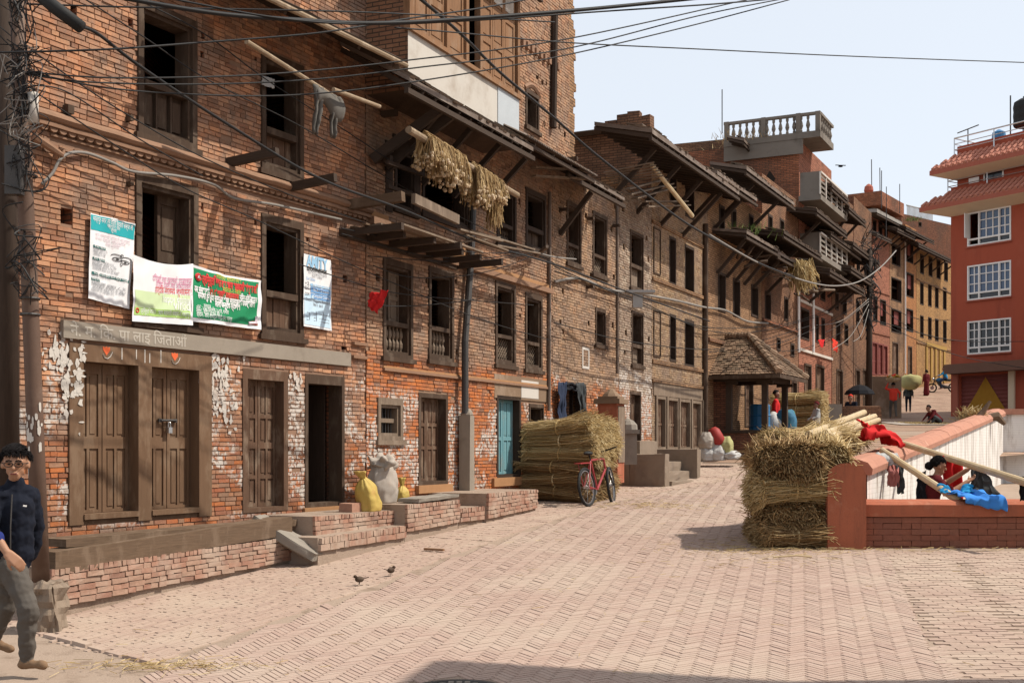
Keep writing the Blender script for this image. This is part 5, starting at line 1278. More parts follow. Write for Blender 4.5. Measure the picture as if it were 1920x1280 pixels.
def railing(zb_, p_, t0_, side_t, n_r=3, h_=.85):
    m = MB(); m.box(p_, p_ + .01, t0_, t0_ + .01, zb_, zb_ + .01)
    r_ = MB(); r_.tube([(-4, t0_, zb_ + h_), (p_, t0_, zb_ + h_), (p_, WR.L, zb_ + h_)], .035, 6); o = r_.build('railing', M['chrome'], hr)
    for k in range(n_r - 1):
        z = zb_ + h_ * (k + 1) / n_r; m = MB(); m.tube([(-4, t0_, z), (p_, t0_, z), (p_, WR.L, z)], .022, 5); m.build('rail', M['chrome'], o)
    x = t0_
    while x < WR.L: m = MB(); m.tube([(p_, x, zb_ - .1), (p_, x, zb_ + h_)], .03, 5); m.build('post', M['chrome'], o); x += 2.2
railing(zU0 + .02, .1, -.1, 0); railing(zE2 + .7, 0, .2, 0)
zR = zE2 + .7
m = MB(); a = WR.q(1873, 275, -1.5); m.lathe([(.32, 0), (.33, .1), (.31, .25), (.33, .4), (.31, .6), (.33, .8), (.3, 1.05), (.2, 1.1), (.08, 1.18), (0, 1.2)], (-1.5, a.y, zR), 14); m.build('water_drum', M['tank_blue'], hr)
a = WR.q(1912, 240, -1.5)
tk = MB(); tk.lathe([(.55, 0), (.6, .1), (.58, .3), (.6, .5), (.58, .7), (.6, .9), (.55, 1.15), (.3, 1.3), (.15, 1.35), (.15, 1.42), (0, 1.42)], (-1.5, a.y + .35, a.z), 16); tko = tk.build('water_tank', M['black'], hr)
for sx in (-.5, .5):
    for sy in (-.5, .5): m = MB(); m.tube([(-1.5 + sx, a.y + .35 + sy, zR), (-1.5 + sx, a.y + .35 + sy, a.z + (1.5 if sy < 0 else 0))], .035, 5); m.build('stand_leg', M['metal_dark'], tko)
m = MB(); a = WR.q(1815, 285, -.5); m.tube([(-.5, a.y, zR), (-.5, a.y, zR + 1.3)], .03, 5); m.tube([(-.5, a.y - .6, zR + 1.22), (-.5, a.y + .6, zR + 1.36)], .03, 5); m.build('roof_antenna', M['metal_dark'], hr)
MB().box(-4, -3.6, WR.su(1820), WR.su(1868), zR, zR + 1.1).build('roof_wall', M['concrete_grey'], hr)

# ------------------------------------------------------------------ house across the lane at the left edge, and the house that shades the foreground
WL = Wall(-420, 12.02, 29, 12.02, .05)
hl = WL.root('brick_house', ('brick house in shade at the corner behind the steel pole', 'house'))
hsl = [WL.rect(-160, -40, 250, 520), WL.rect(-60, 12, 760, 1040)]
wall_shell(hl, WL, 8, 6, hsl, [M['bt_red'], M['bt_red']])
window(hl, WL, -160, -40, 250, 520, 'boards'); door(hl, WL, -60, 12, 760, 1040, M['wood'], M['door_old'])
MB().box(0, .12, .3, WL.L, WL.px(0, 590)[1], WL.px(0, 572)[1]).build('string_course', M['clay'], hl)
q = WL.rect(-70, 22, 598, 668, .1); sg = MB(); sg.box(.08, .11, *q); sg.build('sign_board', M['metal_dark'], hl)
wall_text(hl, WL, 'पसल', -40, 20, 640, .15, I['grey'], .113)
sh0 = Vector((7.05, 9.93)); dd_ = Vector((3.1, -.82)).normalized(); nn_ = Vector((dd_.y, -dd_.x))
ro = empty('brick_house', (sh0.x, sh0.y, -.1), math.atan2(dd_.y, dd_.x), ('brick house across the street whose roof shades the near paving', 'house'))
m = MB(); m.box(.6, 7.4, -8, -.6, -.3, 9.6); m.build('wall', M['bt_red'], ro)
m = MB(); m.box(0, 8, -8.6, 0, 9.75, 9.95); m.build('roof_slab', M['concrete_grey'], ro)
for k in range(3):
    for z in (1, 3.6, 6.4): MB().box(.52, .6, -2.4 - k * 2.2, -1.3 - k * 2.2, z, z + 1.5).build('window', M['glass_dark'], ro)
# ------------------------------------------------------------------ stoops and steps along the houses
M['sbrick'] = island_mat('stoop_brick', [(.30, .16, .115), (.37, .20, .14), (.34, .225, .165), (.40, .25, .18), (.27, .15, .11)], fine=22, amt=.5, bump=.4, pn=(2.2, (.42, .33, .26), .7))
def brick_face(root, W_, p_, t0, t1, z0a, z1a, z0b, z1b, ch=.062, bl=.205, soldier=True):
    """single bricks on a stoop front; bottom and top may slope from (a) to (b)"""
    rows = max(1, int(round((z1a - z0a) / ch))); n_ = 0
    for r_ in range(rows):
        sol = soldier and r_ == rows - 1; x = t0 - rng.random() * .1 * (r_ % 2)
        while x < t1 - .02:
            l = .058 if sol else bl * rng.choice((1, 1, .5)); a = max(t0, x); b_ = min(t1, x + l - .007); x += l
            if b_ - a < .025: continue
            f = ((a + b_) / 2 - t0) / (t1 - t0); lo = z0a + (z0b - z0a) * f; hi = z1a + (z1b - z1a) * f
            h_ = (hi - lo) / rows; zz = lo + r_ * h_
            m = MB(); pr = rng.uniform(.0, .014); m.jbox(p_ - .05, p_ + pr, a, b_, zz + .003, zz + h_ - .004 + (rng.uniform(0, .006) if sol else 0), .004)
            m.build('brick', M['sbrick'], root); n_ += 1
def stoop(W_, label, segs, name='brick_stoop', group=None):
    base = W_.world(0, W_.su(segs[0][0], segs[0][4]), 0); root = W_.root(name, (label, 'stoop', group) if group else (label, 'stoop'))
    for (uL, uR, yTL, yBL, p_, yTR, yBR) in segs:
        t0, za1 = W_.px(uL, yTL, p_); _, za0 = W_.px(uL, yBL, p_); t1, zb1 = W_.px(uR, yTR, p_); _, zb0 = W_.px(uR, yBR, p_)
        za0 -= .05; zb0 -= .05
        m = MB(); P0, P1 = .012, p_ - .03
        v = [(P0, t0, za0 - .2), (P1, t0, za0 - .2), (P1, t1, zb0 - .2), (P0, t1, zb0 - .2), (P0, t0, za1), (P1, t0, za1), (P1, t1, zb1), (P0, t1, zb1)]
        m.add(v, [(0, 3, 2, 1), (4, 5, 6, 7), (0, 1, 5, 4), (1, 2, 6, 5), (2, 3, 7, 6), (3, 0, 4, 7)]); m.build('core', M['ground'], root)
        brick_face(root, W_, p_, t0 + .004, t1 - .004, za0, za1, zb0, zb1)
    return root
s1 = stoop(W1, 'low brick plinth with an upright top course under the timber beams', [(96, 566, 1068, 1130, .80, 1003, 1038)])
# timber beams lying on the plinth
def timber(W_, u0, y0, u1, y1, p0, w_, h_, label, name='timber_beam', mat='wood_h'):
    a, b_ = W_.q(u0, y0, p0), W_.q(u1, y1, p0); A = W_.world(*a); B = W_.world(*b_)
    m = MB(); n = 14
    d = (B - A); side_ = Vector((W_.n.x, W_.n.y, 0))
    ring = []
    for i in range(n + 1):
        c = A + d * i / n; w2 = w_ / 2 * (1 + .05 * mnoise.noise(Vector((i * .4, 1, 0)))); h2_ = h_ / 2 * (1 + .08 * mnoise.noise(Vector((i * .35, 5, 0))))
        c = c + Vector((0, 0, .012 * mnoise.noise(Vector((i * .3, 9, 0))))); ch_ = .012
        ring.append([c + side_ * sx * w2 + Vector((0, 0, sz * h2_)) for sx, sz in ((-1, -1), (1 , -1), (1, 1), (-1, 1))])
    for r_ in ring: m.v += [tuple(q) for q in r_]
    for i in range(n):
        for j in range(4): a_ = i * 4 + j; b2 = i * 4 + (j + 1) % 4; m.f.append((a_, b2, b2 + 4, a_ + 4)); m.m.append(0)
    m.f += [(3, 2, 1, 0), tuple(n * 4 + j for j in range(4))]; m.m += [0, 0]
    return m.build(name, M[mat], None, tag=(label, 'beam'))
timber(W1, 84, 1054, 530, 984, .66, .28, .20, 'thick weathered timber beam forming the front of the bench')
timber(W1, 100, 1017, 536, 978, .52, .34, .075, 'long flat timber plank laid as a seat on the thick beam')
# sloping stone slab beside the beams
A = W1.world(*W1.q(482, 972, .45)); B = W1.world(*W1.q(600, 1040, 1.15))
m = MB(); m.beam(A + Vector((0, 0, .0)), B + Vector((0, 0, -.02)), .42, .13); m.v = [(x + rng.uniform(-.02, .02), y + rng.uniform(-.02, .02), z) for x, y, z in m.v]
roughen(m.build('stone_slab', M['stone'], None, tag=('rough grey stone slab leaning as a ramp at the end of the beams', 'slab')), 6, .03, 6)
s2 = stoop(W2, 'stepped brick stoop below the barred window and old doors', [(590, 740, 968, 1005, .75, 956, 985), (600, 762, 1008, 1025, 1.0, 985, 1000), (763, 862, 946, 990, .95, 936, 972), (863, 914, 953, 972, .95, 948, 966), (915, 1008, 925, 966, 1.0, 917, 946)])
m = MB(); a = W2.q(765, 938, .8); b_ = W2.q(845, 928, .8); m.beam(a, b_, .32, .06); m.v = [(x + rng.uniform(-.015, .015), y + rng.uniform(-.015, .015), z + rng.uniform(-.008, .008)) for x, y, z in m.v]; roughen(m.build('stone_slab', M['stone'], s2), 6, .02, 6)
for u in (700, 1): 
    if u > 100: a = W2.q(668, 955, .6); MB().jbox(a.x - .2, a.x, a.y - .1, a.y + .15, a.z - .1, a.z + .08, .01).build('brick_block', M['sbrick'], s2)
# masonry steps with parapets in front of the pale houses
st = W4.root('masonry_steps', ('grey masonry stairs with stepped parapet walls projecting onto the street', 'steps'))
M['dirty_conc'] = plain('masonry_dirty', (.23, .175, .13), var=.3, sc=3, dirt=(.15, .115, .09), bump=.4)
zb4 = W4.px(1258, 913, 1.2)[1] - .1; z_hi = W4.px(1158, 824, .4)[1]; z_lo = W4.px(1200, 851, .9)[1]
tA = W4.su(1256, 1.2)
def block(x0, x1, y0, y1, z0, z1, name='parapet_block'): roughen(MB().jbox(x0, x1, y0, y1, z0, z1, .012).build(name, M['dirty_conc'], st), 5, .014, 7)
block(.02, .42, tA - .32, tA, zb4, z_hi); block(.421, 1.2, tA - .32, tA, zb4, z_lo); block(.05, .55, tA + .001, tA + 1.2, zb4, z_hi - .02, 'landing')
tB = W4.su(1314, 1.2); z_b = W4.px(1314, 842, 1.2)[1]
block(.02, 1.2, tB - .3, tB, zb4, z_b); 
for k in range(3): block(.56, .85 + .2 * k, tA + .002, tB - .302, zb4, zb4 + .62 - .2 * k - .001 * k, 'step')
# shrine pillar with cap and small stone top beside the steps
sp = empty('shrine_pillar', W3.world(.75, W3.su(1146, .75), W3.px(1146, 905, .75)[1]), W3.rz, ('square red shrine pillar with a stepped stone cap beside the straw stack', 'pillar'))
hp = W3.px(1146, 757, .75)[1] - W3.px(1146, 905, .75)[1]
MB().jbox(-.2, .2, -.2, .2, 0, hp, .008).build('shaft', M['terracotta'], sp); MB().jbox(.201, .215, -.18, .18, .4, hp - .05, .003).build('door_panel', M['wood_grey'], sp)
m = MB(); m.box(-.26, .26, -.26, .26, hp, hp + .09); m.box(-.2, .2, -.2, .2, hp + .09, hp + .14); m.lathe([(.2, hp + .14), (.15, hp + .2), (.05, hp + .28), (0, hp + .3)], (0, 0, 0), 8); m.build('cap', M['plaster_brown'], sp)
q = W4.world(.7, W4.su(1177, .7), W4.px(1177, 824, .7)[1])
m = MB(); c = q; m.box(c.x - .17, c.x + .17, c.y - .17, c.y + .17, c.z - .5, c.z + .12); m.box(c.x - .22, c.x + .22, c.y - .22, c.y + .22, c.z + .12, c.z + .2); m.lathe([(.2, .2), (.19, .3), (.12, .38), (.04, .42), (0, .44)], c, 10)
m.build('stone_chaitya', M['stone'], None, tag=('small domed pale stone shrine on the masonry landing', 'shrine'))

# ------------------------------------------------------------------ tiled pavilion
PV = Vector((6.72, 32.3)); zg = prof(32.3)
pv = empty('pavilion', (PV.x, PV.y, zg), W6.rz, ('open timber shelter with a mossy tiled hip roof and a brick base', 'pavilion'))
# local x = out from the houses, y = up the street; near outer corner at the origin
bx0, bx1, by0, by1 = -1.55, .0, .0, 2.3; zt_ = .72; zc = 2.22
M['pv_brick'] = brick_tex('pavilion_brick', (.33, .15, .10), (.28, .12, .08), (.2, .13, .1), bw=.21, bh=.06)
m = MB(); m.box(bx0, bx1, by0, by1, -.3, zt_); m.build('base', M['pv_brick'], pv); MB().box(bx0, bx1 + .06, by0 - .06, by1 + .06, zt_, zt_ + .08).build('sill_beam', M['wood_dk_h'], pv)
MB().box(bx0 - .1, bx1 + .25, by0 - .35, by1 + .2, -.3, .16).build('step', M['stone'], pv)
for (x, y) in ((bx1 - .08, by0 + .08), (bx1 - .08, by1 - .08), (bx0 + .5, by0 + .08)):
    m = MB(); m.box(x - .075, x + .075, y - .075, y + .075, zt_ + .08, zc - .12); m.box(x - .22, x + .22, y - .06, y + .06, zc - .2, zc - .121); m.build('post', M['wood_dk_h'], pv)
MB().box(bx0, bx0 + .5, by0 + .02, by0 + .12, zt_ + .08, zc).build('brick_panel', M['bt_dark'], pv)
MB().box(bx0 - .1, bx1 + .1, by0 - .02, by0 + .14, zc - .12, zc + .06).build('wall_plate', M['wood_dk_h'], pv); MB().box(bx1 - .14, bx1 + .04, by0 + .141, by1 + .1, zc - .12, zc + .06).build('wall_plate', M['wood_dk_h'], pv); MB().box(bx0 - .1, bx1 - .15, by1 - .14, by1, zc - .12, zc + .06).build('wall_plate', M['wood_dk_h'], pv)
ov = .42; ex0, ex1, ey0, ey1 = bx0 - .05, bx1 + ov, by0 - ov, by1 + ov; zE = zc + .02; rh = 1.12
M['rooftile'] = island_mat('roof_tile_mossy', [(.15, .095, .062), (.22, .14, .09), (.29, .19, .125), (.18, .12, .078), (.12, .082, .058)], fine=18, amt=.55, pn=(2.5, (.11, .085, .055), .5))
ym = (ey0 + ey1) / 2; rx1 = bx0 + .75                       # ridge runs out from the wall then hips down
A0, A1, Rr, Rw = Vector((ex0, ey0, zE)), Vector((ex1, ey0, zE)), Vector((rx1, ym, zE + rh)), Vector((ex0, ym, zE + rh))
B1_, B0_ = Vector((ex1, ey1, zE)), Vector((ex0, ey1, zE))
m = MB(); m.add([A0, A1, B1_, B0_, Rw, Rr], [(0, 1, 5, 4), (1, 2, 5), (2, 3, 4, 5), (0, 3, 2, 1)]); rf = m.build('roof', M['wood_dk_h'], pv)
def tile_face(p0, p1, q0, q1, nm):
    """rows of tiles on the quad p0-p1 (eave) to q0-q1 (ridge)"""
    L_ = (p1 - p0).length; S_ = ((q0 + q1) / 2 - (p0 + p1) / 2).length; rows_ = int(S_ / .115); nrm = (p1 - p0).cross(q0 - p0).normalized()
    if nrm.z < 0: nrm = -nrm
    cnt = 0; mb = MB()
    for r_ in range(rows_):
        v0, v1 = r_ / rows_, min(1, (r_ + 1.35) / rows_)
        a, b_ = p0.lerp(q0, v0), p1.lerp(q1, v0); c, d = p0.lerp(q0, v1), p1.lerp(q1, v1); k = max(1, int((b_ - a).length / .115))
        for i in range(k):
            u0, u1 = i / k, (i + .90) / k; j = rng.uniform(-.012, .016)
            f = [a.lerp(b_, u0) + nrm * (.035 + j), a.lerp(b_, u1) + nrm * (.035 + j), c.lerp(d, u1) + nrm * .012, c.lerp(d, u0) + nrm * .012]
            g_ = [q - nrm * .02 for q in f]
            t_ = mb if cnt >= 0 else None
            mb.add(f + g_, [(0, 1, 2, 3), (4, 5, 1, 0), (5, 6, 2, 1), (7, 4, 0, 3)])
    return mb
for args in ((A0, A1, Rw, Rr), (A1, B1_, Rr + Vector((0, -.02, 0)), Rr + Vector((0, .02, 0))), (B1_, B0_, Rr, Rw)): tile_face(*args, 'x').build('roof_tiles', M['rooftile'], rf, kind='stuff')
for a, b_ in ((A1, Rr), (B1_, Rr), (Rr, Rw)):
    for k in range(9):
        m = MB(); m.tube([a.lerp(b_, k / 9) + Vector((0, 0, .06)), a.lerp(b_, (k + 1.1) / 9) + Vector((0, 0, .05))], [.1, .075], 7); m.build('ridge_tile', M['rooftile'], rf)
m = MB(); m.tube([Rw + Vector((.1, 0, .1)), Rw + Vector((.0, -.02, .3)), Rw + Vector((-.12, -.05, .4))], [.07, .06, .03], 6); m.build('finial', M['rooftile'], rf)
for a, b_ in ((A0, A1), (A1, B1_)): m = MB(); m.beam(a + Vector((0, 0, -.05)), b_ + Vector((0, 0, -.05)), .05, .1); m.build('fascia', M['wood'], rf)

# ------------------------------------------------------------------ walled court at the right
cw = empty('court_wall', (4.2, 15.4, prof(15.4)), 0, ('terracotta court wall with rounded pillar and whitewashed inner side', 'wall'))
O = Vector((4.2, 15.4, prof(15.4)))
def L(p): return Vector(p) - O
x0, x1 = (1549 - CX) / F * 15.4, (1621 - CX) / F * 15.4
zp = CZ - (893 - HY) / F * 15.4
# end pillar with a rounded head
m = MB(); w_ = (x1 - x0); xm = (x0 + x1) / 2; prof2 = []
n = 10; yA, yB = 15.32, 15.95
sec = [(x0, prof(15.4) - .15), (x1, prof(15.4) - .15), (x1, zp)] + [(xm + w_ / 2 * math.cos(math.pi * i / n), zp + .17 * math.sin(math.pi * i / n)) for i in range(1, n)] + [(x0, zp)]
for y in (yA, yB): m.v += [tuple(L((a, y, b_))) for a, b_ in sec]
k = len(sec); m.f = [tuple(range(k)), tuple(reversed(range(k, 2 * k)))] + [(i, i + k, (i + 1) % k + k, (i + 1) % k) for i in range(k)]; m.m = [0] * len(m.f); m.build('end_pillar', M['terracotta'], cw)
# side wall following the street up, with a rounded coping
M['white_brick'] = None
t = NT('whitewashed_brick', .9, .1); o_ = t.sep(t.pos); bt_ = t.n('ShaderNodeTexBrick'); t.L(t.comb(t.math('MULTIPLY', o_[1], 1.12), o_[2]), bt_.inputs['Vector']); bt_.inputs['Scale'].default_value = 1; bt_.inputs['Brick Width'].default_value = .22; bt_.inputs['Row Height'].default_value = .065; bt_.inputs['Mortar Size'].default_value = .006
bt_.inputs['Color1'].default_value = (.66, .63, .59, 1); bt_.inputs['Color2'].default_value = (.64, .61, .58, 1); bt_.inputs['Mortar'].default_value = (.575, .545, .505, 1)
cc = t.mix(t.math('MULTIPLY', t.smooth(t.noise(t.vmul(t.pos, (2.4, 2.4, .4)), 1.7, 6, .72), .45, .66), .85), bt_.outputs[0], (.28, .23, .19)); t.bump(bt_.outputs['Fac'], -.4, .01); M['white_brick'] = t.out(cc)
def side_top(y):
    f = (y - 15.9) / (34.6 - 15.9)
    a = CZ - (885 - HY) / F * 15.9; b_ = CZ - (776 - HY) / F * 34.6
    return a + (b_ - a) * f
ysd = [15.951] + [16 + i * .9 for i in range(1, 21)] + [34.6]
dn = Vector((1, -.4957, 0)).normalized(); th = .19
m = MB(); cap = MB(); cs = []
for y in ysd:
    c = Vector((xw(y), y, 0)); zt2 = side_top(y) - .02; zg_ = prof(y) - .4
    m.v += [tuple(L(c - dn * th + Vector((0, 0, zg_)))), tuple(L(c - dn * th + Vector((0, 0, zt2)))), tuple(L(c + dn * th + Vector((0, 0, zt2)))), tuple(L(c + dn * th + Vector((0, 0, .2))))]
    ring = [(-.25, -.02), (-.26, .06), (-.2, .14), (-.08, .18), (.08, .18), (.2, .14), (.26, .06), (.25, -.02)]
    cs.append([L(c + dn * a + Vector((0, 0, zt2 + b_))) for a, b_ in ring])
for i in range(len(ysd) - 1):
    a = i * 4; m.f += [(a, a + 4, a + 5, a + 1), (a + 2, a + 6, a + 7, a + 3)]; m.m += [0, 1]
m.build('side_wall', [M['terracotta'], M['white_brick']], cw)
for i in range(len(ysd) - 1):
    a, b_ = cs[i], cs[i + 1]; cap = MB(); j = Vector((0, 0, rng.uniform(-.006, .006)))
    cap.v = [tuple(q + j) for q in a] + [tuple(q.lerp(p_, .006) + j) for q, p_ in zip(b_, a)]; kk = 8
    cap.f = [(i_, i_ + 1, i_ + 9, i_ + 8) for i_ in range(7)] + [(7, 0, 8, 15), tuple(range(8)), tuple(range(15, 7, -1))]; cap.m = [0] * len(cap.f); cap.build('coping_stone', M['terracotta_top'], cw)
# front wall: low plastered top on a brick face
zf = CZ - (938 - HY) / F * 15.55; xr = 9.5
yF = 15.45
MB().box(*[x1 + .002 - O.x, xr - O.x, yF + .04 - O.y, yF + .55 - O.y, -.2, zf - .02 - O.z]).build('front_wall', weathered('court_plaster', (.24, .095, .062), (.15, .065, .045), (.30, .13, .09)), cw)
m = MB(); sec = [(yF - .02, zf - .2), (yF - .02, zf - .05), (yF + .05, zf - .01), (yF + .3, zf + .01), (yF + .55, zf - .01), (yF + .6, zf - .06), (yF + .6, zf - .2)]
n = 30
for i in range(n + 1):
    x = x1 + .002 + (xr - x1) * i / n
    for a, b_ in sec: m.v.append(tuple(L((x, a + .006 * mnoise.noise(Vector((x * 2, b_, 0))), b_ + .008 * mnoise.noise(Vector((x * 1.5, a, 2)))))))
for i in range(n):
    for j in range(6): a = i * 7 + j; m.f.append((a, a + 7, a + 8, a + 1)); m.m.append(0)
m.build('front_coping', M['terracotta'], cw, smooth=False)
# the old red bricks of its face, one by one
fb = island_mat('court_brick', [(.25, .098, .064), (.27, .108, .07), (.23, .092, .06), (.26, .115, .078)], fine=20, amt=.5, bump=.4, pn=(3, (.2, .085, .06), .6))
zlo = prof(yF) - .05; rows_ = 6; hr_ = (zf - .205 - zlo) / rows_
for r_ in range(rows_):
    x = x1 + .01 - (r_ % 2) * .12
    while x < 8.2:
        l = rng.choice((.24, .24, .24, .12)); a, b_ = max(x1 + .01, x), x + l - .005; x += l
        if b_ - a < .04: continue
        m = MB(); pr = rng.uniform(0, .012); m.jbox(a - O.x, b_ - O.x, yF - pr + .012 - O.y, yF + .06 - O.y, zlo + r_ * hr_ - O.z, zlo + (r_ + 1) * hr_ - .005 - O.z, .003); m.build('brick', fb, cw)
# far cross wall of the court
xq = xw(34.6); m = MB(); zq = CZ - (776 - HY) / F * 34.6
m.box(xq + .1 - O.x, xq + 14 - O.x, 34.4 - O.y, 34.75 - O.y, -.2, zq - .02 - O.z); m.build('cross_wall', M['white_brick'], cw)
MB().box(xq - .25 - O.x, xq + 14 - O.x, 34.33 - O.y, 34.85 - O.y, zq - .015 - O.z, zq + .14 - O.z).build('cross_coping', M['terracotta_top'], cw)
# ------------------------------------------------------------------ straw
def sheaf(center, axis, length, w_, h_, label, group, n=1500, mat='straw', seed=0, up=(0, 0, 1), tie=True, bend=.05, r=.0042, shag=.1):
    """one tied bundle of straw: dark core, loose strands, a twisted band"""
    r_ = random.Random(seed); ax = Vector(axis).normalized(); up = Vector(up); sd_ = ax.cross(up).normalized(); up = sd_.cross(ax)
    c0 = Vector(center); root = empty('straw_bundle', c0 - Vector((0, 0, h_ / 2)), 0, (label, 'straw', group)); off = Vector((0, 0, h_ / 2))
    core = MB(); core.tube([ax * (length * (i / 6 - .5) * .94) + off for i in range(7)], 1, 10)
    out = []
    for i in range(7):
        k = .62 + .2 * abs(i - 3) / 3
        for j in range(10):
            a = 2 * math.pi * j / 10; s_ = 1 + .12 * mnoise.noise(Vector((i, j, seed)))
            out.append(ax * (length * (i / 6 - .5) * .94) + off + (sd_ * math.cos(a) * w_ / 2 + up * math.sin(a) * h_ / 2) * k * s_ * 1.12)
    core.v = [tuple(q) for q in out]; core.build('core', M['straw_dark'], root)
    m = MB()
    for i in range(n):
        a = r_.uniform(0, 2 * math.pi); rho = .62 + .42 * math.sqrt(r_.random())
        if r_.random() < .12: rho *= 1.12
        f0 = r_.uniform(-.53, -.30); f1 = r_.uniform(.30, .53); pts = []
        a1 = a + r_.gauss(0, .12)
        for k in range(3):
            f = f0 + (f1 - f0) * k / 2; an = a + (a1 - a) * k / 2
            pinch = .86 + .35 * abs(f) ** 1.2 if tie else 1
            q = ax * f * length + off + (sd_ * math.cos(an) * w_ / 2 + up * math.sin(an) * h_ / 2) * rho * pinch
            q += sd_ * r_.gauss(0, bend * .25) + up * r_.gauss(0, bend * .25); pts.append(q)
        if r_.random() < shag: pts[2] += sd_ * r_.gauss(0, .10) + up * abs(r_.gauss(0, .09)); pts[1] += up * abs(r_.gauss(0, .02))
        m.tube(pts, r * r_.uniform(.7, 1.3), 3, caps=False)
    for i in range(int(n * .55)):                       # cut ends
        for e in (-1, 1):
            a = r_.uniform(0, 2 * math.pi); rho = math.sqrt(r_.random()) * 1.05
            q = ax * e * length * r_.uniform(.40, .47) + off + (sd_ * math.cos(a) * w_ / 2 + up * math.sin(a) * h_ / 2) * rho
            d = ax * e * r_.uniform(.03, .15) + sd_ * r_.gauss(0, .02 + shag * .3) + up * r_.gauss(-.01, .02 + shag * .3); m.tube([q, q + d * .6, q + d + Vector((0, 0, -.02))], r * r_.uniform(.7, 1.3), 3, caps=False)
    m.build('strands', M[mat], root)
    if tie:
        m = MB(); pts = [off + (sd_ * math.cos(2 * math.pi * j / 16) * w_ / 2 + up * math.sin(2 * math.pi * j / 16) * h_ / 2) * .99 for j in range(17)]; m.tube(pts, .014, 5, caps=False); m.build('band', M['straw'], root)
    return root
# stack by the blue door: bundles laid square to the houses
tS = W2.su(1108, 1.5) + .95 ; g0 = 'straw bundles stacked by the blue door'
zS = prof(21.5)
k = 0
for layer in range(6):
    for dp in range(2):
        t_ = tS - .18 + dp * .62 + rng.uniform(-.09, .09) + (.06 if layer == 5 else 0); z = zS + .15 + layer * .225 + (0 if layer else .02)
        ln = 1.34 if layer < 5 else 1.25; pc = .68 + rng.uniform(-.09, .05) + (.04 if layer in (3, 4, 5) else -.03)
        c = W2.world(pc, t_, 0); c.z = z
        sheaf(c, (W2.n.x, W2.n.y, rng.uniform(-.09, .09)), ln * rng.uniform(.93, 1.06), .74, .32, '%s straw bundle of the stack behind the red bicycle, on the %s side' % (('lowest', 'second lowest', 'third lowest', 'third highest', 'second highest', 'topmost')[layer], ('blue door', 'shrine pillar')[dp]), g0, n=1500 if dp == 0 or layer > 3 else 700, mat='straw' if layer > 2 else 'straw_brown', seed=k); k += 1
CL = ['bottom straw bundle lying crosswise beside the rounded pillar', 'bottom straw bundle lying crosswise behind the rounded pillar', 'dark straw bundle end-on in the second layer, on the open street side', 'dark straw bundle end-on in the second layer, against the court wall', 'combed straw bundle crosswise in the third layer, above the dark end-on bundles', 'combed straw bundle in the third layer, hidden behind its twin',
      'shaggy end-on straw bundle in the fourth layer, on the open street side', 'shaggy end-on straw bundle in the middle of the fourth layer', 'shaggy end-on straw bundle resting on the terracotta coping', 'straw bundle lying crosswise behind the shaggy end-on ones', 'straw bundle under the red cloth on the coping', 'straw bundle on the coping beyond the red cloth', 'topmost straw bundle under the bamboo poles']
# stack at the end of the court wall
gx = (1480 - CX) / F * 15.6
for i, (cx, cy, cz, ax, ln, w_, h_, mt) in enumerate([
    (3.50, 15.65, .16, (1, .1, 0), .92, .66, .30, 'straw_brown'), (3.55, 16.4, .16, (1, 0, 0), .9, .7, .3, 'straw_brown'),
    (3.36, 16.1, .42, (.12, 1, 0), 1.4, .46, .32, 'straw_brown'), (3.74, 16.1, .42, (.1, 1, 0), 1.4, .44, .32, 'straw_brown'),
    (3.48, 15.62, .75, (1, .12, .02), 1.05, .6, .40, 'straw'), (3.62, 16.35, .74, (1, .1, 0), 1.05, .7, .40, 'straw'),
    (3.30, 16.05, 1.12, (.1, 1, .04), 1.45, .52, .40, 'straw_brown'), (3.72, 16.0, 1.14, (.16, 1, .04), 1.5, .5, .40, 'straw_brown'), (4.12, 16.15, 1.18, (.2, 1, .06), 1.5, .52, .36, 'straw'),
    (4.05, 17.2, 1.16, (1, .3, 0), 1.1, .7, .36, 'straw'), (4.55, 17.6, 1.28, (.5, 1, .06), 1.6, .55, .34, 'straw'), (5.0, 18.6, 1.42, (.5, 1, .05), 1.5, .55, .3, 'straw'), (4.2, 17.5, 1.40, (1, .5, .04), 1.2, .6, .26, 'straw')]):
    z = prof(15.6) + cz - .02
    if i < 9: cx += .06 if abs(ax[0]) > .5 else .09 if cx < 3.5 else 0; ln *= .86 if abs(ax[0]) > .5 else 1
    sheaf((cx, cy, z), ax, ln, w_, h_, CL[i], 'straw bundles at the court wall', n=2300, mat=mt, seed=40 + i, bend=.09, shag=.16)
# stacks farther up, behind the shelter
for i in range(8):
    u = 1497 + (i % 2) * 4; c = P(u, 0, 37.5); c.z = prof(37) + .28 + (i // 2) * .35
    sheaf(c, (W6.n.x, W6.n.y, 0), 1.5, .9, .42, '%s straw bundle of the tall stack beyond the shelter, %s side' % (('lowest', 'second', 'third', 'topmost')[i // 2], ('shelter', 'child')[i % 2]), 'straw bundles beyond the shelter', n=600, seed=70 + i, r=.007)
for i in range(4):
    c = P(1492 + (i % 2) * 34, 0, 30.5 + .3 * (i % 2)); c.z = prof(30.5) + .22 + (i // 2) * .4
    sheaf(c, (1, -.2, 0), 1.25, .8, .42, '%s straw bundle heaped before the shelter, %s' % (('lower', 'upper')[i // 2], ('next to its brick base', 'next to the poles')[i % 2]), 'straw bundles before the shelter', n=800, seed=90 + i, r=.006)
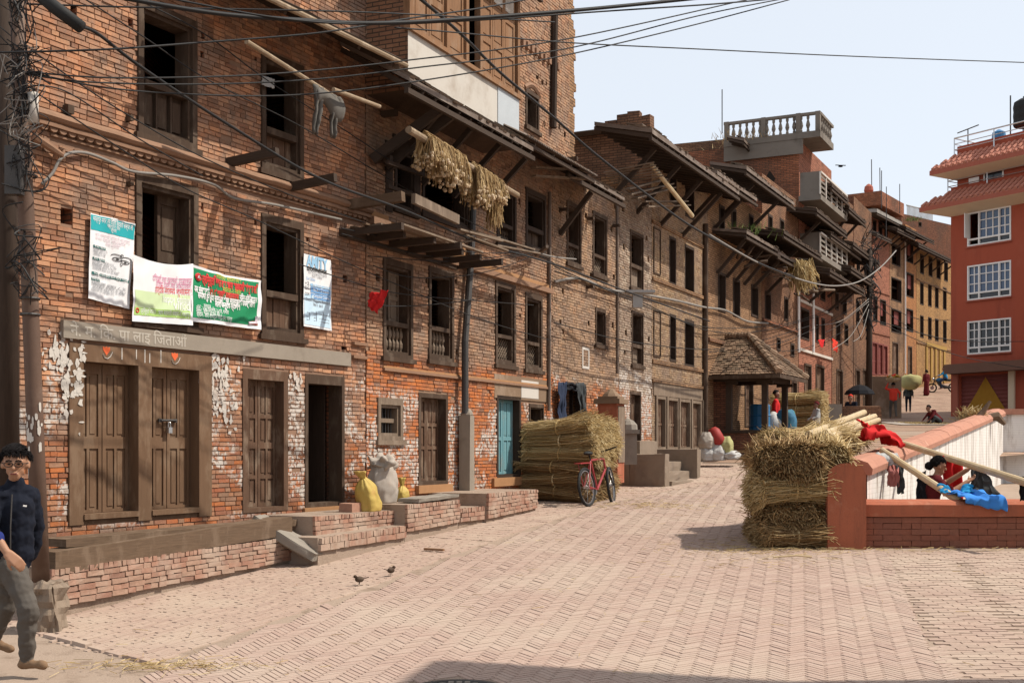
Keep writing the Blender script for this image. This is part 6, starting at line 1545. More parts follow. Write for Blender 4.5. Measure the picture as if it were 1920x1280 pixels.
# loose straw on the paving
m = MB(); rr = random.Random(5)
for (cx, cy, sx, sy, n) in ((3.4, 15.15, .7, .22, 260), (2.9, 15.6, .4, .5, 160), (5.5, 15.2, 1.6, .12, 160), (-2.7, 9.45, .4, .12, 220), (2.2, 20.6, .5, .4, 260), (1.0, 12, 3.5, 2.5, 90), (3.2, 14.2, .8, .3, 60), (2.6, 26, 1.5, 2, 60), (4.3, 20, 1.2, 2, 80)):
    for i in range(n):
        x, y = rr.gauss(cx, sx), rr.gauss(cy, sy)
        if y < 8 or (y > 15.35 and x > xw(y) - .3): continue
        a = rr.uniform(0, 6.3); l = rr.uniform(.04, .16); z = prof(y) + .021 + rr.random() * .01
        m.tube([(x, y, z), (x + l * math.cos(a), y + l * math.sin(a), prof(y + l * math.sin(a)) + .022 + rr.random() * .012)], .0025, 3, caps=False)
m.build('scattered_straw', M['straw'], None, kind='stuff', label='wisps of straw scattered over the brick paving')

# ------------------------------------------------------------------ sacks
def sack(W_, u, yb, p_, w_, h_, mat, label, group=None, tied=True, lean=(0, 0), seed=0, at=None, slump=1.0):
    base = at or W_.world(p_, *W_.px(u, yb, p_)); root = empty('sack', base, W_.rz, (label, 'sack', group) if group else (label, 'sack'))
    n, nz = 40, 30; m = MB()
    def rad(z):
        b_ = .50 * min(1, (z / .06) ** .5) if z < .06 else .5 + .06 * math.sin(z * 4)
        if z > .6: f = (z - .6) / .4; b_ = b_ * (1 - f * f) + (.10 if tied else .30) * f * f
        return b_
    for i in range(nz + 1):
        z = i / nz
        for j in range(n):
            a = 2 * math.pi * j / n; ca_, sa_ = math.cos(a), math.sin(a); r_ = rad(z)
            sq = 1 / max(abs(ca_), abs(sa_)) ** .35                     # a sack is squarish in plan
            pleat = (.10 * max(0, z - .55) / .45) * math.sin(a * 9 + seed) if tied else .05 * z * math.sin(a * 6 + seed)
            k = sq * (1 + .16 * mnoise.noise(Vector((ca_ * 1.5 + seed, sa_ * 1.5, z * 2.6))) + .07 * mnoise.noise(Vector((ca_ * 3.5, sa_ * 3.5 + seed, z * 7))) + .035 * abs(mnoise.noise(Vector((ca_ * 8 + seed, sa_ * 8, z * 13)))) + pleat)
            zz = z * h_ * (1 + .05 * mnoise.noise(Vector((ca_ * 2, sa_ * 2, seed)))); 
            m.v.append((ca_ * r_ * w_ * .72 * k + lean[0] * z * z * h_, sa_ * r_ * w_ * k + lean[1] * z * z * h_, zz))
    for i in range(nz):
        for j in range(n): a = i * n + j; b_ = i * n + (j + 1) % n; m.f.append((a, b_, b_ + n, a + n)); m.m.append(0)
    m.f.append(tuple(reversed(range(n)))); m.m.append(0); m.f.append(tuple(nz * n + j for j in range(n))); m.m.append(0)
    m.build('bag', mat, root, smooth=True)
    if tied:                                                            # gathered mouth above the string
        q = MB(); c = (lean[0] * h_, lean[1] * h_, h_)
        for i in range(7):
            z = i / 6
            for j in range(18): a = 2 * math.pi * j / 18; r_ = w_ * (.09 + .20 * z) * (1 + .25 * math.sin(a * 5 + z * 2)); q.v.append((c[0] + math.cos(a) * r_ * .7 + lean[0] * z * .2, c[1] + math.sin(a) * r_ + lean[1] * .55 * z * h_, c[2] - .02 + z * .13 * (1 - .6 * abs(lean[1]))))
        for i in range(6):
            for j in range(18): a = i * 18 + j; b_ = i * 18 + (j + 1) % 18; q.f.append((a, b_, b_ + 18, a + 18)); q.m.append(0)
        q.build('gathered_mouth', mat, root, smooth=True, solid=.006)
    return root
sack(W2, 692, 962, .60, .31, .46, M['sack_yellow'], 'yellow woven sack with a knotted neck leaning on the stoop', lean=(0, -.32), seed=1)
sack(W2, 718, 948, .42, .39, .62, M['sack'], 'bulging grey sack standing between two yellow ones', tied=False, seed=4)
m = MB(); c = W2.world(.42, *W2.px(718, 948, .42)); m.blob(c + Vector((0, 0, .58)), (.16, .2, .10), jit=.9, seed=3, nu=30, nv=18); m.v = [tuple(Vector(q) + Vector((mnoise.noise(Vector(q) * 9), mnoise.noise(Vector(q) * 9 + Vector((5, 0, 0))), mnoise.noise(Vector(q) * 9 + Vector((0, 5, 0))))) * .05) for q in m.v]; m.build('sack', M['sack'], None, smooth=True, tag=('crumpled empty sack thrown over the bulging grey sack', 'sack'))
sack(W2, 754, 944, .45, .2, .25, M['sack_yellow'], 'small yellow sack beside the bulging grey one', seed=7)
for i, (u, yb, w_, h_, mt, lb) in enumerate([(1327, 842, .5, .42, 'sack', 'beige sack topping the heap beside the shop doors'), (1327, 864, .5, .4, 'sack_white', 'dirty white sack at the foot of the heap by the shop doors'), (1347, 864, .5, .42, 'sack_white', 'pale blue-white sack in front of the shelter base'), (1362, 850, .4, .42, 'olive', 'olive sack against the shelter base'), (1372, 861, .5, .22, 'sack_white', 'flat white sack lying on its side by the shelter')]):
    c = P(u, yb, 30.3); sack(W5, 0, 0, 0, w_, h_, M[mt], lb, seed=10 + i, at=c, tied=False)
c = P(1344, 838, 30.2); m = MB(); A = P(1351, 834, 30.2); B = P(1335, 803, 30.3); m.tube([A, A.lerp(B, .2), A.lerp(B, .5), A.lerp(B, .8), B], [.1, .17, .17, .16, .1], 12); m.build('sack', M['sack_red'], None, smooth=True, tag=('red printed sack standing tilted on the heap of sacks', 'sack'))

# ------------------------------------------------------------------ bicycle
bc = ground_at(1104, 950); bz = math.atan2(.87, .46)
bk = empty('bicycle', bc, bz, ('red bicycle leaning on the straw stack with black handlebar', 'bicycle'))
lean_m = Matrix.Rotation(R(-7), 4, 'X')
def bt(p): return lean_m @ Vector(p)
WR_ = .33; wbse = 1.02
def wheel(x, steer=0):
    c = Vector((x, 0, WR_)); m = MB(); rot = Matrix.Rotation(steer, 4, 'Z')
    ring = [bt(c + rot @ Vector((math.cos(a) * (WR_ - .022), 0, math.sin(a) * (WR_ - .022)))) for a in [2 * math.pi * i / 32 for i in range(33)]]
    m.tube(ring, .025, 7, caps=False); w_ = m.build('wheel', M['black'], bk)
    m = MB(); m.tube([bt(c + rot @ Vector((math.cos(a) * (WR_ - .055), 0, math.sin(a) * (WR_ - .055)))) for a in [2 * math.pi * i / 32 for i in range(33)]], .011, 5, caps=False); m.build('rim', M['chrome'], w_)
    m = MB()
    for i in range(18):
        a = 2 * math.pi * i / 18; m.tube([bt(c + rot @ Vector((0, .02 * (-1) ** i, 0))), bt(c + rot @ Vector((math.cos(a) * (WR_ - .055), 0, math.sin(a) * (WR_ - .055))))], .0018, 3)
    m.tube([bt(c + rot @ Vector((0, -.05, 0))), bt(c + rot @ Vector((0, .05, 0)))], .025, 8); m.build('spokes', M['chrome'], w_)
    return c
wheel(0); wheel(wbse, R(14))
BBk = (.42, 0, .28); ST = (.28, 0, .78); HT = (.82, 0, .80); HB = (.86, 0, .62); FA = (wbse, 0, WR_)
m = MB()
for a, b_, r_ in ((BBk, ST, .019), (ST, HT, .018), (BBk, HB, .021), (HT, HB, .023), ((0, .05, WR_), BBk, .012), ((0, -.05, WR_), BBk, .012), ((0, .05, WR_), ST, .011), ((0, -.05, WR_), ST, .011)): m.tube([bt(a), bt(b_)], r_, 8)
m.build('frame', M['bike_red'], bk)
m = MB(); m.tube([bt(HB), bt((.88, .05, .58)), bt((wbse, .05, WR_))], .015, 6); m.tube([bt((.88, -.05, .58)), bt((wbse, -.05, WR_))], .015, 6); m.build('fork', M['black'], bk)
m = MB(); m.tube([bt(HT), bt((.80, 0, .93))], .016, 6); m.tube([bt((.74, .30, .97)), bt((.80, .15, .95)), bt((.82, 0, .93)), bt((.80, -.15, .95)), bt((.74, -.30, .97))], .013, 6); m.build('handlebar', M['black'], bk)
m = MB(); m.tube([bt(ST), bt((.25, 0, .88))], .014, 6); m.blob(bt((.22, 0, .90)), (.14, .07, .035), nu=10, nv=6); m.build('saddle', M['black'], bk)
m = MB(); m.lathe([(.0, -.012), (.09, -.012), (.09, .012), (0, .012)], (0, 0, 0), 18); m.v = [tuple(bt(Vector((x + BBk[0], z + .05, y + BBk[2])))) for x, y, z in m.v]; m.tube([bt((.42, .07, .28)), bt((.5, .08, .13))], .011, 5); m.box(0, 0, 0, 0, 0, 0); m.build('crank', M['chrome'], bk)
m = MB(); q = bt((.5, .12, .13)); m.box(q.x - .05, q.x + .05, q.y - .04, q.y + .04, q.z - .012, q.z + .012); m.build('pedal', M['black'], bk)
m = MB(); m.beam(bt((-.25, 0, .73)), bt((.2, 0, .74)), .12, .015); m.tube([bt((0, .06, WR_)), bt((-.1, .06, .73))], .008, 5); m.build('carrier', M['bike_red'], bk)

# ------------------------------------------------------------------ cloth
def drape(pts_fn, mat, label, cat='cloth', name='cloth', nu=18, nv=12, amp=.02, seed=0, sol=.004, group=None):
    m = MB()
    def fn(u, v):
        q = Vector(pts_fn(u, v)); k = Vector((u * 5 + seed, v * 4, seed))
        return q + Vector((mnoise.noise(k), mnoise.noise(k + Vector((9, 0, 0))), mnoise.noise(k + Vector((0, 9, 0))))) * amp
    m.grid(fn, nu, nv); m.build(name, mat, None, smooth=True, tag=(label, cat) if not group else (label, cat, group), solid=sol)
def lerp4(a, b_, c, d):
    a, b_, c, d = map(Vector, (a, b_, c, d)); return lambda u, v: (a * (1 - u) + b_ * u) * (1 - v) + (d * (1 - u) + c * u) * v
# red heap on the straw
def heap(u, v):
    c = P(1650, 818, 17.6).lerp(P(1600, 792, 17.9), .0); x = (u - .5) * 2; y = (v - .5) * 2; r_ = max(0, 1 - x * x * .9 - y * y * .9)
    return c + Vector((x * .30 + .02, y * .26 + x * .1, .17 * math.sqrt(r_) - .06 + (-x * .06)))
drape(heap, M['red'], 'crumpled bright red cloth heaped on top of the straw', amp=.10, nu=40, nv=30, seed=3)
drape(lerp4(P(1606, 785, 17.8), P(1625, 795, 17.6), P(1660, 822, 17.4), P(1640, 818, 17.8)), M['red'], 'trailing end of the red cloth over the bamboo poles', amp=.05, seed=8)
# blue cloths on the front wall
zt0 = zf + .03
drape(lambda u, v: Vector((P(1792, 0, 15.6).x + .52 * u + .05 * v, 16.0 - .60 * min(1, v / .78) - .01 * v, zf + .035 + .05 * abs(math.sin(u * 6 + v * 2)) * (1 - v) + .03 * (1 - v) - .17 * (.35 + .65 * u) * max(0, v - .74) / .26)), M['blue'], 'blue cloth spread to dry on the low front wall', amp=.05, nu=30, nv=20, seed=1)
drape(lambda u, v: Vector((P(1782, 0, 15.6).x + .42 * u, 16.1 - .22 * v - .05 * u, zf + .12 + .07 * math.sin(u * 9) * (1 - v) - .03 * v)), M['blue2'], 'darker turquoise cloth bunched beside the blue one', amp=.06, nu=26, nv=14, seed=5)
# washing hung over the coping
for i, (u, y0, y1, w_, mt, lb) in enumerate([(1676, 872, 912, .16, 'plaid', 'pinkish checked cloth hanging over the inner coping'), (1690, 868, 925, .09, 'darkgrey', 'dark strip of washing hanging beside the checked cloth'), (1668, 856, 872, .3, 'palegrey', 'pale grey garment folded over the coping')]):
    Zc = 16.9; A = P(u, y0, Zc); B = P(u, y1, Zc); drape(lambda p_, v: Vector((A.x + (p_ - .5) * w_, Zc + .16 - .12 * math.sin(min(1, v * 3) * 1.5) - .02 * p_, A.z + .05 * (1 - min(1, v * 4)) - (A.z - B.z) * v)), M[mt], lb, amp=.03, seed=i * 3)
drape(lambda u, v: Vector((P(1912 + 20 * u, 0, 15.2).x, 15.2 + .03 * math.sin(u * 9), P(0, 893, 15.2).z - .3 * v)), M['blackcloth'], 'black garment hanging from the end of the long bamboo pole', amp=.02, seed=2)
drape(lambda u, v: Vector((P(1718 + 18 * u, 0, 16.6).x, 16.6, P(0, 880 + 20 * (1 - u), 16.6).z - .45 * v)), M['blackcloth'], 'black cloth hanging below the short bamboo pole', amp=.03, seed=12)
drape(lambda u, v: Vector((P(1768 + 36 * u, 0, 17.1).x, 17.1 + .04 * math.sin(u * 12), P(0, 853 + 12 * u, 17.1).z - .55 * v + .0)), M['maroon'] if False else M['red'], 'red cloth hanging from the long bamboo pole behind the woman', amp=.03, nu=24, seed=14)
# bamboo
def bamboo(a, b_, r0, r1, label, group=None, mat='bamboo'):
    a, b_ = Vector(a), Vector(b_); m = MB(); n = int((b_ - a).length / .42) + 2; pts = []; rs = []
    for i in range(n):
        f = i / (n - 1); q = a.lerp(b_, f); r_ = r0 + (r1 - r0) * f; e = .012 / (b_ - a).length
        pts += [a.lerp(b_, max(0, f - e)), q, a.lerp(b_, min(1, f + e))] if 0 < i < n - 1 else [q]; rs += [r_, r_ * 1.07, r_] if 0 < i < n - 1 else [r_]
    m.tube(pts, rs, 10); return m.build('bamboo_pole', M[mat], None, smooth=False, tag=(label, 'pole', group) if group else (label, 'pole'))
bamboo(P(1689, 830, 18.6), P(1935, 908, 14.9), .045, .05, 'long pale bamboo pole carrying the red cloth across the court')
bamboo(P(1653, 843, 17.2), P(1800, 940, 15.75), .042, .05, 'short bamboo pole resting on the low front wall beside the blue cloth')
for i, (a, b_, r_) in enumerate([((1516, 815, 16.6), (1620, 773, 20.0), .055), ((1548, 812, 16.9), (1640, 780, 20.2), .05), ((1556, 818, 16.9), (1647, 787, 20.0), .045)]): bamboo(P(*a), P(*b_), r_, r_ * .9, ('thickest bamboo pole on the straw, farthest from the red cloth', 'middle bamboo pole of the three on the straw', 'thinnest bamboo pole on the straw, beside the red cloth')[i], 'bamboo poles on the straw')
bamboo(P(1500, 838, 16.8), P(1572, 788, 19), .035, .02, 'brown stick lying under the bamboo poles on the straw', mat='bamboo_old')
# branch and leaf bundle on the far coping
m = MB(); c = P(1815, 800, 30); m.tube([P(1795, 806, 30), P(1830, 790, 30), P(1857, 752, 30)], [.12, .1, .04], 7); m.tube([P(1840, 785, 31), P(1870, 780, 31), P(1884, 795, 31)], [.1, .12, .05], 7); m.build('tree_branch', M['wood_h'], None, tag=('brown split branch lying on the coping by the far corner', 'branch'))
rr = random.Random(3); m = MB()
for i in range(220):
    q = P(1800 + rr.uniform(0, 42), 787 + rr.uniform(-12, 6), 30.3); m.tube([q, q + Vector((rr.gauss(0, .12), rr.gauss(0, .1), rr.uniform(0, .25)))], .008, 3, caps=False)
m.build('twig_bundle', M['straw'], None, tag=('pale bundle of dry twigs beside the split branch', 'twigs'))
m = MB(); m.blob(P(1800, 800, 30.5), (.22, .2, .16), jit=.3, seed=2, nu=12, nv=8); m.build('cloth_bundle', M['blackcloth'], None, smooth=True, tag=('black cloth bundle on the coping beside the dry twigs', 'bundle'))

# ------------------------------------------------------------------ things hanging on the houses
# garlic and straw tied to a pole under the porch
Apole = W2.world(*W2.q(766, 243, .95)); Bpole = W2.world(*W2.q(970, 366, .95))
bamboo(Apole, Bpole, .05, .045, 'thick bamboo pole hung with garlic under the dark porch', mat='bamboo_old')
M['garlic'] = island_mat('garlic_dry', [(.40, .28, .15), (.52, .40, .26), (.60, .48, .34), (.34, .22, .11)], amt=.3, bump=0)
rr = random.Random(8)
for gi, (u0, u1, y0, nb_) in enumerate(((800, 858, 262, 6), (888, 930, 318, 5))):
    m = MB(); hd = MB(); sw = Vector((W2.n.x, W2.n.y, 0)); dw = Vector((W2.d.x, W2.d.y, 0))
    for bi in range(nb_):
        u = u0 + (u1 - u0) * bi / (nb_ - 1); q = W2.world(*W2.q(u, y0 + (u - u0) * .6, .95)); l0 = rr.uniform(.28, .5)
        for side_s in (-1, 1):
            for i in range(75):
                a = rr.uniform(0, 6.28); sp = rr.uniform(.01, .10); l = l0 * rr.uniform(.55, 1.08); top = q + Vector((0, 0, rr.uniform(.05, .12))) + dw * rr.gauss(0, .03)
                mid = q + sw * side_s * rr.uniform(.05, .12) + dw * rr.gauss(0, .04) + Vector((0, 0, rr.uniform(-.05, .04))); e = mid + Vector((math.cos(a) * sp, math.sin(a) * sp, -l)) + sw * side_s * .02
                m.tube([top, mid, mid.lerp(e, .5) + Vector((rr.gauss(0, .02), rr.gauss(0, .02), 0)), e], rr.uniform(.003, .006), 3, caps=False)
                if i % 4 == 0: hd.blob(e, rr.uniform(.018, .032), nu=6, nv=4)
    o_ = m.build('garlic_bunch', M['straw_brown'], None, tag=(['dry straw-coloured garlic bunch hung at the upper end of the porch pole', 'dry garlic bunch hung lower on the porch pole'][gi], 'garlic'))
    hd.v = [tuple(Vector(p_) - o_.location) for p_ in hd.v]; hd.build('bulbs', M['garlic'], o_, kind='stuff')
m = MB(); q = W2.world(*W2.q(925, 372, .8))
for i in range(160): a = q + Vector((rr.gauss(0, .05), rr.gauss(0, .05), rr.uniform(0, .1))); m.tube([a, a + Vector((rr.gauss(0, .05), rr.gauss(0, .05), -rr.uniform(.15, .55)))], .005, 3, caps=False)
m.build('dried_plants', M['straw_brown'], None, tag=('reddish brown dried plants hanging beneath the lower garlic bunch', 'plants'))
# clothes pole with trousers
A = W1.world(*W1.q(462, 78, .9)); B = W1.world(*W1.q(640, 190, .9)); bamboo(A, B, .03, .025, 'thin clothes pole slung across the upper window', mat='bamboo_old')
bamboo(W2.world(*W2.q(625, 168, .9)), W2.world(*W2.q(712, 200, .9)), .026, .024, 'thin bare clothes pole beside the porch struts', mat='bamboo_old')
qa = W1.world(*W1.q(590, 166, .9)); qb = W1.world(*W1.q(640, 192, .9))
tr = empty('trousers', qa.lerp(qb, .5) - Vector((0, 0, .5)), 0, ('grey trousers hung to dry over the thin clothes pole', 'trousers'))
O2 = Vector(tr.location)
for li, (f, l) in enumerate(((.08, .56), (.72, .5))):
    a = qa.lerp(qb, f) - O2; dr = (qb - qa).normalized(); m = MB()
    m.grid(lambda u, v: a + dr * ((u - .5) * (.15 - .05 * v) + .02 * math.sin(v * 5 + li)) + Vector((.035 * math.sin(u * 9 + v * 2) * (1 - .4 * v) + .02 * mnoise.noise(Vector((u * 4, v * 5, li))), -.03 * math.cos(u * 8), .03 - l * v)), 14, 16); m.build('leg', M['grey'], tr, smooth=True, solid=.025)
m = MB(); a, b_ = qa - O2, qb - O2
m.grid(lambda u, v: a.lerp(b_, u) + Vector((.05 * math.sin(v * 3), -.05 * math.sin(v * 3), .04 - .24 * v * (1 - .3 * math.sin(u * 6)))), 12, 6); m.build('seat', M['grey'], tr, smooth=True, solid=.02)
drape(lerp4(W1.world(*W1.q(491, 142, .1)), W1.world(*W1.q(514, 148, .1)), W1.world(*W1.q(514, 166, .1)), W1.world(*W1.q(491, 160, .1))), M['palegrey'], 'small pale cloth hanging in the upper window', amp=.015)
# red flag cloth near the balcony
drape(lerp4(W2.world(*W2.q(692, 550, .25)), W2.world(*W2.q(728, 544, .5)), W2.world(*W2.q(708, 588, .35)), W2.world(*W2.q(690, 574, .25))), M['red'], 'small red flag tied to the corner between two houses', cat='flag', name='flag', amp=.04, seed=6)
drape(lerp4(W7.world(*W7.q(1533, 637, .6)), W7.world(*W7.q(1546, 636, .6)), W7.world(*W7.q(1543, 651, .6)), W7.world(*W7.q(1539, 651, .6))), M['red'], 'small red flag in front of the pink house', cat='flag', name='flag', amp=.03)
drape(lerp4(W8.world(*W8.q(1560, 634, .5)), W8.world(*W8.q(1570, 640, .5)), W8.world(*W8.q(1570, 660, .5)), W8.world(*W8.q(1561, 655, .5))), M['scarlet'], 'scarlet cloth hanging by the dark brick house', amp=.05)
# curtain and jeans on the door of the pale house
drape(lerp4(W3.world(*W3.q(1047, 716, .12)), W3.world(*W3.q(1062, 717, .14)), W3.world(*W3.q(1062, 800, .12)), W3.world(*W3.q(1048, 800, .12))), M['jeans'], 'dark blue cloth hanging on one side of the open doorway', amp=.05, seed=1)
drape(lerp4(W3.world(*W3.q(1060, 716, .13)), W3.world(*W3.q(1098, 721, .13)), W3.world(*W3.q(1098, 735, .12)), W3.world(*W3.q(1060, 730, .12))), M['blackcloth'], 'black cloth tied across the head of the open doorway', amp=.05, seed=2)
drape(lerp4(W3.world(*W3.q(1080, 716, .16)), W3.world(*W3.q(1099, 719, .15)), W3.world(*W3.q(1098, 795, .12)), W3.world(*W3.q(1091, 790, .12))), M['darkgrey'], 'dark grey knotted cloth on the far side of the doorway', amp=.07, seed=3)
# white lamp box on the tan house
m = MB(); a = W4.world(*W4.q(1195, 550, .6)); m.box(a.x - .25, a.x + .35, a.y - .2, a.y + .2, a.z, a.z + .05); m.box(a.x - .1, a.x + .1, a.y - .1, a.y + .1, a.z - .3, a.z); m.build('street_lamp', M['palegrey'], None, tag=('small white street lamp bracketed to the whitish house', 'lamp'))

# ------------------------------------------------------------------ small things on the ground
for i, (u, y) in enumerate(((674, 1099), (733, 1082))):
    q = ground_at(u, y); b = empty('sparrow', q + Vector((0, 0, .02)), R(200 - 150 * i), (('small brown sparrow with raised tail, the one farther from the yellow stick', 'small brown sparrow on the paving, the one nearer the yellow stick')[i], 'bird', 'sparrows on the paving'))
    m = MB(); m.blob((0, 0, .055), (.05, .03, .032), nu=10, nv=7); m.blob((.045, 0, .085), (.02, .018, .018), nu=8, nv=6); m.tube([(.06, 0, .085), (.078, 0, .082)], [.006, .001], 5); m.build('body', M['wood'], b, smooth=True)
    m = MB(); m.beam((-.04, 0, .06), (-.10, 0, .075), .022, .006); m.build('tail', M['wood_dark'], b)
    for s_ in (-1, 1): m = MB(); m.tube([(0, s_ * .012, .03), (.005, s_ * .014, 0)], .003, 4); m.build('leg', M['wood_dark'], b)
a, b_ = ground_at(796, 1034), ground_at(832, 1036); m = MB(); m.beam(a + Vector((0, 0, .035)), b_ + Vector((0, 0, .035)), .05, .025); m.build('wood_stick', M['wood_orange'], None, tag=('short yellowish stick lying on the pavement', 'stick'))
a, b_ = ground_at(1450, 1049), ground_at(1522, 1048); m = MB(); m.tube([a + Vector((0, 0, .03)), a.lerp(b_, .6) + Vector((0, 0, .045)), b_ + Vector((0, 0, .028))], .012, 6); m.build('bamboo_splinter', M['bamboo'], None, tag=('thin bamboo splinter lying below the straw stack', 'stick'))
# blue drum and green sack behind the shelter
q = P(1424, 0, 35); q.z = prof(35); m = MB(); m.lathe([(.3, 0), (.32, .1), (.3, .3), (.32, .33), (.3, .36), (.3, .6), (.32, .63), (.3, .66), (.3, .9), (.27, .95), (0, .95)], q + Vector((0, 0, .35)), 16); m.build('water_drum', M['tank_blue'], None, tag=('blue plastic drum standing behind the shelter posts', 'drum'))
m = MB(); q = P(1474, 0, 35.5); q.z = prof(35.5) + .75; m.blob(q, (.3, .28, .42), jit=.4, seed=9, nu=18, nv=12); m.build('sack', plain('sack_blue_green', (.05, .15, .24), var=.6, sc=9, dirt=(.06, .2, .1)), None, smooth=True, tag=('blue and green printed sack beside the straw stack beyond the shelter', 'sack'))
m = MB(); q = P(1450, 0, 35.5); q.z = prof(35.5) + .6; m.blob(q, (.3, .28, .4), jit=.4, seed=19, nu=14, nv=10); m.build('sack', M['sack_white'], None, smooth=True, tag=('white sack in front of the person in red by the shelter', 'sack'))
# grain spread on a mat near the crouching man
q0 = P(1708, 780, 50); mt = MB(); zz = prof(50)
mt.grid(lambda u, v: (q0.x - .9 + 2.6 * u, 48.4 + 3.2 * v, prof(48.4 + 3.2 * v) + .03), 6, 6); mo = mt.build('straw_mat', M['sack'], None, tag=('pale mat with grain spread to dry on the shaded street', 'mat'), solid=.01)
m = MB(); rr = random.Random(4)
for i in range(500): x, y = q0.x - .3 + rr.uniform(0, 1.8), 48.6 + rr.uniform(0, 2.6); m.tube([(x, y, prof(y) + .05), (x + rr.uniform(-.15, .15), y + rr.uniform(-.15, .15), prof(y) + .07)], .008, 3, caps=False)
m.build('scattered_straw', M['straw'], None, kind='stuff', label='thin layer of straw drying on the mat')
# low brown wall and bricks by the far houses
m = MB(); a = P(1634, 0, 58); b_ = P(1668, 0, 58); m.box(a.x, b_.x + .5, 57.8, 58.4, prof(58) - .3, P(0, 706, 58).z); m.build('low_wall', M['plaster_brown'], None, tag=('low brown plastered wall below the dark red shop doors', 'wall'))
m = MB(); a = P(1540, 0, 40); m.jbox(a.x, a.x + .6, 39.7, 40.3, prof(40) - .2, P(0, 758, 40).z, .02); m.build('stone_block', M['stone'], None, tag=('grey stone block beside the child with the maroon cap', 'block'))
m = MB(); a = P(1560, 0, 42); m.jbox(a.x, a.x + 1.6, 41.7, 42.2, prof(42) - .2, P(0, 762, 42).z, .03); m.build('low_wall', M['bt_brown'], None, tag=('low rough brick wall beside the grey stone block', 'wall'))
# ------------------------------------------------------------------ people
TMP = bpy.data.scenes.new('workbench')             # bodies are grown in a scratch scene, removed below
def capsule(mb, p0, r0, p1, r1, n=12):
    p0, p1 = Vector(p0), Vector(p1); d = p1 - p0
    if d.length < 1e-5: d = Vector((0, 0, 1e-4)); p1 = p0 + d
    dn_ = d.normalized(); pts, rs = [], []
    for i in range(5):
        a = math.pi / 2 * (1 - i / 4.0); a = min(a, 1.52); pts.append(p0 - dn_ * r0 * math.sin(a)); rs.append(max(.0008, r0 * math.cos(a)))
    for i in range(5):
        a = min(math.pi / 2 * (i / 4.0), 1.52); pts.append(p1 + dn_ * r1 * math.sin(a)); rs.append(max(.0008, r1 * math.cos(a)))
    mb.tube(pts, rs, n)
def seg_dist(p, a, b_):
    d = b_ - a; L2 = d.length_squared; t_ = 0 if L2 < 1e-9 else max(0, min(1, (p - a).dot(d) / L2)); return (p - a - d * t_).length, t_
def body(name, root, caps, voxel=.014, smooth=2):
    mb = MB()
    for c in caps: capsule(mb, *c[:4])
    me = mb.mesh('tmp', M['skin']); ob = bpy.data.objects.new('tmp', me); TMP.collection.objects.link(ob)
    md = ob.modifiers.new('r', 'REMESH'); md.mode = 'VOXEL'; md.voxel_size = voxel
    ms = ob.modifiers.new('s', 'SMOOTH'); ms.iterations = smooth; ms.factor = .5
    TMP.view_layers[0].update(); dg = TMP.view_layers[0].depsgraph
    out = bpy.data.meshes.new_from_object(ob.evaluated_get(dg)); bpy.data.objects.remove(ob); out.name = name
    names = []
    for c in caps:
        if c[4] not in names: names.append(c[4])
    out.materials.clear()
    for n in names: out.materials.append(M[n])
    ce = np.empty(len(out.polygons) * 3); out.polygons.foreach_get('center', ce); ce = ce.reshape(-1, 3)
    best = np.full(len(ce), 1e9); idx = np.zeros(len(ce), int)
    for c in caps:
        a = np.array(c[0]); d = np.array(c[2]) - a; t_ = np.clip((ce - a) @ d / max(d @ d, 1e-9), 0, 1)
        s_ = np.linalg.norm(ce - a - t_[:, None] * d, axis=1) - (c[1] + (c[3] - c[1]) * t_); k = s_ < best; best[k] = s_[k]; idx[k] = names.index(c[4])
    out.polygons.foreach_set('material_index', idx); out.polygons.foreach_set('use_smooth', [True] * len(out.polygons))
    # cloth folds
    if voxel < .014:
        skin_i = set(i for i, n in enumerate(names) if 'skin' in n); cl = [False] * len(out.vertices)
        for p in out.polygons:
            if p.material_index not in skin_i:
                for v in p.vertices: cl[v] = True
        nv_ = len(out.vertices); co = np.empty(nv_ * 3); no = np.empty(nv_ * 3); out.vertices.foreach_get('co', co); out.vertices.foreach_get('normal', no); co = co.reshape(-1, 3); no = no.reshape(-1, 3)
        for k in range(nv_):
            if cl[k]: x, y, z = co[k]; co[k] += no[k] * (.016 * mnoise.noise(Vector((x * 8 + z * 5, y * 8, z * 12 - x * 4))) + .005 * mnoise.noise(Vector((x * 30, y * 30, z * 30))))
        out.vertices.foreach_set('co', co.ravel()); out.update()
    o = bpy.data.objects.new(name, out); COL.objects.link(o); o.parent = root; return o
def head_caps(c, fwd, s=1.0, skin='skin'):
    c = Vector(c); f = Vector(fwd).normalized(); sd_ = f.cross(Vector((0, 0, 1))).normalized(); up = sd_.cross(f)
    q = lambda x, y, z: c + (f * x + sd_ * y + up * z) * s
    return [(q(0, 0, .03), .088 * s, q(-.015, 0, .045), .09 * s, skin), (q(.02, 0, -.05), .066 * s, q(.035, 0, -.075), .042 * s, skin), (q(.088, 0, .01), .011 * s, q(.103, 0, -.022), .015 * s, skin),
            (q(0, .088, -.01), .018 * s, q(-.01, .09, .02), .016 * s, skin), (q(0, -.088, -.01), .018 * s, q(-.01, -.09, .02), .016 * s, skin), (q(.075, .02, -.062), .012 * s, q(.075, -.02, -.062), .012 * s, skin), (q(.07, .05, .03), .02 * s, q(.07, -.05, .03), .02 * s, skin)], q
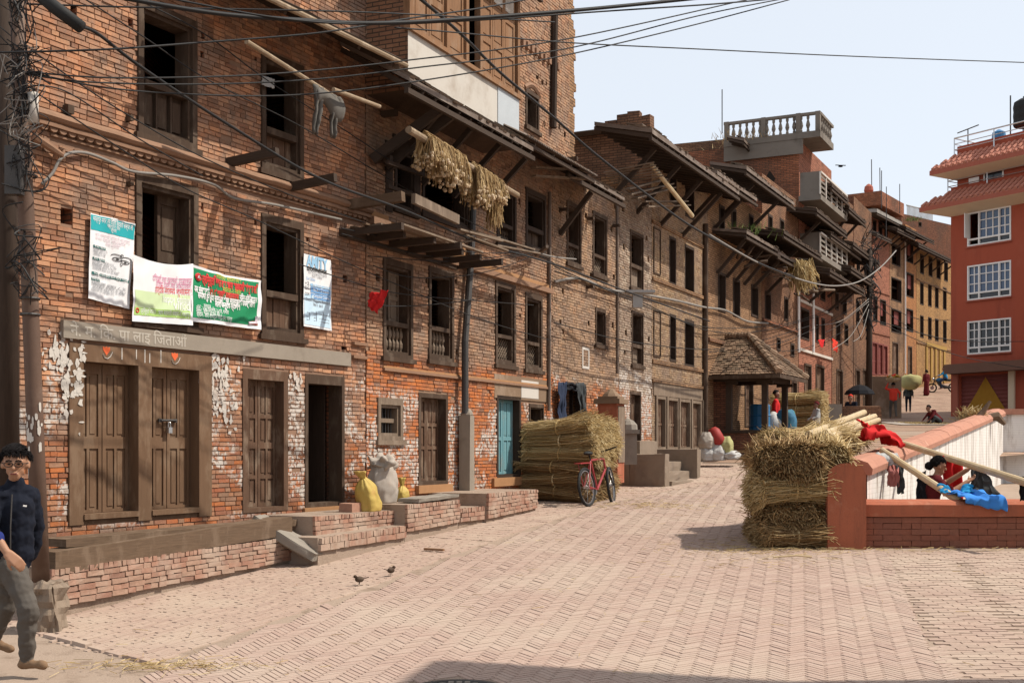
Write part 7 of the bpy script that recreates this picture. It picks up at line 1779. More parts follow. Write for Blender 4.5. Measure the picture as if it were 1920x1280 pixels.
def hand_caps(w_, d, palm_n, s=1.0, skin='skin', curl=.5):
    """palm and five fingers; d = direction of the hand, palm_n = side the fingers curl to"""
    w_, d, pn = Vector(w_), Vector(d).normalized(), Vector(palm_n).normalized(); x = d.cross(pn).normalized(); out = []
    for k, (o, l) in enumerate(((-.03, .062), (-.01, .07), (.01, .066), (.029, .052))):
        b_ = w_ + d * .085 * s + x * o * s; out.append((w_ + x * o * .6 * s, .019 * s, b_, .013 * s, skin))
        m_ = b_ + (d * (1 - curl * .35) + pn * curl * .8).normalized() * l * .55 * s; e = m_ + (d * (1 - curl) + pn * curl * 1.2).normalized() * l * .5 * s
        out += [(b_, .0105 * s, m_, .0095 * s, skin), (m_, .0095 * s, e, .008 * s, skin)]
    tb = w_ + d * .03 * s - x * .028 * s; tm = tb + (d * .6 - x * .6 + pn * .4).normalized() * .045 * s; out += [(tb, .015 * s, tm, .011 * s, skin), (tm, .011 * s, tm + (d * .8 + pn * .4 - x * .1).normalized() * .032 * s, .009 * s, skin)]
    return out
def hair(root, q, s=1.0, long_=False, mat='hair', seed=0, bun=False, strands=0):
    m = MB()
    def fn(p): 
        return p
    c = q(-.018, 0, .052); f = (q(1, 0, 0) - q(0, 0, 0)); up = (q(0, 0, 1) - q(0, 0, 0)); sd_ = (q(0, 1, 0) - q(0, 0, 0))
    n, nv = 22, 12
    for i in range(nv + 1):
        for j in range(n):
            a = 2 * math.pi * j / n; front = math.cos(a)
            lim = 1.05 if front > .35 else (1.75 if not long_ else 2.1) if front < -.1 else 1.45
            th_ = lim * i / nv; r_ = .101 + .010 * mnoise.noise(Vector((math.cos(a) * 3, math.sin(a) * 3, th_ * 4 + seed))) + .004 * mnoise.noise(Vector((a * 7, th_ * 5, seed)))
            k = math.sin(th_); m.v.append(tuple(c + (f.normalized() * front * k * 1.02 + sd_.normalized() * math.sin(a) * k * .93 + up.normalized() * math.cos(th_) * 1.02) * r_ * s))
    for i in range(nv):
        for j in range(n): a = i * n + j; b_ = i * n + (j + 1) % n; m.f.append((a, b_, b_ + n, a + n)); m.m.append(0)
    if bun: m.blob(q(-.13, 0, .0), .055 * s, nu=12, nv=8, jit=.2)
    ho = m.build('hair', M[mat], root, smooth=True, solid=.012)
    if strands:
        rh = random.Random(seed + 3); w_ = MB(); fn, un, sn = f.normalized(), up.normalized(), sd_.normalized()
        for i in range(strands):
            a = rh.uniform(0, 6.283); fr = math.cos(a); th_ = rh.uniform(.05, 1.25 if fr > .2 else 1.6)
            d0 = (fn * fr * math.sin(th_) + sn * math.sin(a) * math.sin(th_) + un * math.cos(th_)); p_ = c + d0 * .101 * s
            cb = (fn * .75 + sn * .45) if th_ < .95 else (-un * .9 + fn * .1); cb = (cb - d0 * cb.dot(d0)).normalized(); tip = p_ + (d0 * rh.uniform(.0, .009) + cb * rh.uniform(.02, .045) + sn * rh.gauss(0, .006)) * s
            w_.tube([p_ - d0 * .01, p_.lerp(tip, .5) + d0 * .008, tip], [.004 * s, .0035 * s, .001 * s], 4, caps=False)
        w_.build('hair_tufts', M[mat], ho)
    return ho
def face(root, q, s=1.0, glasses=False):
    for y in (.034, -.034): m = MB(); m.blob(q(.082, y, .012), (.011 * s, .012 * s, .007 * s), nu=8, nv=6); m.build('eye', M['hair'], root)
    for y in (.034, -.034): m = MB(); m.tube([q(.088, y - .022, .034), q(.092, y, .040), q(.088, y + .022, .034)], .005 * s, 5); m.build('eyebrow', M['hair'], root)
    m = MB(); m.tube([q(.088, -.022, -.062), q(.094, 0, -.060), q(.088, .022, -.062)], .0055 * s, 5); m.build('mouth', cloth('lips', (.22, .07, .06)) if 'lips' not in bpy.data.materials else bpy.data.materials['lips'], root)
    if glasses:
        m = MB()
        for y in (.036, -.036):
            pts = [q(.104, y + .03 * math.cos(a), .010 + .019 * math.sin(a)) for a in [2 * math.pi * i / 14 for i in range(15)]]; m.tube(pts, .0032 * s, 5, caps=False)
        m.tube([q(.106, -.008, .014), q(.106, .008, .014)], .003 * s, 5); m.tube([q(.102, .066, .014), q(.0, .094, .02)], .003 * s, 4); m.tube([q(.102, -.066, .014), q(.0, -.094, .02)], .003 * s, 4); m.build('glasses', M['black'], root)

# -- man walking past the pole
mz = prof(9.2) - .05; mx = (40 - CX) / F * 9.2
mr = empty('person', (mx, 9.2, mz), 0, ('person in dark navy jacket, grey trousers and glasses walking past the steel pole', 'person'))
S9 = 9.2 / F
def mp(u, y, d=0): return Vector(((u - 40) * S9, d, CZ - (y - HY) * S9 - mz))
hc = mp(29, 872); fw = Vector((.25, -1, -.02))
hcaps, hq = head_caps(hc, fw, 1.0)
pel, che = mp(16, 1052, .02), mp(17, 952, .01)
sR, eR, wR_ = mp(-8, 930, -.10), mp(4, 992, -.17), mp(40, 1030, -.26)
sLf, eLf, wLf = mp(48, 930, .12), mp(52, 990, .18), mp(40, 1045, .2)
hR, kR, aR = mp(26, 1062, -.03), mp(66, 1138, -.13), mp(56, 1226, -.06)
hL, kL, aL = mp(2, 1062, .08), mp(0, 1140, .12), mp(-34, 1200, .2)
caps = hcaps + [(hc + Vector((0, .02, -.08)), .05, mp(28, 912, .02), .058, 'skin'), (mp(28, 905, .02), .07, mp(26, 916, .02), .085, 'navy'),
    (pel + Vector((-.06, 0, .02)), .125, che + Vector((-.05, 0, 0)), .125, 'navy'), (pel + Vector((.05, 0, .02)), .125, che + Vector((.06, 0, 0)), .125, 'navy'), (mp(4, 930, -.03), .085, mp(42, 928, .06), .085, 'navy'),
    (sR, .072, eR, .058, 'navy'), (eR, .057, eR.lerp(wR_, .30), .052, 'navy'), (eR.lerp(wR_, .30), .0535, eR.lerp(wR_, .36), .052, 'blue_trim'), (eR.lerp(wR_, .36), .036, wR_, .028, 'skin'),
    (sLf, .07, eLf, .056, 'navy'), (eLf, .055, wLf, .045, 'navy'),
    (pel, .125, pel + Vector((0, 0, -.08)), .12, 'trouser'), (hR, .105, kR, .075, 'trouser'), (kR, .078, aR, .06, 'trouser'), (hL, .105, kL, .075, 'trouser'), (kL, .073, aL, .058, 'trouser'),
    (aR + Vector((0, 0, -.02)), .042, aR + Vector((-.03, 0, -.055)), .042, 'shoe'), (aR + Vector((0, 0, -.055)), .042, mp(90, 1243, -.10), .034, 'shoe'),
    (aL, .042, aL + Vector((-.02, .03, -.06)), .04, 'shoe'), (aL + Vector((0, .03, -.06)), .042, aL + Vector((.13, 0, -.10)), .034, 'shoe')]
caps += hand_caps(wR_ + Vector((.01, -.005, -.01)), (.75, -.1, -.6), (-.1, .8, -.5), 1.05, curl=.55)
body('body', mr, caps, .0085, 3); hair(mr, hq, 1.0, seed=2, strands=1100); face(mr, hq, 1.0, True)
m = MB(); m.tube([mp(36, 925, -.13), mp(35, 985, -.15), mp(34, 1048, -.14)], .006, 5); m.build('zip', M['metal_dark'], mr)
m = MB(); m.beam(mp(55, 946, -.118), mp(61, 947, -.108), .004, .012); m.build('jacket_badge', M['white'], mr)

def figure(u, Z, label, top, bottom, h_=1.62, face_=(0, -1), gz=None, pose=None, robe=False, sleeve=None, skin='skin_dark', hairmat='hair', shoe='skin_dark', voxel=.025, long_=False, arms=None):
    x = (u - CX) / F * Z; z0 = prof(Z) if gz is None else gz; s = h_ / 1.65
    rt = empty('person', (x, Z, z0), math.atan2(face_[1], face_[0]), (label, 'person'))
    J = dict(pelvis=(0, 0, .93), chest=(0, 0, 1.25), head=(.02, 0, 1.55), sL=(0, .17, 1.36), sR=(0, -.17, 1.36), eL=(0, .24, 1.10), eR=(0, -.24, 1.10), wL=(.06, .25, .88), wR=(.06, -.25, .88),
             hL=(0, .09, .88), hR=(0, -.09, .88), kL=(.03, .1, .48), kR=(.03, -.1, .48), aL=(0, .1, .08), aR=(0, -.1, .08), hd=(1, 0, 0))
    J.update(pose or {}); J = {k: Vector(v) * (1 if k == 'hd' else s) for k, v in J.items()}
    hc_, q_ = head_caps(J['head'], J['hd'], s, skin); sl_ = sleeve or top; c = hc_
    side_ = (J['sL'] - J['sR']).normalized() * .065 * s
    c += [(J['head'] + Vector((-.01, 0, -.09)) * s, .05 * s, J['chest'].lerp(J['head'], .45), .055 * s, skin)]
    for sg in (-1, 1): c.append((J['pelvis'] + side_ * sg, .115 * s, J['chest'] + side_ * sg, .12 * s, top))
    c.append((J['sL'], .07 * s, J['sR'], .07 * s, top))
    for a, b_, d in (('sL', 'eL', 'wL'), ('sR', 'eR', 'wR')):
        c += [(J[a], .06 * s, J[b_], .05 * s, top), (J[b_], .044 * s, J[d], .034 * s, sl_)]
        dd_ = (J[d] - J[b_]).normalized(); c += hand_caps(J[d], dd_, dd_.cross(Vector((0, 1, .2))), 1.0 * s, skin, .4) if voxel < .016 else [(J[d], .035 * s, J[d] + dd_ * .1 * s, .022 * s, skin)]
    if robe:
        f = (J['aL'] + J['aR']) / 2; c += [(J['pelvis'], .15 * s, J['pelvis'].lerp(f, .5), .17 * s, bottom), (J['pelvis'].lerp(f, .5), .17 * s, f + Vector((0, 0, .08)), .2 * s, bottom)]
    else:
        for a, b_, d in (('hL', 'kL', 'aL'), ('hR', 'kR', 'aR')): c += [(J[a], .09 * s, J[b_], .068 * s, bottom), (J[b_], .065 * s, J[d], .048 * s, bottom)]
    fdir = Vector((1, 0, -.2))
    for d in ('aL', 'aR'): c.append((J[d] + Vector((-.02, 0, -.03)) * s, .042 * s, J[d] + Vector((.16, 0, -.045)) * s, .034 * s, shoe))
    body('body', rt, c, voxel); hair(rt, q_, s, long_=long_, mat=hairmat, bun=long_, strands=500 if voxel < .02 else 0)
    if voxel < .02: face(rt, q_, s)
    return rt, J, q_
# -- woman washing behind the low wall
wz = inside_z(16.7)
wr_, J, q_ = figure(1744, 16.75, 'person in dark red top stretching wet cloth from a bamboo pole inside the court', 'maroon', 'ochre', 1.6, (1, 0), gz=wz, robe=True, long_=True, voxel=.0115, skin='skin', sleeve='skin',
    pose=dict(pelvis=(-.05, 0, .28), chest=(.02, 0, .60), head=(.12, 0, .90), hd=(1, -.2, -.15), sL=(.05, .16, .72), sR=(.05, -.16, .72), eL=(.26, .16, .66), wL=(.55, .08, .86), eR=(.24, -.2, .56), wR=(.47, -.16, .70), hL=(0, .1, .25), hR=(0, -.1, .25), kL=(.3, .14, .35), kR=(.3, -.14, .35), aL=(.25, .12, .06), aR=(.25, -.12, .06)))
wb = wr_.location
A = Vector((wb.x + .56, 16.72, wz + .84)); drape(lerp4(A, A + Vector((.12, -.05, .04)), A + Vector((.36, -.1, -.38)), A + Vector((-.1, -.14, -.42))), M['darkgrey'], 'dark grey wet cloth held up by the woman in the court', amp=.06, nu=24, nv=20, seed=17)
# -- people up the street
rt, J, q_ = figure(1675, 57, 'person in orange-red shirt walking uphill with a basket on the head', 'scarlet', 'trouser', 1.64, (.1, 1), pose=dict(eL=(.02, .34, 1.42), wL=(.02, .22, 1.68), eR=(0, -.3, 1.2), wR=(.08, -.3, 1.0), kL=(.18, .1, .5), aL=(.14, .1, .08), kR=(-.02, -.1, .5), aR=(-.2, -.1, .12)))
bq = rt.location + Vector((0, 0, 1.70)); bk_ = MB(); bk_.lathe([(.08, 0), (.22, .03), (.32, .12), (.36, .2), (.33, .2), (.2, .08)], bq, 18)
bo_ = bk_.build('basket', M['bamboo'], None, tag=('round cane basket carried on the head of the person in orange-red', 'basket')); rr = random.Random(2)
for i in range(26):
    m = MB(); a = rr.uniform(0, 6.28); r_ = rr.uniform(0, .26); m.blob((r_ * math.cos(a), r_ * math.sin(a), .2 + rr.uniform(0, .16) * (1 - r_ * 2)), (.085, .085, .07), nu=8, nv=6); m.build('vegetable', [M['ochre'], M['sack_yellow'], M['scarlet'], M['bamboo']][i % 4], bo_, smooth=True)
figure(1737, 77, 'person in a long maroon dress walking up the shaded street', 'maroon', 'maroon', 1.58, (-.3, 1), robe=True, voxel=.03, long_=True)
figure(1752, 49.5, 'person in dark clothes sitting on the street beside the drying mat', 'maroon', 'darkgrey', 1.6, (-1, -.3), pose=dict(pelvis=(-.25, 0, .18), chest=(.08, 0, .45), head=(.3, 0, .66), sL=(.1, .17, .55), sR=(.1, -.17, .55), eL=(.25, .22, .35), eR=(.25, -.22, .35), wL=(.42, .2, .18), wR=(.42, -.2, .18), hL=(-.2, .1, .15), hR=(-.2, -.1, .15), kL=(.1, .2, .3), kR=(.1, -.2, .3), aL=(.2, .12, .08), aR=(.2, -.12, .08)))
figure(1455, 36.2, 'person in bright red top standing among sacks behind the shelter', 'red', 'palegrey', 1.6, (.9, -.3))
figure(1531, 36.0, 'child in pale grey shirt and maroon cap beside the straw stack', 'palegrey', 'trouser', 1.28, (-1, -.2), hairmat='maroon', pose=dict(eL=(.1, .22, 1.1), wL=(.28, .2, 1.05), eR=(.1, -.22, 1.1), wR=(.28, -.2, 1.0)))
figure(1598, 44.5, 'person in dark patterned shawl and red scarf squatting by the low brick wall', 'navy', 'darkgrey', 1.55, (-.6, -.8), gz=prof(44.5) + .25, hairmat='scarlet', pose=dict(pelvis=(0, 0, .3), chest=(.1, 0, .62), head=(.2, 0, .92), sL=(.1, .18, .74), sR=(.1, -.18, .74), eL=(.2, .24, .5), eR=(.2, -.24, .5), wL=(.4, .12, .45), wR=(.4, -.12, .45), kL=(.3, .15, .5), kR=(.3, -.15, .5), hL=(0, .1, .25), hR=(0, -.1, .25), aL=(.22, .12, .08), aR=(.22, -.12, .08)), sleeve='navy')
rt, J, q_ = figure(1703, 66, 'person bent under a huge olive bundle carried on the back', 'darkgrey', 'navy', 1.6, (.4, 1), pose=dict(chest=(.15, 0, 1.15), head=(.32, 0, 1.32), sL=(.2, .17, 1.22), sR=(.2, -.17, 1.22)))
m = MB(); c = rt.location + Vector((.05, -.2, 1.62)); m.blob(c, (.62, .5, .42), jit=.25, seed=4, nu=18, nv=10); m.build('bundle', M['olive'], None, smooth=True, tag=('huge olive cloth bundle on the back of the bent carrier', 'bundle'))
# -- motorcycle with rider in front of the yellow pillars
mb_ = P(1768, 0, 80); mc = empty('motorcycle', (mb_.x, 80, prof(80)), R(170), ('dark motorcycle parked in front of the yellow shop pillars', 'motorcycle'))
for x in (-.62, .68):
    m = MB(); m.tube([(x + math.cos(a) * .27, 0, .3 + math.sin(a) * .27) for a in [2 * math.pi * i / 20 for i in range(21)]], .05, 6, caps=False); w_ = m.build('wheel', M['black'], mc); m = MB(); m.tube([(x, -.06, .3), (x, .06, .3)], .12, 10); m.build('hub', M['chrome'], w_)
m = MB(); m.tube([(-.62, 0, .3), (-.1, 0, .35), (.2, 0, .5), (.5, 0, .85), (.68, 0, .3)], [.04, .12, .1, .05, .04], 8); m.build('frame', M['metal_dark'], mc)
m = MB(); m.blob((.18, 0, .82), (.27, .14, .13)); m.build('tank', M['tank_blue'], mc, smooth=True); m = MB(); m.blob((-.35, 0, .8), (.42, .13, .08)); m.build('seat', M['black'], mc, smooth=True)
m = MB(); m.tube([(.45, .32, 1.02), (.52, 0, .98), (.45, -.32, 1.02)], .02, 6); m.build('handlebar', M['metal_dark'], mc); m = MB(); m.blob((.62, 0, .88), .09); m.build('headlight', M['chrome'], mc, smooth=True)
figure(1768, 79.9, 'person in blue shirt sitting on the parked motorcycle', 'blue2', 'jeans', 1.6, (-1, .18), voxel=.03, gz=prof(80) + .0, pose=dict(pelvis=(-.2, 0, .98), chest=(-.1, 0, 1.28), head=(-.05, 0, 1.58), sL=(-.08, .17, 1.38), sR=(-.08, -.17, 1.38), eL=(.1, .25, 1.2), eR=(.1, -.25, 1.2), wL=(.35, .28, 1.1), wR=(.35, -.28, 1.1), hL=(-.15, .14, .95), hR=(-.15, -.14, .95), kL=(.2, .2, .75), kR=(.2, -.2, .75), aL=(.1, .22, .3), aR=(.1, -.22, .3)))
# black umbrella leaning by the far pole
m = MB(); c = P(1612, 735, 46); m.lathe([(.0, .28), (.25, .22), (.5, .05), (.58, -.08)], c, 10); m.build('umbrella', M['blackcloth'], None, tag=('open black umbrella beside the squatting person with red scarf', 'umbrella'), solid=.01)
bpy.data.scenes.remove(TMP)
# ------------------------------------------------------------------ poles and overhead cables
Zp = 10.75
po = empty('utility_pole', P(78, 1150, Zp), 0, ('brown steel utility pole wrapped in tangled wires beside the walking person', 'pole')); OP = Vector(po.location)
m = MB(); m.tube([P(77, 1090, Zp) - OP, P(66, 800, Zp) - OP, P(54, 500, Zp) - OP, P(42, 250, Zp) - OP, P(28, -60, Zp) - OP], [.075, .072, .07, .066, .06], 16); m.build('shaft', M['pole'], po, smooth=True)
m = MB(); m.tube([P(18, 1060, Zp + .3) - OP, P(14, 400, Zp + .3) - OP, P(10, -60, Zp + .3) - OP], .09, 12); m.build('rear_shaft', M['wood_dark'], po, smooth=True)
m = MB(); c_ = P(94, 1188, Zp + .02) - OP; m.jbox(c_.x - .12, c_.x + .10, c_.y - .12, c_.y + .12, c_.z - .12, c_.z + .46, .03); roughen(m.build('rubble_foot', M['dirty_conc'], po), 9, .045, 11)
m = MB(); rq = random.Random(2)
for i in range(26):
    y_ = rq.gauss(815, 30); c_ = P(66.5 + (y_ - 800) * .038, y_, Zp) - OP; a = rq.uniform(-2.6, -.4); w_ = rq.uniform(.15, .45); h_ = rq.uniform(.015, .05)
    m.add([c_ + Vector((math.cos(a + w_ * f) * .076, math.sin(a + w_ * f) * .076, h_ * g * rq.uniform(.6, 1))) for f, g in ((-.5, -1), (.1, -1.2), (.5, -.7), (.4, .9), (-.2, 1.1), (-.6, .6))], [(0, 1, 2, 3, 4, 5)])
m.build('poster_scraps', M['white_old'], po, kind='stuff')
m = MB(); a = P(30, 318, Zp - .1) - OP; m.box(a.x - .08, a.x + .06, a.y - .05, a.y + .05, a.z - .22, a.z + .2); m.build('junction_box', M['metal_dark'], po)
m = MB(); a = P(62, 200, Zp - .1) - OP; m.tube([a + Vector((0, 0, -.14)), a + Vector((0, 0, .12))], .045, 10); m.build('insulator', M['white_old'], po, smooth=True)
for y in (330, 560, 590): m = MB(); c = P(56 - (560 - y) * .02, y, Zp) - OP; m.tube([c + Vector((math.cos(a) * .082, math.sin(a) * .082, 0)) for a in [2 * math.pi * i / 12 for i in range(13)]], .01, 5); m.build('clamp_band', M['metal_dark'], po)
rr = random.Random(11); m = MB()
def curve(pts, n=10):
    pts = [Vector(p) for p in pts]; out = []
    for i in range(len(pts) - 1):
        p0, p1, p2, p3 = pts[max(0, i - 1)], pts[i], pts[i + 1], pts[min(len(pts) - 1, i + 2)]
        for k in range(n):
            t_ = k / n; out.append(.5 * ((2 * p1) + (p2 - p0) * t_ + (2 * p0 - 5 * p1 + 4 * p2 - p3) * t_ ** 2 + (-p0 + 3 * p1 - 3 * p2 + p3) * t_ ** 3))
    out.append(pts[-1]); return out
for i in range(75):
    y0 = rr.uniform(-40, 330) if i < 55 else rr.uniform(300, 560); c = P(38 + y0 * .02, y0, Zp - .12) - OP
    pts = [c + Vector((rr.gauss(0, .1), rr.gauss(0, .08), rr.gauss(0, .14))) for k in range(4)]; m.tube(curve(pts, 6), rr.choice((.004, .005, .007)), 4)
m.build('tangled_wires', M['cable'], po, kind='stuff')
m = MB()
for i in range(14):
    y0 = rr.uniform(60, 260); c = P(40 + y0 * .02, y0, Zp - .2) - OP; pts = [c + Vector((rr.gauss(0, .09), rr.gauss(0, .05), rr.gauss(0, .1))) for k in range(4)]; m.tube(curve(pts, 6), .004, 4)
m.build('pale_wires', M['cable_grey'], po, kind='stuff')
m = MB(); m.tube([P(70, -12, 10.6), P(100, 12, 10.6), P(153, 52, 10.6)], [.05, .058, .055], 12); m.build('cable_joint', M['black'], None, smooth=True, tag=('thick black cylindrical cable joint hanging beside the utility pole', 'cable joint'))
# cable bracket loop on the near wall
def cable(pts, r_, label, group='overhead cables', mat='cable', n=12):
    m = MB(); m.tube(curve(pts, n), r_, 5); return m.build('cable', M[mat], None, smooth=True, tag=(label, 'cable', group) if group else (label, 'cable'))
def wq(W_, u, y, p_=.25): return W_.world(*W_.q(u, y, p_))
LB = 'thin black cable sagging along the brick facades'
def Zf(u):
    for a, b_, W_ in ((36, 684, W1), (684, 1160, W2), (1160, 1221, W4), (1221, 1327, W5), (1327, 1428, W6), (1428, 1498, W6b), (1498, 1560, W7)):
        if u <= b_: return W_.world(0, W_.su(max(u, a)), 0).y
    return Zs(min(u, 1640))
def fc(pts, off, r_, label=LB, mat='cable', group='cables along the facades'): return cable([P(u, y, Zf(u) - off) for u, y in pts], r_, label, group, mat)
cable([P(150, 50, 10.6), P(185, 65, 10.9), P(270, 130, 11.4), P(430, 235, 12.6), P(600, 335, 14), P(760, 395, 16), P(900, 455, 18.5), P(1040, 496, 21), P(1190, 552, 24), P(1330, 602, 29)], .016, 'thick double cable running from the cylindrical joint down the street', None)
cable([P(225, -4, 10.5), P(400, 25, 11), P(560, 38, 11.6), P(700, 44, 12.2), P(870, 36, 13), P(1100, 18, 14), P(1320, -4, 15)], .022, 'thickest black cable sagging across the top of the houses', None)
cable([P(300, -6, 10.8), P(520, 34, 11.4), P(700, 46, 12.2), P(900, 38, 13.2), P(1130, 22, 14.2), P(1340, 8, 15), P(1500, -6, 16)], .01, 'thin cable twisted beside the thickest black cable', None)
cable([P(-5, 99, 10.4), P(200, 93, 10.7), P(380, 80, 11.4), P(560, 66, 12), P(640, 56, 12.3), P(760, 36, 13), P(900, 16, 14), P(1010, -5, 15)], .010, 'dark blue cable crossing the upper windows', None, M and 'cable')
SI = -1; SL = ['uppermost wire fanning from the utility pole into the sky', 'second wire fanning from the utility pole into the sky', 'lowest wire fanning from the utility pole into the sky', 'wire running level above the upper windows to the oriel', 'lone wire crossing the open sky beyond the oriel']
for pts in ([(50, 135, 10.7), (200, 146, 11), (400, 144, 11.8), (560, 135, 12.6), (760, 114, 13.6), (1060, 74, 15), (1400, 0, 17)], [(50, 140, 10.7), (180, 155, 11), (400, 158, 12), (600, 148, 12.8), (800, 125, 13.6), (1060, 92, 15), (1310, 30, 16.5), (1480, -4, 17.5)],
            [(55, 136, 10.7), (200, 165, 11.1), (380, 178, 12), (560, 178, 12.8), (760, 156, 13.6), (1040, 108, 15), (1290, 50, 16.5), (1480, 0, 17.5)], [(50, 8, 10.7), (250, 14, 11), (640, 22, 12), (900, 34, 13.5), (1040, 42, 14.3)], [(740, 52, 13), (860, 62, 13.6), (1060, 80, 14.8), (1300, 92, 16), (1600, 106, 18), (1930, 118, 20)]):
    SI += 1; cable([P(*q) for q in pts], .0085, SL[SI], 'wires strung across the sky')
cable([P(785, -4, 15), P(860, 60, 16), P(940, 138, 17.5), P(1040, 222, 19.5), P(1120, 292, 21), P(1260, 400, 24), P(1330, 444, 26), P(1420, 492, 29), P(1490, 520, 32)], .022, 'heavy dark cable slanting down across the oriel to the far houses', None)
cable([P(1330, 440, 26), P(1420, 492, 29), P(1500, 524, 33), P(1560, 536, 36), P(1610, 528, 38), P(1650, 502, 40), P(1680, 470, 42)], .022, 'pale hanging cable drooping between the far houses', None, 'cable_grey')
FI = -1
FL = ['black cable slanting from above the upper shuttered window to the wire bracket', 'black cable from the utility pole passing just above the carved cornice', 'black cable from the utility pole crossing the banner window and the green banner', 'black cable slanting from the bamboo eave past the hanging trousers', 'short black cable from the utility pole to the cornice',
      'uppermost of the thin wires drooping beneath the ruined balcony', 'second thin wire drooping beneath the ruined balcony', 'short straight wire ending at the bracket by the downpipe', 'deepest-sagging wire ending at the bracket by the downpipe', 'wire running from the blue school notice across the baluster windows', 'short wire crossing behind the small red flag', 'upper cable from the wire bracket to the tiled shelter roof', 'lower cable from the wire bracket to the tiled shelter roof', 'cable passing under the small arched window to the buff house', 'cable over the shelter roof rising to the dark power pole', 'cable from the shelter ridge to the pink house']
for pts in ([(155, -4), (270, 70), (390, 150), (560, 235), (700, 318), (800, 375), (950, 450), (1040, 494)], [(60, 95), (150, 158), (250, 222), (390, 300), (560, 372), (690, 420)], [(55, 165), (200, 262), (345, 352), (480, 412), (640, 488), (760, 540), (900, 598), (1040, 640)], [(250, -4), (380, 62), (500, 150), (640, 240), (760, 320)], [(60, 160), (130, 175), (260, 260), (380, 330)],
            [(640, 428), (760, 452), (900, 474), (1010, 471)], [(640, 438), (790, 478), (900, 484), (1012, 472)], [(690, 480), (830, 490), (930, 486), (1012, 473)], [(700, 498), (760, 518), (830, 520), (900, 512), (960, 495), (1012, 474)], [(560, 495), (700, 540), (800, 556), (1000, 572)], [(690, 568), (740, 574), (820, 570), (900, 560)], [(1040, 500), (1130, 540), (1250, 590), (1330, 614), (1430, 612), (1500, 600), (1600, 562)], [(1040, 508), (1180, 556), (1330, 620), (1440, 618), (1560, 585)], [(1040, 605), (1180, 640), (1330, 655), (1420, 640), (1520, 610)], [(1330, 660), (1400, 652), (1470, 640), (1560, 600), (1620, 560)], [(1420, 660), (1500, 655), (1560, 632), (1640, 590)]):
    FI += 1
    fc(pts, .45 if pts[0][0] > 300 else .55, .0075 if pts[0][0] < 1000 else .011, FL[FI], group='cables along the facades')
# cable bundle on the near wall: the loop by the cornice
cable([wq(W1, 78, 345, .05), wq(W1, 98, 325, .07), wq(W1, 112, 300, .08), wq(W1, 132, 287, .07), wq(W1, 165, 288, .05), wq(W1, 210, 305, .05), wq(W1, 250, 322, .06), wq(W1, 330, 330, .08), wq(W1, 400, 346, .06), wq(W1, 440, 372, .05), wq(W1, 520, 385, .06), wq(W1, 640, 412, .06)], .017, 'grey cable bundle looping under the carved cornice', None, 'cable_grey')
cable([wq(W3, 1040, 528, .06), wq(W3, 1075, 522, .06), wq(W3, 1098, 525, .06), wq(W3, 1130, 540, .06), wq(W3, 1158, 546, .06), wq(W4, 1190, 548, .1), wq(W4, 1218, 554, .08), wq(W5, 1270, 564, .08), wq(W5, 1320, 576, .1), wq(W6, 1360, 582, .1), wq(W6, 1400, 602, .1), wq(W6b, 1440, 606, .1)], .03, 'thick cable bundle clipped along the pale houses', None, 'cable_grey')
cable([wq(W2, 1008, 474, .4), wq(W2, 1040, 482, .5), wq(W3, 1080, 486, .3)], .015, 'short grey cable at the wire bracket by the downpipe', None, 'cable_grey')
m = MB(); m.beam(wq(W2, 1005, 480, .2), wq(W2, 1026, 462, .6), .05, .05); m.build('wire_bracket', M['rust'], None, tag=('small iron wire bracket where several cables meet by the downpipe', 'bracket'))
# far pole
fp = empty('utility_pole', P(1629, 790, 48), 0, ('dark power pole with a tangle of wires in front of the far houses', 'pole')); OF = Vector(fp.location)
m = MB(); m.tube([P(1629, 800, 48) - OF, P(1631, 470, 48) - OF], [.13, .1], 10); m.build('shaft', M['wood_dark'], fp, smooth=True)
m = MB(); m.tube([P(1606, 560, 48) - OF, P(1640, 552, 48) - OF], .04, 6); m.build('crossarm', M['wood_dark'], fp)
m = MB(); rr = random.Random(21)
for i in range(60):
    c = P(1628 + rr.gauss(0, 5), rr.uniform(440, 610), 48) - OF; m.tube(curve([c + Vector((rr.gauss(0, .2), rr.gauss(0, .15), rr.gauss(0, .35))) for k in range(4)], 5), rr.choice((.012, .018)), 4)
m.build('tangled_wires', M['cable'], fp, kind='stuff')
WL_ = ['pale wire from the dark power pole to the white pipes of the pink house', 'pale wire from the dark power pole to the tiled shelter side', 'pale wire from the dark power pole down to the scarlet cloth', 'short pale wire dropping from the dark power pole', 'upper black wire from the dark power pole to the ochre house', 'lower black wire from the dark power pole to the ochre house', 'upper black wire from the dark power pole across the red rendered house', 'lower black wire from the dark power pole across the red rendered house']
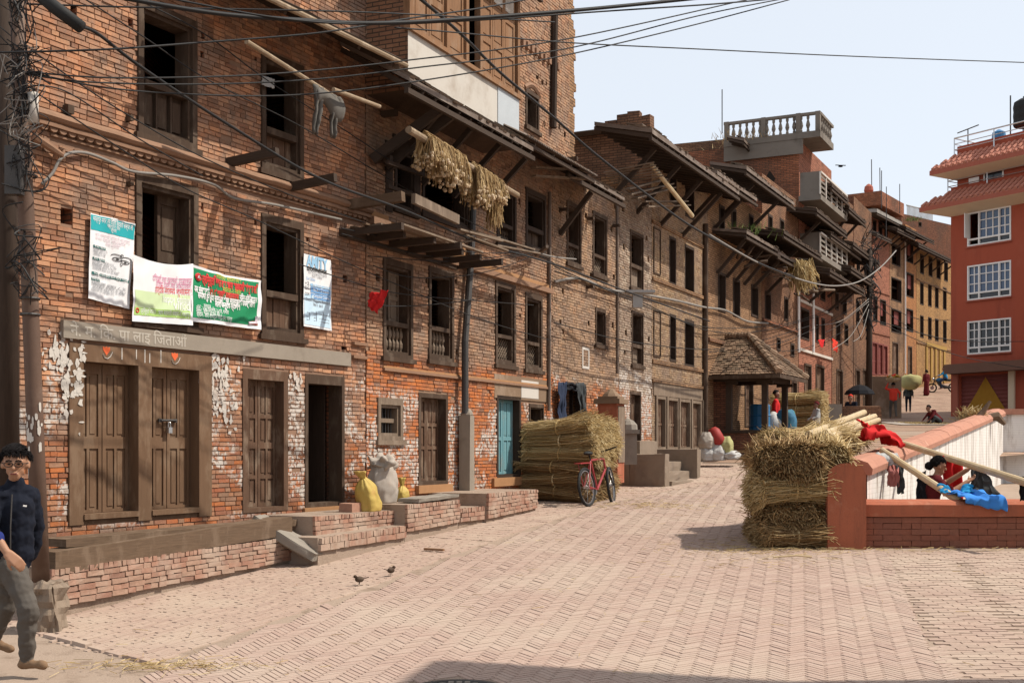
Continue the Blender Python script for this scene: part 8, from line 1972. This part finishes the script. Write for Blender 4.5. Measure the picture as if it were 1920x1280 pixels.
for wi, (a, b_) in enumerate((((1629, 560), (1520, 610)), ((1629, 565), (1480, 640)), ((1629, 570), (1560, 655)), ((1629, 580), (1600, 640)), ((1640, 560), (1780, 600)), ((1640, 570), (1790, 640)), ((1640, 600), (1920, 640)), ((1640, 600), (1920, 690)))):
    A, B = P(*a, 47.5), P(*b_, 44 if b_[0] < 1629 else 60 if b_[0] < 1800 else 50); cable([A, A.lerp(B, .5) + Vector((0, 0, -.35)), B], .014, WL_[wi], 'wires of the far pole', 'cable_grey' if b_[0] < 1629 else 'cable')
# roof rods and antennas
for i, (u, y0, y1, Z) in enumerate(((1354, 168, 225, 50), (1653, 320, 366, 60), (1662, 350, 420, 66), (1687, 345, 375, 66))):
    m = MB(); m.tube([P(u, y1 + 25, Z), P(u, y0, Z)], .022, 5); m.build('antenna_rod', M['metal_dark'], None, tag=(('tall thin rod rising behind the grassy attic roof', 'rod on the roof parapet beside the red urn', 'leaning rod below the parapet of the pink house', 'short rod above the orange house')[i], 'antenna', 'rooftop rods'))
q = P(1576, 312, 60); m = MB(); m.blob(q, (.12, .05, .05), nu=8, nv=5); m.beam(q + Vector((-.25, 0, .06)), q + Vector((.25, 0, .04)), .1, .02); m.build('bird', M['hair'], None, tag=('tiny dark bird flying above the far roofs', 'bird'))
# grass and plants on the roofs
rr = random.Random(6)
for (W_, u, y, p_, n, sp, lb) in ((W6, 1390, 430, .5, 70, 1.0, 'tuft of grass growing on the skirt roof'), (Wd_, 1392, 262, .3, 200, 1.3, 'dry grass growing along the attic roof'), (W9c, 1712, 410, 0, 120, .8, 'small green shrub on the roof of the orange house')):
    c = W_.world(*W_.q(u, y, p_)); m = MB()
    for i in range(n):
        a = c + Vector((rr.gauss(0, sp * .4), rr.gauss(0, sp * .4), -.1)); m.tube([a, a + Vector((rr.gauss(0, .08), rr.gauss(0, .08), rr.uniform(.1, .28)))], [.012, .003], 3, caps=False)
    m.build('roof_grass', M['leaf'] if 'dry' not in lb else M['straw_brown'], None, tag=(lb, 'plant'))
m = MB(); c = W6b.world(*W6b.q(1498, 510, 1.0))
for i in range(300): a = c + Vector((rr.gauss(0, .16), rr.gauss(0, .3), rr.uniform(.1, .35))); m.tube([a, a + Vector((rr.gauss(.1, .12), rr.gauss(-.05, .12), -rr.uniform(.3, .8)))], .012, 3, caps=False)
m.build('thatch_bunch', M['straw'], None, tag=('bunch of yellow straw hanging off the end of the skirt roof', 'straw'))
